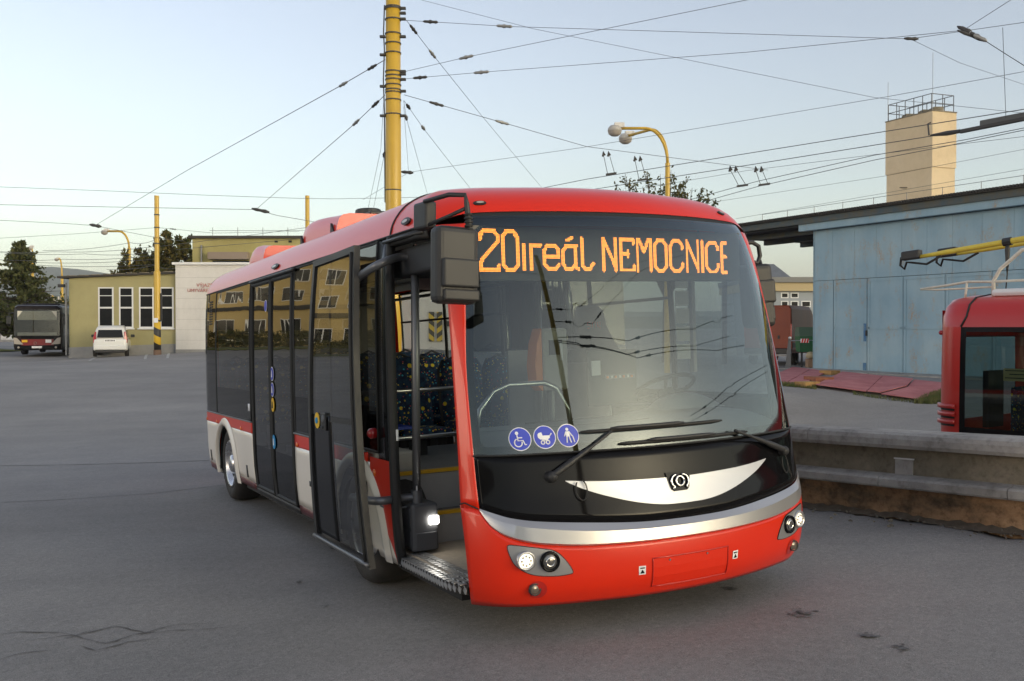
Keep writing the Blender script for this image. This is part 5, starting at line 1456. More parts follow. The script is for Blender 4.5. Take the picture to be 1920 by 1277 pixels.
# ---------------------------------------------------------------- right: blue sheet-metal hall with canopy
def rust_blue():
    m, nt, out = new_mat('rusty_blue_sheet')
    p = nt.nodes.new('ShaderNodeBsdfPrincipled'); p.inputs['Roughness'].default_value = .6
    tc = nt.nodes.new('ShaderNodeTexCoord'); V = tc.outputs['Object']
    a = noise(nt, .6, 5, .6, V); c = ramp(nt, a.outputs[0], [(.3, (.215, .345, .435)), (.5, (.27, .40, .48)), (.7, (.33, .445, .50))]).outputs[0]
    s_ = noise(nt, 2.2, 5, .6, V, stretch=(1, 1, .12)); c = mixc(nt, .6, c, ramp(nt, s_.outputs[0], [(.3, (.85, .87, .88)), (.6, (1.06, 1.05, 1.03))]).outputs[0], 'MULTIPLY')
    rn = noise(nt, 1.5, 9, .72, V, stretch=(1.2, 1.2, .55)); rm = ramp(nt, rn.outputs[0], [(.53, (0, 0, 0)), (.66, (.85, .85, .85))]).outputs[0]
    f2 = noise(nt, 14, 5, .7, V); rm2 = ramp(nt, f2.outputs[0], [(.42, (0, 0, 0)), (.55, (1, 1, 1))]).outputs[0]
    rm3 = mixc(nt, 1.0, rm, rm2, 'MULTIPLY')
    rc = ramp(nt, f2.outputs[0], [(.4, (.27, .155, .075)), (.65, (.42, .31, .17))]).outputs[0]
    c2 = mixc(nt, rm3, c, rc)
    nt.links.new(c2, p.inputs['Base Color'])
    wv = nt.nodes.new('ShaderNodeBump'); wv.inputs['Strength'].default_value = .25; wv.inputs['Distance'].default_value = .03; nt.links.new(a.outputs[0], wv.inputs['Height']); nt.links.new(wv.outputs[0], p.inputs['Normal'])
    nt.links.new(p.outputs[0], out.inputs[0]); return m
M['blue_sheet'] = rust_blue()
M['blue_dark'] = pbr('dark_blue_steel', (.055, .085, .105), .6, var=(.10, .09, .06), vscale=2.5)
HA = Vector((11.66, 37.3)); HD = Vector((4.0, -7.7)).normalized(); HN = Vector((-HD.y, HD.x)) * 1.0   # HN points into the hall
if HN.x < 0: HN = -HN
bh = empty('blue_hall', (HA.x, HA.y, 0), 0, 'blue rusty sheet metal hall with an open canopy at its left end', 'building')
bh.matrix_world = Matrix(((HD.x, HN.x, 0, HA.x), (HD.y, HN.y, 0, HA.y), (0, 0, 1, 0), (0, 0, 0, 1)))
def HT_(px):
    """distance along the hall front at an image column"""
    r = (px - CX) / FPX; return (r * HA.y - HA.x) / (HD.x - r * HD.y)
HR = 5.62
edges = [HT_(p) for p in (1525, 1560, 1601, 1642, 1690, 1737, 1785, 1840, 1900, 1990)]
LB('inner_shell', M['blue_dark'], bh, .06, 24, .12, 14, -.1, HR - .05)
for a, b in zip(edges, edges[1:]): LB('upper_sheet', M['blue_sheet'], bh, a + .004, b - .004, .0, .115, 3.40, HR - .3)
LB('end_sheet', M['blue_sheet'], bh, -.02, .05, -.0, 9.0, -.1, HR - .1)
dl = [HT_(p) for p in (1525, 1562, 1625.5, 1693, 1772, 1860, 1960)]
for k, (a, b) in enumerate(zip(dl, dl[1:])):
    d_ = LB('door_leaf' if k else 'wall_sheet', M['blue_sheet'], bh, a + .008, b - .008, .02 if k else 0, .112, -.05, 3.385)
    if k:
        LB('cross_rail', M['blue_sheet'], d_, a + .03, b - .03, .004, .019, 1.55, 1.63); LB('top_rail', M['blue_sheet'], d_, a + .03, b - .03, .004, .019, 3.27, 3.36)
        for xx in (a + .06, b - .10): LB('stile', M['blue_sheet'], d_, xx - .03, xx + .06, .004, .019, .0, 3.265)
t_ = HT_(1625.5); LB('door_handle', M['plastic'], bh, t_ - .05, t_ + .02, -.04, .003, 1.3, 1.5, bevel=.01)
bs = MB(); 
LB('blue_touch_up', pbr('fresh_blue', (.03, .13, .30), .6, var=(.12, .22, .32), vscale=5), bh, t_ - .16, t_ - .03, -.002, .003, 1.1, 1.75)
LB('blue_touch_up', pbr('fresh_blue_low', (.05, .15, .30), .6, var=(.12, .22, .32), vscale=5), bh, t_ - .18, t_ - .03, -.002, .003, .05, .32)
LB('concrete_apron', M['conc'], bh, -.6, 24, -1.3, .0, -.35, .035)
# roof: fascia, corrugated sheet, canopy to the left on posts
TL = HT_(1340)
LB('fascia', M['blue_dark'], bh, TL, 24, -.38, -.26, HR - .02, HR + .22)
LB('fascia_flashing', M['blue_sheet'], bh, -.5, 24, -.30, -.02, HR - .28, HR - .022)
mb = MB(); nc = 260
for k in range(nc):
    a = TL + (24 - TL) * k / nc; b = TL + (24 - TL) * (k + .55) / nc; mb.box(a, b, -.55, 15, HR + .26, HR + .33)
o = mb.build('roof_corrugation', M['roof_edge'], bh); o['kind'] = 'stuff'
LB('roof_sheet', M['roof_edge'], bh, TL, 24, -.5, 15, HR + .222, HR + .258)
for k in range(5): LB('skylight', M['white_paint'], bh, TL + 1.0 + k * 1.0, TL + 1.5 + k * 1.0, 8.4, 9.4, HR - .115, HR - .10)
for k in range(6): LB('purlin', M['blue_dark'], bh, TL, .0, .6 + 2.2 * k, .8 + 2.2 * k, HR - .3, HR + .2)
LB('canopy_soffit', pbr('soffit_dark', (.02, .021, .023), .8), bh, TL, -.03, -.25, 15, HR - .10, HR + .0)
for a, y in ((HT_(1447) , 5.5), (TL + .3, .3), (TL + .3, 13)):
    MB().tube([(a, y, -.1), (a, y, HR - .1)], .11, 8).build('canopy_post', M['plastic'], bh)
# roof safety rail
for k in range(13):
    a = TL + .8 + k * 1.55; MB().tube([(a, 2.0, HR + .3), (a, 2.0, HR + 1.0)], .012, 5).build('rail_stanchion', M['steel_dull'], bh)
MB().tube([(TL + .8, 2.0, HR + .98), (24, 2.0, HR + .98)], .009, 5).build('rail_wire', M['steel_dull'], bh)

# red rubber sheets, timber and grass in front of the hall
M['red_mat'] = stained('red_rubber_sheet', (.40, .145, .15), (.46, .175, .18), (.50, .21, .21), 1.2, bump=.2, grime=.35)
def sheet(name, pxs, lift, mat, label, cat, th=.02, grp=None):
    P = [gpt(*p) for p in pxs]; mb = MB(); n = len(P); b = 0
    for dz in (0, th):
        for k, (x, y) in enumerate(P): mb.v.append((x, y, ground_z(x, y) + (lift[k] if isinstance(lift, (list, tuple)) else lift) + dz))
    mb.f.append(tuple(range(n))[::-1]); mb.f.append(tuple(range(n, 2 * n)))
    for k in range(n): mb.f.append((k, (k + 1) % n, n + (k + 1) % n, n + k))
    return tag(mb.build(name, mat), label, cat, grp)
sheet('rubber_sheet', [(1440, 719), (1452, 705), (1487, 690), (1520, 694), (1472, 721)], .03, M['red_mat'], 'red rubber sheet nearest the parked red van, left of the loose timber', 'rubber sheet', grp='red sheets before the hall')
sheet('rubber_sheet', [(1474, 721.5), (1522, 694.5), (1549, 700), (1528, 712), (1503, 724)], .04, M['red_mat'], 'red rubber sheet whose right edge lies against the loose timber', 'rubber sheet', grp='red sheets before the hall')
sheet('rubber_sheet', [(1530, 728), (1580, 702.5), (1655, 711), (1624, 741)], .09, M['red_mat'], 'red rubber sheet just right of the loose timber', 'rubber sheet', grp='red sheets before the hall')
sheet('rubber_sheet', [(1626, 741.5), (1657, 711), (1712, 717), (1700, 731), (1650, 744)], .10, M['red_mat'], 'middle red rubber sheet in front of the hall doors', 'rubber sheet', grp='red sheets before the hall')
sheet('rubber_sheet', [(1652, 744.5), (1702, 731.5), (1714, 717), (1768, 723), (1770, 738), (1722, 754)], .07, M['red_mat'], 'red rubber sheet farthest right, reaching behind the trolleybus', 'rubber sheet', grp='red sheets before the hall')
M['timber'] = pbr('raw_timber', (.42, .26, .09), .8, var=(.30, .15, .06), vscale=5); M['timber_red'] = pbr('red_timber', (.26, .085, .045), .8, var=(.33, .13, .06), vscale=6)
for (a, b), mt, lab in ((((1545, 702), (1567, 703)), 'timber', 'short pale timber block at the back of the gap between red sheets'), (((1523, 714), (1547, 717)), 'timber_red', 'short reddish timber block between the two red sheets'), (((1503, 724), (1524, 727)), 'timber', 'short pale timber block at the front of the gap between red sheets')):
    p, q = Vector(gpt(*a)), Vector(gpt(*b)); c = (p + q) / 2; h_ = (q - p) / 2; n_ = Vector((-h_.y, h_.x)).normalized() * .35
    z = ground_z(c.x, c.y); tag(MB().obox((c.x, c.y, z + .075), (h_.x, h_.y, 0), (n_.x * .8, n_.y * .8, 0), (0, 0, .07)).build('timber_block', M[mt]), lab, 'timber', 'timber between the red sheets')
M['grass'] = pbr('grass', (.075, .10, .025), .9, var=(.13, .13, .045), vscale=3)
mb = MB(); rg = random.Random(5)
def tufts(mb, poly, n, hmin, hmax, rg):
    xs = [p[0] for p in poly]; ys = [p[1] for p in poly]; k = 0
    while k < n:
        x, y = rg.uniform(min(xs), max(xs)), rg.uniform(min(ys), max(ys)); ins = False; j = len(poly) - 1
        for i in range(len(poly)):
            if (poly[i][1] > y) != (poly[j][1] > y) and x < (poly[j][0] - poly[i][0]) * (y - poly[i][1]) / (poly[j][1] - poly[i][1]) + poly[i][0]: ins = not ins
            j = i
        if not ins: k += .1; continue
        k += 1; z = ground_z(x, y); a = rg.uniform(0, 6.28); h_ = rg.uniform(hmin, hmax); w = h_ * .12
        dx, dy = math.cos(a) * w, math.sin(a) * w; lx, ly = rg.gauss(0, .3) * h_, rg.gauss(0, .3) * h_
        b = len(mb.v); mb.v += [(x - dx, y - dy, z - .01), (x + dx, y + dy, z - .01), (x + lx, y + ly, z + h_)]; mb.f.append((b, b + 1, b + 2))
tufts(mb, [gpt(*p) for p in ((1712, 757), (1775, 758), (1775, 735), (1745, 742))], 2600, .06, .16, rg)
tufts(mb, [gpt(*p) for p in ((1448, 724), (1530, 731), (1530, 727), (1448, 718))], 1500, .05, .12, rg)
tufts(mb, [gpt(*p) for p in ((1600, 741), (1730, 757), (1732, 754), (1600, 737))], 500, .04, .10, rg)
o = tag(mb.build('grass', M['grass']), 'ragged green grass along the edge of the red rubber sheets', 'grass'); o['kind'] = 'stuff'
mb = MB(); tufts(mb, [gpt(*p) for p in ((-40, 636), (28, 634), (30, 622), (-40, 620))], 3500, .10, .25, rg)
o = tag(mb.build('grass', M['grass']), 'green grass verge beyond the yard at the far left', 'grass'); o['kind'] = 'stuff'
mb = MB(); tufts(mb, [gpt(*p) for p in ((172, 664), (183, 664), (183, 658), (172, 658))], 500, .1, .35, rg)
o = tag(mb.build('weed_tuft', M['grass']), 'small weed tuft by the plinth left of the white car', 'weed'); 

# red-brown van
van = empty('red_van', (X(1440, 41), 41.0, 0), R(-30), 'brick red panel van parked under the canopy beside the blue hall', 'van')
M['van_red'] = pbr('van_red', (.26, .045, .018), .4, spec=.3, var=(.22, .04, .02), vscale=1.5)
def vsec(y, w, z0, z1, k=.16): return ring(y, [(w - .03, z0), (w, z0 + .15), (w, 1.2), (w - .04, z1 - k), (w - .14, z1)])
MB().loft([vsec(0, 1.0, .55, 2.50), vsec(.05, 1.02, .52, 2.54), vsec(3.6, 1.02, .45, 2.54), vsec(4.3, .98, .45, 2.2), vsec(4.7, .95, .45, 1.35), vsec(5.4, .85, .5, 1.0)]).build('body', M['van_red'], van, sm=False)
for x0, x1 in ((-.97, -.01), (.01, .97)):
    d_ = LB('rear_door', M['van_red'], van, x0, x1, -.035, .0, .72, 2.42, bevel=.02); LB('door_crease', M['van_red'], d_, x0 + .05, x1 - .05, -.05, -.036, 1.33, 1.37)
LB('door_handle', M['plastic'], van, .42, .50, -.06, -.036, 1.12, 1.27); LB('number_plate', M['sticker_white'], van, -.34, .20, -.06, -.036, .88, 1.0)
LB('rear_bumper', M['plastic'], van, -1.0, 1.0, -.12, .05, .48, .72, bevel=.03); LB('tow_step', M['steel_dull'], van, -.9, .9, -.22, -.12, .40, .47)
LB('side_strip', M['plastic'], van, 1.015, 1.03, .1, 4.2, .75, .95)
for sg in (-1, 1):
    LB('tail_light', M['red_lens'], van, sg*.985 - .03, sg*.985 + .03, -.04, .03, 1.2, 1.75)
    for y in (.9, 4.4): MB().lathe([(.2, 0), (.33, .02), (.35, -.03), (.35, -.2), (.2, -.22)], (sg * .98, y, .35), (sg, 0, 0), 20).build('wheel', M['tyre'], van, sm=True)
# barrier post, container, sacks
bp = empty('barrier_post', (X(1481, 38), 38, 0), R(-5), 'grey steel barrier post with a red and white tag before the red van', 'barrier')
MB().loft([[(-.16, 0, 0), (.05, 0, 0), (.05, .1, 0), (-.16, .1, 0)], [(-.03, 0, 1.22), (.04, 0, 1.22), (.04, .1, 1.22), (-.03, .1, 1.22)]]).build('post', M['steel_dull'], bp)
MB().tube([(.04, .05, 1.08), (1.15, .05, 1.10)], .02, 6).build('bar', M['steel'], bp)
MB().lathe([(.07, 0), (.06, .03), (.001, .04)], (0, -.02, 1.18), (0, -1, 0), 12).build('knob', M['steel'], bp)
tg = MB().box(.42, .74, .02, .04, 1.0, 1.16).build('warning_tag', M['sticker_white'], bp)
for k in range(3): MB().prism([(.44 + k * .1, 1.0), (.50 + k * .1, 1.0), (.54 + k * .1, 1.16), (.48 + k * .1, 1.16)], lambda a, b, h: (a, h, b), .012, .019).build('red_stripe', M['red'], tg)
gc = empty('green_container', (X(1514, 38.6), 38.6, 0), R(-5), 'green waste container at the corner of the blue hall', 'container')
M['cgreen'] = pbr('container_green', (.03, .17, .06), .55, var=(.05, .13, .07), vscale=4)
MB().loft([[(-.28, 0, .62), (.4, 0, .62), (.4, .8, .62), (-.28, .8, .62)], [(-.32, -.04, 1.25), (.45, -.04, 1.25), (.45, .9, 1.25), (-.32, .9, 1.25)]]).build('tub', M['cgreen'], gc)
MB().loft([[(-.32, -.05, 1.26), (.45, -.05, 1.26), (.45, .9, 1.26), (-.32, .9, 1.26)], [(-.28, .35, 1.62), (.42, .35, 1.62), (.42, .9, 1.62), (-.28, .9, 1.62)]]).build('lid', pbr('lid_green', (.10, .16, .11), .6), gc)
for x in (-.2, .35): MB().cyl((x, .1, .0), (x, .1, .62), .04, n=8).build('leg', M['plastic'], gc)
MB().box(-.05, .4, -.28, .1, .02, .36).build('cardboard_box', pbr('cardboard', (.30, .20, .13), .8), None).location = (X(1514, 38.3), 38.3, 0)
bx = bpy.data.objects['cardboard_box']; tag(bx, 'brown cardboard box at the foot of the blue hall corner', 'box')
sk = MB().lathe([(.001, 0), (.16, .02), (.19, .12), (.13, .24), (.04, .28), (.001, .28)], (X(1519, 38.3), 38.25, .365), (0, 0, 1), 12).build('paper_sack', pbr('sack', (.42, .36, .24), .9), sm=True); tag(sk, 'pale sack lying on the cardboard box by the hall corner', 'sack')

# grey-roofed building seen under the canopy
gb = empty('grey_roof_building', (X(1405, 75), 75, 0), R(0), 'long low building with grey pitched roof seen under the canopy', 'building')
gw = X(1600, 75) - X(1405, 75)
LB('wall', pbr('pale_grey_wall', (.30, .33, .35), .8), gb, 0, gw, 0, 10, 0, Z(546, 75)); LB('beige_fascia', pbr('beige_fascia', (.45, .36, .20), .8), gb, -.2, gw, -.3, 10, Z(546, 75) + .004, Z(530, 75))
LB('eaves', pbr('eaves_grey', (.20, .20, .19), .8), gb, -.3, gw, -.5, 10, Z(530, 75) + .004, Z(520, 75))
gx = X(1487, 75) - X(1405, 75)
MB().loft([[(0, .5, Z(520, 75) + .01), (0, 9, Z(520, 75) + .01), (0, 4.5, Z(488, 75))], [(gx, .5, Z(520, 75) + .01), (gx, 9, Z(520, 75) + .01), (gx - .3, 4.5, Z(488, 75))]]).build('pitched_roof', pbr('slate_roof', (.13, .14, .15), .7, var=(.17, .18, .19), vscale=2), gb)
for a, b, c, d_ in ((1464, 1478, 546.5, 559), (1482, 1497, 546.5, 559), (1464, 1478, 562, 576), (1482, 1497, 562, 576), (1502, 1520, 562, 576)):
    w = LB('window', M['frame_white'], gb, X(a, 75) - X(1405, 75), X(b, 75) - X(1405, 75), -.03, .0, Z(d_, 75), Z(c + 1, 75) - .05); LB('pane', M['win_dark'], w, X(a, 75) - X(1405, 75) + .08, X(b, 75) - X(1405, 75) - .08, -.04, -.031, Z(d_, 75) + .07, Z(c + 1, 75) - .12)
# beige tower with roof railing
A, Bv, Cv = Vector((34.8, 80.)), Vector((-2.1, 4.6)), Vector((2.4, .9))
tw = empty('beige_tower', (A.x, A.y, 0), 0, 'tall plain beige tower with roof railing above the blue hall', 'tower')
M['beige'] = stained('beige_render', (.62, .49, .32), (.66, .53, .35), (.69, .56, .38), .25, bump=.05)
def tbox(name, k, z0, z1, mat, parent=tw):
    P = [-(Bv + Cv) * (k - 1) * .5, Bv * k - (Bv + Cv) * (k - 1) * .5, (Bv + Cv) * k - (Bv + Cv) * (k - 1) * .5, Cv * k - (Bv + Cv) * (k - 1) * .5]
    return MB().prism([(p.x, p.y) for p in P], lambda a, b, h: (a, b, h), z0, z1).build(name, mat, parent)
tz = Z(208, 80); tbox('shaft', .965, 0, tz - 4.6, M['beige']); tbox('head', 1.0, tz - 4.59, tz, M['beige']); tbox('coping', 1.02, tz + .003, tz + .10, M['conc_dark'])
M['rail_dark'] = pbr('railing_dark', (.06, .06, .065), .6)
cs = [Vector((0, 0)) + (Bv + Cv) * .04, Bv * .96 + Cv * .04, (Bv + Cv) * .96, Cv * .96 + Bv * .04]
for k in range(4):
    p, q = cs[k], cs[(k + 1) % 4]
    for h_ in (.75, 1.5): MB().tube([(p.x, p.y, tz + h_), (q.x, q.y, tz + h_)], .035, 5).build('rail', M['rail_dark'], tw)
    n_ = 5 if k % 2 == 0 else 2
    for j in range(n_):
        r_ = p.lerp(q, j / n_); MB().tube([(r_.x, r_.y, tz), (r_.x, r_.y, tz + 1.5)], .035, 5).build('rail_post', M['rail_dark'], tw)
for f_ in (.12, .35, .7):
    c = Bv * f_ + Cv * .4; MB().box(c.x - .4, c.x + .4, c.y - .5, c.y + .5, tz + .1, tz + .45).build('roof_vent', M['conc_dark'], tw)
for f_, h_ in ((.0, 4.8), (.95, 3.5)):
    c = Bv * f_; MB().tube([(c.x, c.y, tz), (c.x, c.y, tz + h_)], .02, 5).build('antenna_rod', M['steel_dull'], tw)
for k in range(5):
    z = tz - 6 - k * 3.2; c = Bv * .55; MB().box(c.x - .5, c.x + .1, c.y - .1, c.y + .1, z, z + .07).build('wall_bracket', M['conc_dark'], tw)
# ---------------------------------------------------------------- poles and lamps
M['pole_paint'] = pbr('mast_yellow', (.56, .355, .035), .42, var=(.52, .325, .032), vscale=2, coat=.15)
M['fitting'] = pbr('line_fitting', (.05, .048, .047), .6)
M['fitting_light'] = pbr('galvanised_fitting', (.30, .30, .29), .5, metal=.5)
M['wire'] = pbr('overhead_wire', (.085, .09, .10), .55)
MD = 19.0                                             # depth of the big mast
mx, mz0 = X(738, MD), ground_z(X(738, MD), MD)
mast = empty('catenary_mast', (mx, MD, mz0), 0, 'thick yellow steel mast rising behind the bus with many span wires clamped to it', 'mast')
MB().tube([(0, 0, -.2), (0, 0, 2.5), (0, 0, 4.4), (0, 0, 9.4)], [.165, .16, .158, .138], 24).build('shaft', M['pole_paint'], mast, sm=True)
def MZ(py): return Z(py, MD) - mz0
for py in (14, 17, 37, 64, 82, 100, 135, 143, 150, 160, 169, 174, 188, 215, 357):
    MB().lathe([(.150, -.012), (.160, -.012), (.160, .012), (.150, .012)], (0, 0, MZ(py)), (0, 0, 1), 24).build('clamp_band', M['fitting'], mast)
for py, sg in ((17, 1), (26, 1), (37, 1), (70, -1), (70, 1), (104, -1), (135, 1), (150, 1), (140, 1), (163, -1), (172, 1), (218, -1), (218, 1)):
    MB().obox((sg * .20, -.04, MZ(py)), (.055, 0, 0), (0, .04, 0), (0, 0, .022)).build('clamp_lug', M['fitting'], mast, bevel=.006)
MB().tube([(-.165, -.02, MZ(20) + .1), (-.185, -.02, MZ(60)), (-.168, -.02, MZ(95)), (-.19, -.02, MZ(150)), (-.17, -.02, MZ(210)), (-.165, -.02, MZ(300)), (-.16, -.02, MZ(380))], .014, 6).build('earth_cable', M['wire'], mast, sm=True)

def yellow_pole(px, d, ytop, r0, r1, label, base=True):
    x = X(px, d); z0 = ground_z(x, d); zt = Z(ytop, d)
    p = empty('yellow_pole', (x, d, z0), 0, label, 'pole')
    MB().tube([(0, 0, -.1), (0, 0, (zt - z0) * .52), (0, 0, (zt - z0) * .53), (0, 0, zt - z0)], [r0, r0 * .98, r1, r1], 16).build('shaft', M['pole_paint'], p, sm=False)
    return p, zt - z0
p294, h294 = yellow_pole(295, 48.5, 367, .165, .115, 'yellow pole with black warning stripes at its base by the olive workshop')
m, nt, out = new_mat('warning_helix'); pb = nt.nodes.new('ShaderNodeBsdfPrincipled'); pb.inputs['Roughness'].default_value = .5
tc = nt.nodes.new('ShaderNodeTexCoord'); mp = nt.nodes.new('ShaderNodeMapping'); mp.inputs['Rotation'].default_value = (0, R(62), 0); wv = nt.nodes.new('ShaderNodeTexWave'); wv.inputs['Scale'].default_value = .46
nt.links.new(tc.outputs['Object'], mp.inputs[0]); nt.links.new(mp.outputs[0], wv.inputs[0]); r_ = ramp(nt, wv.outputs[0], [(.49, (.66, .42, .03)), (.51, (.025, .025, .025))]); nt.links.new(r_.outputs[0], pb.inputs[0]); nt.links.new(pb.outputs[0], out.inputs[0])
MB().tube([(0, 0, .25), (0, 0, 1.75)], .172, 20).build('warning_stripes', m, p294, sm=True)
MB().tube([(0, 0, -.05), (0, 0, .25)], .19, 20).build('rusty_foot', pbr('rust_foot', (.16, .10, .07), .9), p294)
MB().box(-.10, .10, -.19, -.172, 1.62, 1.85).build('number_plate', M['sticker_white'], p294)
MB().box(.17, .24, -.05, .05, 1.7, 3.1).build('cable_duct', M['plastic'], p294)
for f_ in (.70, .80, .88): MB().lathe([(.12, -.03), (.135, -.03), (.135, .03), (.12, .03)], (0, 0, h294 * f_), (0, 0, 1), 14).build('clamp_band', M['fitting'], p294)
yellow_pole(577, 45, 367, .13, .10, 'slim yellow pole rising behind the roof pod of the bus')

def lamp(px, d, ybend, arms, label, r=.075, drop=None):
    x = X(px, d); z0 = ground_z(x, d); L = empty('street_lamp', (x, d, z0), 0, label, 'street lamp', 'street lamps')
    zb = Z(ybend, d) - z0
    MB().tube([(0, 0, -.1), (0, 0, zb * .72), (0, 0, zb * .725), (0, 0, zb)], [r * 1.25, r * 1.25, r, r], 12).build('post', M['pole_paint'], L)
    MB().lathe([(r * 1.5, -.03), (r * 1.5, .03)], (0, 0, zb * .72), (0, 0, 1), 12).build('collar', M['fitting'], L)
    for (hpx, hpy, dy) in arms:
        hx, hz = X(hpx, d + dy) - x, Z(hpy, d + dy) - z0
        P = [(0, 0, zb)]
        for k in range(1, 9):
            t = k / 8; P.append((hx * .42 * (1 - math.cos(t * math.pi / 2)), dy * .4 * (1 - math.cos(t * math.pi / 2)), zb + (hz + .1 - zb) * math.sin(t * math.pi / 2)))
        P.append((hx, dy, hz + .10))
        MB().tube(P, r * .62, 8).build('arm', M['pole_paint'], L, sm=True)
        h = MB().lathe([(.001, .20), (.16, .19), (.24, .10), (.25, .0), (.22, -.02)], (hx, dy, hz), (0, 0, 1), 18).build('lamp_head', pbr('lamp_grey', (.42, .40, .37), .5), L, sm=True)
        MB().lathe([(.24, -.02), (.22, -.10), (.12, -.17), (.001, -.19)], (hx, dy, hz), (0, 0, 1), 18).build('lamp_glass', M['lamp_clear'], h, sm=True)
        MB().box(hx - .02, hx + .34, dy - .11, dy + .11, hz + .12, hz + .30).build('ballast_box', M['gate_white'], h, bevel=.03)
    return L
lamp(1251, 34, 306, ((1152, 246, 0), (1172, 261, 2.0)), 'yellow street lamp with two grey heads above the bus roof', .085)
lamp(243, 74, 465, ((197, 436, 0),), 'yellow street lamp with a single head behind the olive workshop', .13)
lamp(117, 120, 520, ((107, 487, 0),), 'small distant yellow street lamp between the tree and the workshop', .16)
lamp(102, 150, 565, ((94, 556, 0),), 'tiny pale street lamp above the roof of the distant bus', .16)
lamp(62, 95, 480, ((58, 466, 0),), 'grey street lamp head poking out above the dark conifer', .12)

# ---------------------------------------------------------------- overhead wires: world points given as (image column, row, depth)
def wire(name, pts, label, sag=.0, rk=.00040, fit=(), cat='wire', mat=None, group=None, rmin=.004):
    """pts: list of (px, py, depth); fit: fractions along the first span that carry an insulator"""
    W3 = [at(*p) for p in pts]; P = []
    for a, b in zip(W3, W3[1:]):
        n = 10 if sag else 4
        for k in range(n):
            t = k / n; q = a.lerp(b, t); q.z -= sag * 4 * t * (1 - t); P.append(q)
    P.append(W3[-1])
    dm = sum(p[2] for p in pts) / len(pts)
    o = MB().tube(P, max(rmin * .8, rk * dm * .72), 5).build(name, mat or M['wire'], sm=True)
    tag(o, label, cat, group)
    a, b = W3[0], W3[1]
    for f_ in fit:
        c = a.lerp(b, f_); d_ = (b - a).normalized(); c.z -= sag * 4 * f_ * (1 - f_)
        k = MB().tube([c - d_ * .16, c - d_ * .12, c - d_ * .04, c, c + d_ * .05, c + d_ * .13, c + d_ * .17], [.010, .026, .026, .040, .024, .030, .010], 8).build('insulator', M['fitting'] if f_ < .5 else M['fitting_light'], o, sm=True)
    return o
SW, OW = 'span_wire', 'overhead_wire'
d0 = MD - .15
wire(SW, [(758, 38, d0), (960, 50, 18), (1705, 73, 16.5), (1920, 42, 15.5), (2000, 28, 15)], 'span wire leaving the mast top rightwards almost level', fit=(.25, .93))
wire(SW, [(790, 0, 22), (1000, 54, 21), (1640, 183, 19), (1960, 216, 18)], 'long thin wire sloping down rightwards from the top edge right of the mast', rk=.0003)
wire(SW, [(756, 135, d0), (880, 106, 18), (1400, 0, 14.5), (1500, -22, 14)], 'span wire climbing rightwards from the mast to the top edge', fit=(.95,))
wire(SW, [(758, 148, d0), (910, 135, 18), (1400, 98, 16), (1806, 57, 14.5), (1895, 0, 13.6), (1930, -24, 13.2)], 'span wire from the mast rising gently right to the dark joint near the corner', fit=(.2, .95))
wire(SW, [(758, 178, d0), (950, 232, 20), (1100, 275, 22), (1440, 319, 25)], 'span wire sloping down from the mast past the street lamp to the hangers', fit=(.3, .95))
wire(SW, [(722, 112, d0), (640, 160, 20), (350, 320, 30), (178, 423, 42)], 'span wire sloping from the mast far down left, upper of the two', fit=(.28, .95))
wire(SW, [(722, 178, d0), (665, 232, 20), (480, 393, 34)], 'span wire sloping from the mast down left, lower of the two', fit=(.3, .95))
wire(SW, [(762, 38, d0), (812, 103, 20), (900, 213, 26), (1020, 357, 40)], 'steep thin wire from the mast top down to behind the bus roof', rk=.0003, fit=(.25, .97))
wire(SW, [(757, 188, d0), (795, 242, 21), (887, 360, 30)], 'steep wire from the mast down to the roof above the door mirror', rk=.0003, fit=(.2, .95))
wire(SW, [(757, 190, d0), (762, 222, 20), (802, 366, 30)], 'steepest thin wire just right of the mast', rk=.00028, fit=(.95,))
wire(SW, [(757, 200, d0), (766, 322, 26)], 'short hanging wire right of the mast ending in a small clip', rk=.00025)
wire(SW, [(720, 178, d0), (714, 280, 21), (690, 392, 26)], 'steep thin wire hanging left of the mast, upper one', rk=.00028)
wire(SW, [(722, 283, d0), (700, 392, 24)], 'steep thin wire hanging left of the mast, lower one', rk=.00028, fit=(.05,))
wire(SW, [(680, 375, 34), (767, 323, 26), (1090, 277, 24), (1660, 182, 20), (1960, 127, 18)], 'thin wire rising rightwards from the mast foot past the lamp to the tower', rk=.0003)
wire(SW, [(-40, 349, 40), (200, 358, 40), (385, 366, 40), (560, 372, 40), (625, 373, 40), (900, 368, 40), (1100, 366, 41)], 'upper nearly level wire crossing the left sky to behind the mast', rk=.0003, fit=())
wire(SW, [(-40, 383, 36), (200, 388, 36), (478, 393, 34), (520, 404, 34), (600, 418, 35)], 'second nearly level wire at left, ending at a joint before the roof pod', rk=.00036)
wire(SW, [(-40, 411, 42), (120, 419, 42), (178, 423, 42), (300, 447, 45), (345, 452, 48)], 'third wire at left running into the joint above the single lamp', rk=.0003)
wire(SW, [(-40, 449, 48), (150, 438, 48), (292, 427, 48.4)], 'faint wire rising from the left edge to the striped pole', rk=.00025)
wire(SW, [(298, 427, 48.4), (400, 437, 50), (560, 434, 54)], 'faint wire running right from the striped pole above the hall', rk=.00025, fit=(.25,))
wire(SW, [(330, 468, 50), (480, 455, 46), (580, 446, 44)], 'wire crossing the olive upper storey, lower of two', rk=.0003)
wire(SW, [(300, 462, 50), (440, 445, 46), (580, 426, 44)], 'wire crossing the olive upper storey, upper of two', rk=.0003)
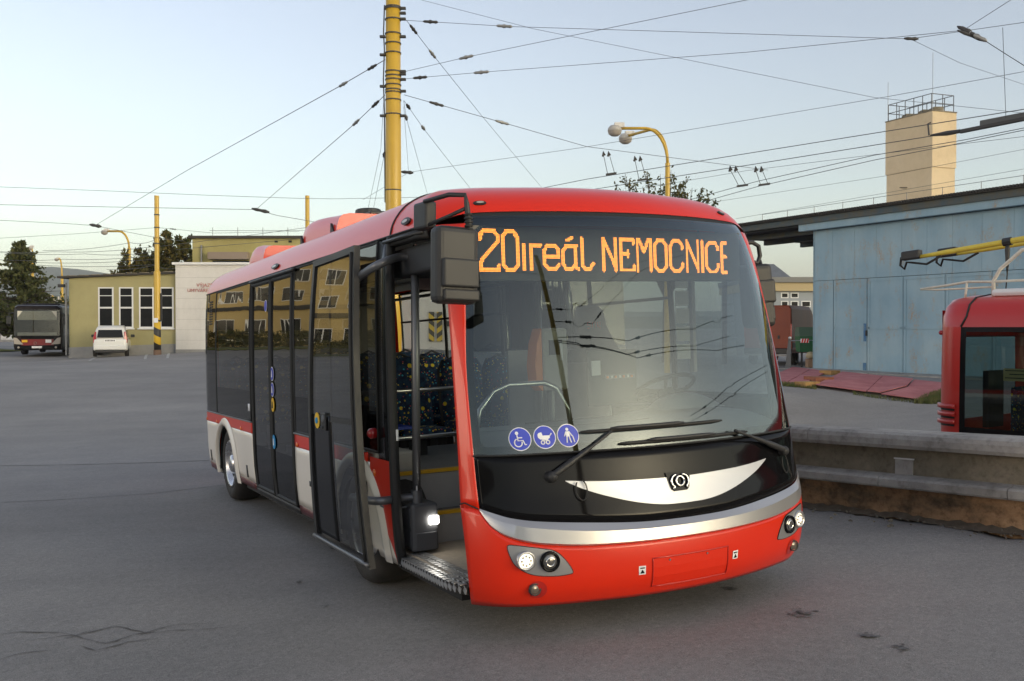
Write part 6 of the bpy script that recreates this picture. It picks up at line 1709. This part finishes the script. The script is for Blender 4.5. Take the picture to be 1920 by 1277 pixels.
for k, (pts, lab) in enumerate(((((-40, 467, 55), (100, 472, 55), (292, 462, 50)), 'uppermost contact wire left of the striped pole'), (((-40, 470, 58), (160, 476, 58), (292, 472, 52)), 'second contact wire left of the striped pole'),
        (((-40, 484, 60), (120, 486, 60), (292, 478, 54)), 'third contact wire left of the striped pole'), (((60, 492, 62), (292, 486, 56)), 'fourth contact wire left of the striped pole'), (((70, 497, 66), (292, 496, 58)), 'lowest contact wire left of the striped pole'),
        (((80, 470, 55), (245, 455, 52), (292, 449, 50)), 'thin wire slanting up past the single lamp collar'), (((200, 505, 66), (292, 497, 58), (330, 503, 58)), 'thin wire just above the workshop roof'))):
    wire(OW, pts, lab, rk=.00032, sag=.12)
# contact wires on the right
wire(OW, [(940, 368, 28), (1100, 336, 26.6), (1500, 272, 22), (1920, 205, 18), (2000, 190, 17.4)], 'uppermost dark contact wire crossing in front of the tower', rk=.00055)
wire(OW, [(1000, 378, 28), (1100, 357, 27), (1420, 307, 23.5), (1748, 255, 20)], 'second contact wire, running into the section insulator', rk=.0005)
wire(OW, [(1230, 392, 27), (1420, 340, 24), (1640, 291, 21.5), (1810, 262, 20), (1920, 240, 19), (2000, 226, 18.5)], 'third contact wire below the section insulator', rk=.0005)
wire(OW, [(1270, 392, 27), (1420, 350, 24), (1640, 300, 21.5), (1760, 277, 20.3), (1920, 244, 19), (2000, 228, 18.5)], 'fourth contact wire, lowest dark one before the tower', rk=.0005)
wire(OW, [(1090, 372, 29), (1400, 320, 26), (1760, 275, 22), (1920, 256, 20), (2000, 247, 19)], 'faint wire between the dark contact wires', rk=.0003)
wire(OW, [(1290, 386, 34), (1660, 330, 30), (1920, 280, 27), (2000, 264, 26)], 'faint wire above the blue hall roof', rk=.00025)
wire(OW, [(1380, 410, 36), (1660, 362, 32), (1890, 322, 28), (1960, 310, 27)], 'lowest faint wire just above the hall roof rail', rk=.00025)
wire(SW, [(1713, 76, 16.5), (1800, 118, 18), (1960, 172, 21)], 'thin wire sloping down right from the clip near the upper right corner', rk=.00028)
wire(SW, [(1800, 52, 14.4), (1840, 72, 14.2), (1890, 104, 14), (1960, 148, 13.6)], 'thick cable with a dark strain insulator at the upper right', rk=.0006, fit=(.3, .8))
wire(SW, [(1880, 52, 15.7), (1886, 222, 18)], 'vertical dropper holding the section insulator', rk=.0004)
# section insulator: dark wooden runner on the second contact wire
si = empty('section_insulator', at(1790, 250, 19.5), 0, 'long dark section insulator hanging on the contact wire near the tower', 'insulator')
si.location = (0, 0, 0)
MB().tube([at(1745, 254, 20), at(1775, 250, 19.7), at(1800, 246, 19.4)], [.02, .05, .04], 8).build('end_clamp', M['fitting'], si)
MB().tube([at(1742, 254, 20), at(1740, 232, 20), at(1745, 230, 20)], .018, 6).build('jumper_loop', M['fitting'], si)
a, b = at(1800, 247, 19.4), at(1960, 215, 17.8); d_ = (b - a) / 2
MB().obox((a + b) / 2, d_, (.03, .05, 0), (0, 0, .035)).build('runner', M['fitting'], si, bevel=.01)
a, b = at(1838, 236, 19.2), at(1960, 213, 17.9); d_ = (b - a) / 2
MB().obox((a + b) / 2 + Vector((0, 0, .03)), d_, (.06, .1, 0), (0, 0, .055)).build('cover', pbr('grey_cover', (.12, .12, .115), .7), si, bevel=.015)
# hangers on the span wire above the bus
for k, (px, py, qx, qy, d_, lab) in enumerate(((1137, 290, 1146, 326, 26, 'first wire hanger from the left, near the lamp heads'), (1196, 299, 1205, 337, 25.5, 'second wire hanger from the left, beside the lamp post'),
        (1375, 318, 1392, 348, 24.5, 'third wire hanger from the left, right of the treetop'), (1423, 319, 1433, 346, 24.2, 'rightmost of the four wire hangers'))):
    hg = empty('wire_hanger', (0, 0, 0), 0, lab, 'hanger', 'hangers on the span wire')
    p, q = at(px, py, d_), at(qx, qy, d_)
    for s_ in (-.07, .07): MB().tube([p + Vector((s_ - .03, 0, -.05)), p + Vector((s_, 0, .06)), p + Vector((s_ + .03, 0, -.02))], [.03, .05, .03], 6).build('bell_insulator', M['fitting'], hg)
    for s_ in (-.08, .08): MB().tube([p + Vector((s_, 0, 0)), q + Vector((s_ * 1.2, 0, 0))], .008, 5).build('hanger_rod', M['fitting'], hg)
    MB().obox(q, (.14, 0, .02), (0, .03, 0), (0, 0, .025)).build('shoe', M['fitting'], hg)
# dark joints where wires meet
for px, py, qx, qy, d_, lab in ((472, 391, 505, 398, 34, 'dark wire joint left of the roof pod'), (168, 421, 190, 425, 42, 'dark wire joint above the single lamp'), (1695, 72, 1722, 73, 16.4, 'pale wire clip near the upper right'), (1800, 50, 1822, 60, 14.4, 'dark knot of wires at the upper right corner'), (752, 322, 775, 324, 26, 'small clip right of the mast foot'), (1795, 57, 1850, 78, 14.3, 'strain insulator at the upper right corner')):
    a, b = at(px, py, d_), at(qx, qy, d_); r_ = .0016 * d_
    tag(MB().tube([a, a.lerp(b, .25), a.lerp(b, .5), a.lerp(b, .75), b], [r_ * .5, r_ * 1.1, r_ * .9, r_ * 1.3, r_ * .5], 7).build('wire_joint', M['fitting'], sm=True), lab, 'wire joint')

# ---------------------------------------------------------------- trees
def leaf_mat(name, a, b):
    m, nt, out = new_mat(name); p = nt.nodes.new('ShaderNodeBsdfPrincipled'); p.inputs['Roughness'].default_value = .75; p.inputs['Specular IOR Level'].default_value = .2
    g = nt.nodes.new('ShaderNodeNewGeometry'); r = ramp(nt, g.outputs['Random Per Island'], [(.0, a), (1.0, b)]); nt.links.new(r.outputs[0], p.inputs['Base Color'])
    tr = nt.nodes.new('ShaderNodeBsdfTranslucent'); nt.links.new(r.outputs[0], tr.inputs[0]); mx_ = nt.nodes.new('ShaderNodeMixShader'); mx_.inputs[0].default_value = .25
    nt.links.new(p.outputs[0], mx_.inputs[1]); nt.links.new(tr.outputs[0], mx_.inputs[2]); nt.links.new(mx_.outputs[0], out.inputs[0]); return m
M['needle'] = leaf_mat('conifer_needles', (.04, .055, .02), (.13, .13, .045)); M['leaf'] = leaf_mat('autumn_leaves', (.05, .065, .018), (.17, .13, .04)); M['leaf2'] = leaf_mat('olive_leaves', (.04, .055, .015), (.12, .10, .03))
M['bark'] = pbr('bark', (.06, .045, .035), .9, var=(.10, .08, .06), vscale=6, bump=.5, bscale=30)
def leafquad(mb, c, s_, rg):
    u = Vector((rg.gauss(0, 1), rg.gauss(0, 1), rg.gauss(0, 1))).normalized(); v = u.cross(Vector((rg.gauss(0, 1), rg.gauss(0, 1), rg.gauss(0, 1)))).normalized()
    b = len(mb.v); mb.v += [tuple(c + u * s_), tuple(c + v * s_ * .5), tuple(c - u * s_), tuple(c - v * s_ * .5)]; mb.f.append((b, b + 1, b + 2, b + 3))
def conifer(loc, H, Rm, label, seed, n=9000):
    rg = random.Random(seed); t = empty('conifer_tree', loc, 0, label, 'tree')
    MB().tube([(0, 0, -.2), (0, 0, H * .4), (0, 0, H * .97)], [H * .022, H * .016, .02], 8).build('trunk', M['bark'], t)
    mb = MB(); br = MB(); k = 0
    z = H * .16
    while z < H * .98:
        f_ = (z / H - .16) / .82; L = Rm * (1 - f_) ** .75 * (.35 + .65 * min(1, (f_ + .05) / .22))
        for j in range(7):
            a = rg.uniform(0, 6.283); l_ = L * rg.uniform(.65, 1.15); up = rg.uniform(-.12, .25)
            e = Vector((math.cos(a) * l_, math.sin(a) * l_, up * l_)); o = Vector((0, 0, z + rg.uniform(-.2, .2)))
            br.tube([o, o + e * .6 + Vector((0, 0, -.02 * l_)), o + e], [.05, .03, .01], 4, False)
            for q in range(int(n / 260)):
                s_ = rg.random() ** .7; c = o + e * s_ + Vector((rg.gauss(0, .16), rg.gauss(0, .16), rg.gauss(-.06, .12))) * (.5 + l_ * .16)
                leafquad(mb, c, rg.uniform(.09, .24), rg)
        z += H * .026
    br.build('branches', M['bark'], t)
    o = mb.build('crown', M['needle'], t); return t
conifer((X(40, 70), 70, 0), Z(452, 70), 3.9, 'dark conifer standing behind the distant bus at the left edge', 11)
conifer((X(-30, 74), 74, 0), Z(505, 74), 3.2, 'second dark conifer cut by the left edge of the picture', 12, 5000)
def broadleaf(loc, H, crown, label, seed, n, mat, ls=(.10, .22), bare=False):
    """crown: list of (dx, dy, z, rx, rz) clumps"""
    rg = random.Random(seed); t = empty('broadleaf_tree', loc, 0, label, 'tree')
    mbt = MB().tube([(0, 0, -.2), (.1, 0, H * .25), (0, .1, H * .5)], [.22, .17, .12], 8); br = MB(); mb = MB()
    for dx, dy, z, rx, rz in crown:
        e = Vector((dx, dy, z)); br.tube([(0, .05, H * .38), tuple(e * .5 + Vector((0, 0, H * .2))), tuple(e)], [.10, .06, .02], 5, False)
        tot = sum(c[3] ** 2 * c[4] for c in crown); m_ = int(n * rx * rx * rz / tot); hubs = []
        for q in range(max(6, m_ // 40)):
            v = Vector((rg.gauss(0, 1), rg.gauss(0, 1), rg.gauss(0, 1))).normalized() * rg.random() ** .4
            h_ = e + Vector((v.x * rx, v.y * rx, v.z * rz)); hubs.append(h_)
            br.tube([tuple(e), tuple(e.lerp(h_, .6)), tuple(h_)], [.03, .02, .006], 4, False)
        for q in range(m_):
            h_ = rg.choice(hubs); c = h_ + Vector((rg.gauss(0, .2), rg.gauss(0, .2), rg.gauss(0, .22))) * rx * .42
            leafquad(mb, c, rg.uniform(*ls), rg)
    mbt.build('trunk', M['bark'], t); br.build('branches', M['bark'], t); mb.build('crown', mat, t); return t
dT = 68
zt = lambda py: Z(py, dT)
broadleaf((X(300, dT), dT, 0), zt(440), [(X(312, dT) - X(300, dT), 0, zt(470), 1.3, 1.3), (X(272, dT) - X(300, dT), 0, zt(492), 1.5, 1.0), (X(335, dT) - X(300, dT), .5, zt(480), 1.3, 1.5), (X(240, dT) - X(300, dT), 0, zt(508), 1.2, .8), (X(300, dT) - X(300, dT), 0, zt(500), 1.8, 1.0)], 'brownish green tree behind the olive workshop roof', 21, 6500, M['leaf'])
# tree behind the bus: thin upright leafy twigs
def twig_tree(loc, tips, label, seed):
    rg = random.Random(seed); t = empty('twiggy_tree', loc, 0, label, 'tree'); L = Vector(loc)
    MB().tube([(0, 0, -.2), (0, .1, 2.5), (.1, 0, 5.0)], [.22, .16, .10], 8).build('trunk', M['bark'], t); br = MB(); mb = MB()
    for tip in tips:
        e = Vector(tip) - L; b_ = Vector((e.x * .35, e.y * .35, max(3.0, e.z * .55))); mid = b_.lerp(e, .5) + Vector((e.x * .06, 0, -.2))
        br.tube([(0, 0, 2.8 + rg.random()), tuple(b_), tuple(mid), tuple(e)], [.07, .05, .03, .008], 5, False)
        for q in range(75):
            s_ = rg.random(); c = (b_.lerp(mid, s_ * 2) if s_ < .5 else mid.lerp(e, s_ * 2 - 1)) + Vector((rg.gauss(0, 1), rg.gauss(0, 1), rg.gauss(0, 1))) * (.22 * (1.25 - s_) + .04)
            leafquad(mb, c, rg.uniform(.05, .12), rg)
        for q in range(5):
            s_ = rg.uniform(.2, .85); o = b_.lerp(e, s_); v = Vector((rg.gauss(0, .5), rg.gauss(0, .5), rg.uniform(.3, .9))) * (1.0 - s_ * .4); br.tube([tuple(o), tuple(o + v * .6), tuple(o + v)], [.018, .012, .004], 4, False)
            for r_ in range(26): leafquad(mb, o + v * rg.uniform(.25, 1.02) + Vector((rg.gauss(0, .07), rg.gauss(0, .07), rg.gauss(0, .07))), rg.uniform(.045, .11), rg)
    br.build('branches', M['bark'], t); mb.build('crown', M['leaf2'], t); return t
dW = 44
tips = [tuple(at(px, py, dW + random.uniform(-1.2, 1.2))) for px, py in ((1152, 342), (1172, 325), (1190, 338), (1212, 322), (1226, 345), (1238, 326), (1258, 318), (1266, 338), (1287, 330), (1298, 352), (1316, 352), (1330, 362), (1342, 372), (1180, 355), (1250, 350), (1205, 350), (1310, 368), (1275, 350))]
twig_tree((X(1250, dW), dW, 0), tips, 'leafy twiggy treetop showing above the bus roof behind the lamp post', 31)

# ---------------------------------------------------------------- far left: hills and town
M['hill'] = pbr('wooded_hill', (.035, .055, .03), .95, var=(.055, .075, .04), vscale=.01)
def ridge(name, pts, d, depth, mat):
    mb = MB(); P = [at(px, py, d) for px, py in pts]
    n = len(P)
    for p in P: mb.v.append((p.x, d, p.z))
    for p in P: mb.v.append((p.x * .8, d * .8 , -2))
    for p in P: mb.v.append((p.x * 1.2, d + depth, -2))
    for k in range(n - 1):
        mb.f.append((k, k + 1, n + k + 1, n + k)); mb.f.append((k + 1, k, 2 * n + k, 2 * n + k + 1))
    return struct(mb.build(name, mat, sm=True))
ridge('hill', [(-900, 560), (-500, 530), (-200, 520), (-60, 512), (40, 503), (95, 500), (150, 505), (210, 514), (290, 525), (420, 545), (700, 570), (1200, 585), (1700, 580), (2400, 570), (3200, 560)], 2600, 900, M['hill'])
ridge('hill', [(-700, 575), (-200, 565), (0, 556), (80, 552), (140, 556), (200, 562), (400, 585), (900, 596), (1500, 592), (2400, 580)], 1200, 500, M['hill'])
def block(name, px0, px1, py0, d, dep, mat, label, roof=None):
    x0, x1 = X(px0, d), X(px1, d); b = empty(name, (x0, d, 0), 0, label, 'building')
    MB().box(0, x1 - x0, 0, dep, -.5, Z(py0, d)).build('wall', mat, b)
    MB().box(-.3, x1 - x0 + .3, -.3, dep + .3, Z(py0, d) + .004, Z(py0, d) + .45).build('roof', roof or M['roof_edge'], b)
    n = max(2, int((x1 - x0) / 4))
    for k in range(n): MB().box((k + .25) * (x1 - x0) / n, (k + .75) * (x1 - x0) / n, -.05, -.01, Z(py0, d) * .4, Z(py0, d) * .75).build('window', M['win_dark'], b)
    return b
block('low_building', 30, 62, 574, 130, 12, M['gate_white'], 'pale flat building far behind the distant bus')
block('low_building', 78, 128, 574, 125, 10, pbr('red_cladding', (.30, .05, .05), .7), 'low red clad building beyond the workshop corner')
block('low_building', -60, 22, 604, 110, 12, M['grey_base'], 'low grey building at the far left beyond the grass')
for px, d, lab in ((78, 118, 'pale post left of the distant red building'), (103, 118, 'pale post before the distant red building'), (110, 116, 'pale post right before the distant red building')):
    tag(MB().tube([(X(px, d), d, 0), (X(px, d), d, Z(556, d))], .10, 8).build('post', M['cradle']), lab, 'post')
tag(MB().box(X(0, 92), X(16, 92), 92, 93.8, .3, 1.4).build('white_van', M['white_paint'], bevel=.2), 'white vehicle beyond the grass at the far left edge', 'vehicle')
# ---------------------------------------------------------------- the rest of the yard behind and beside the camera (seen in the glass and paint)
ob = empty('yellow_office_block', (0, 0, 0), 0, 'three storey yellow office block across the yard, mirrored in the bus side windows', 'building')
M['ochre'] = stained('ochre_render', (.50, .37, .16), (.55, .41, .18), (.58, .44, .20), .2, bump=.05)
oc = Vector((-49., 70.)); od = Vector((.77, .64)).normalized()       # facade runs parallel to the bus lane
on = Vector((od.y, -od.x))
if on.dot(-oc) < 0: on = -on                                           # facade normal towards the yard
ob.matrix_world = Matrix(((od.x, -on.x, 0, oc.x), (od.y, -on.y, 0, oc.y), (0, 0, 1, 0), (0, 0, 0, 1)))
MB().box(-22, 3, 0, 12, -.5, 10.8).build('wall', M['ochre'], ob)
MB().box(-22.4, 3.4, -.5, 12.4, 10.81, 11.2).build('roof', M['roof_edge'], ob)
MB().box(-22.1, 3.1, -.25, -.01, 4.0, 4.55).build('dark_band', M['roof_edge'], ob)
for z in (1.3, 5.1, 8.0):
    for k in range(9):
        x = -21.4 + k * 2.7
        w = MB().box(x, x + 1.7, -.06, -.005, z, z + 1.6).build('window', M['frame_white'], ob)
        for a in (.08, .90): MB().box(x + a, x + a + .72, -.075, -.061, z + .09, z + 1.51).build('pane', M['win_dark'], w)
# depot sheds and a row of trees behind the camera
def shed(x0, x1, y, h, mat, label):
    b = empty('depot_shed', (x0, y, 0), 0, label, 'building')
    MB().box(0, x1 - x0, -14, 0, -.5, h).build('wall', mat, b); MB().box(-.3, x1 - x0 + .3, -14.3, .3, h + .004, h + .35).build('roof', M['roof_edge'], b)
    n = max(2, int((x1 - x0) / 5))
    for k in range(n): MB().box((k + .15) * (x1 - x0) / n, (k + .85) * (x1 - x0) / n, .005, .06, .1, h * .72).build('gate', M['blue_dark'] if k % 2 else M['olive_up'], b)
shed(-48, -14, -34, 5.6, M['olive_up'], 'olive depot shed behind the camera on the left')
shed(-9, 30, -42, 6.5, M['ochre'], 'ochre depot shed behind the camera')
def rear_pole(x, y, h, label):
    p = empty('yellow_pole', (x, y, 0), 0, label, 'pole'); MB().tube([(0, 0, -.2), (0, 0, h)], [.15, .11], 12).build('shaft', M['pole_paint'], p, sm=True); return p
rear_pole(4.8, -2.0, 9.8, 'yellow pole standing behind the camera, mirrored in the windscreen')
rear_pole(-24, 26, 9.0, 'yellow pole at the left of the yard, mirrored in the bus side')
for P_, lab in ((((4.8, -2, 7.2), (6.2, -1.7, 7.4), (9.3, 1.3, 8.6), (14, 6, 10.2)), 'highest wire from the pole behind the camera'), (((4.8, -2, 6.8), (7.0, -1.3, 7.0), (9.8, 1.9, 8.3), (14, 7, 9.6)), 'second wire from the pole behind the camera'),
        (((4.8, -2, 6.4), (9.4, -.45, 6.9), (13.9, 4.2, 7.0), (17, 9, 7.2)), 'third wire from the pole behind the camera'), (((4.8, -2, 6.3), (8.6, -.3, 6.2), (13.6, 3.9, 6.5), (17, 8, 6.8)), 'fourth wire from the pole behind the camera'),
        (((4.8, -2, 6.35), (9.75, -.2, 6.4), (13.5, 5.9, 5.7), (15, 9, 5.5)), 'lowest wire from the pole behind the camera'), (((4.8, -2, 8.6), (-6, -5, 8.2), (-20, -9, 8.0)), 'wire from the pole behind the camera to the left'),
        (((16, 1, 6.1), (18, 6, 6.0), (22, 14, 5.9)), 'contact wire at the right outside the view, nearer one'), (((16.7, .8, 6.1), (18.7, 5.8, 6.0), (22.7, 13.8, 5.9)), 'contact wire at the right outside the view, farther one')):
    V_ = [Vector(q) for q in P_]; P = []
    for a, b in zip(V_, V_[1:]):
        for q in range(8): P.append(a.lerp(b, q / 8))
    P.append(V_[-1])
    o = tag(MB().tube(P, .011, 5).build('overhead_wire', M['wire'], sm=True), lab, 'wire')
    for k in (3, 9):
        d_ = (P[k + 1] - P[k]).normalized(); c = P[k]; MB().tube([c - d_ * .2, c - d_ * .1, c, c + d_ * .1, c + d_ * .2], [.012, .04, .022, .045, .012], 7).build('insulator', M['fitting'], o, sm=True)
rgh = random.Random(41); hedge = MB()
for k in range(7000):
    x, y, z = rgh.uniform(-22, 3), rgh.uniform(-7.2, -6.0), rgh.uniform(.0, 1.5)
    leafquad(hedge, Vector((x, y, z + rgh.gauss(0, .1))), rgh.uniform(.08, .2), rgh)
hd_ = hedge.build('hedge', M['leaf']); hd_.matrix_world = ob.matrix_world.copy(); tag(hd_, 'long clipped hedge in front of the yellow office block', 'hedge')
gv = MB().box(-30, 9, -14, -7.4, .0, .06).build('grass_verge', M['grass']); gv.matrix_world = ob.matrix_world.copy(); struct(gv)
for k, x in enumerate((-19.0, -13.2, -6.8, -1.2)):
    pc = empty('parked_car', (0, 0, 0), 0, ('black', 'dark blue', 'dark grey', 'dark green')[k] + ' car parked before the office block, seen only mirrored', 'car', 'cars parked before the office block')
    pc.matrix_world = ob.matrix_world @ Matrix.Translation((x, -5.6, 0)) @ Matrix.Rotation(math.pi / 2, 4, 'Z')
    pm_ = pbr('parked_paint', ((.02, .02, .022), (.015, .02, .05), (.06, .06, .062), (.015, .035, .022))[k], .3, coat=.6)
    MB().loft([csec(.0, .74, .34, .92), csec(.35, .85, .24, .97), csec(3.3, .85, .24, .90), csec(4.15, .62, .32, .62)]).build('body', pm_, pc, sm=True)
    MB().loft([ring(.2, [(.74, .90), (.70, 1.0), (.66, 1.02)]), ring(.9, [(.76, .90), (.66, 1.35), (.56, 1.43)]), ring(2.2, [(.79, .93), (.66, 1.35), (.58, 1.42)]), ring(3.05, [(.78, .88), (.72, .94), (.60, .96)])]).build('cabin', M['win_dark'], pc, sm=True)
    for sg in (-1, 1):
        for y in (.75, 3.25): MB().lathe([(.05, .0), (.27, .015), (.31, -.02), (.31, -.17), (.2, -.19)], (sg * .84, y, .31), (sg, 0, 0), 18).build('wheel', M['tyre'], pc, sm=True)

# ---------------------------------------------------------------- evening haze
hz = MB().box(-3300, 3300, -1700, 6200, -4, 200).build('haze', M['wire']); hz.data.materials.clear(); hz['kind'] = 'stuff'
tag(hz, 'thin evening haze lying over the whole valley', 'haze')
m, nt, out = new_mat('haze'); pv = nt.nodes.new('ShaderNodeVolumePrincipled'); pv.inputs['Color'].default_value = (.86, .90, .95, 1); pv.inputs['Density'].default_value = .00018
nt.links.new(pv.outputs[0], out.inputs['Volume']); hz.data.materials.append(m); hz.display_type = 'WIRE'
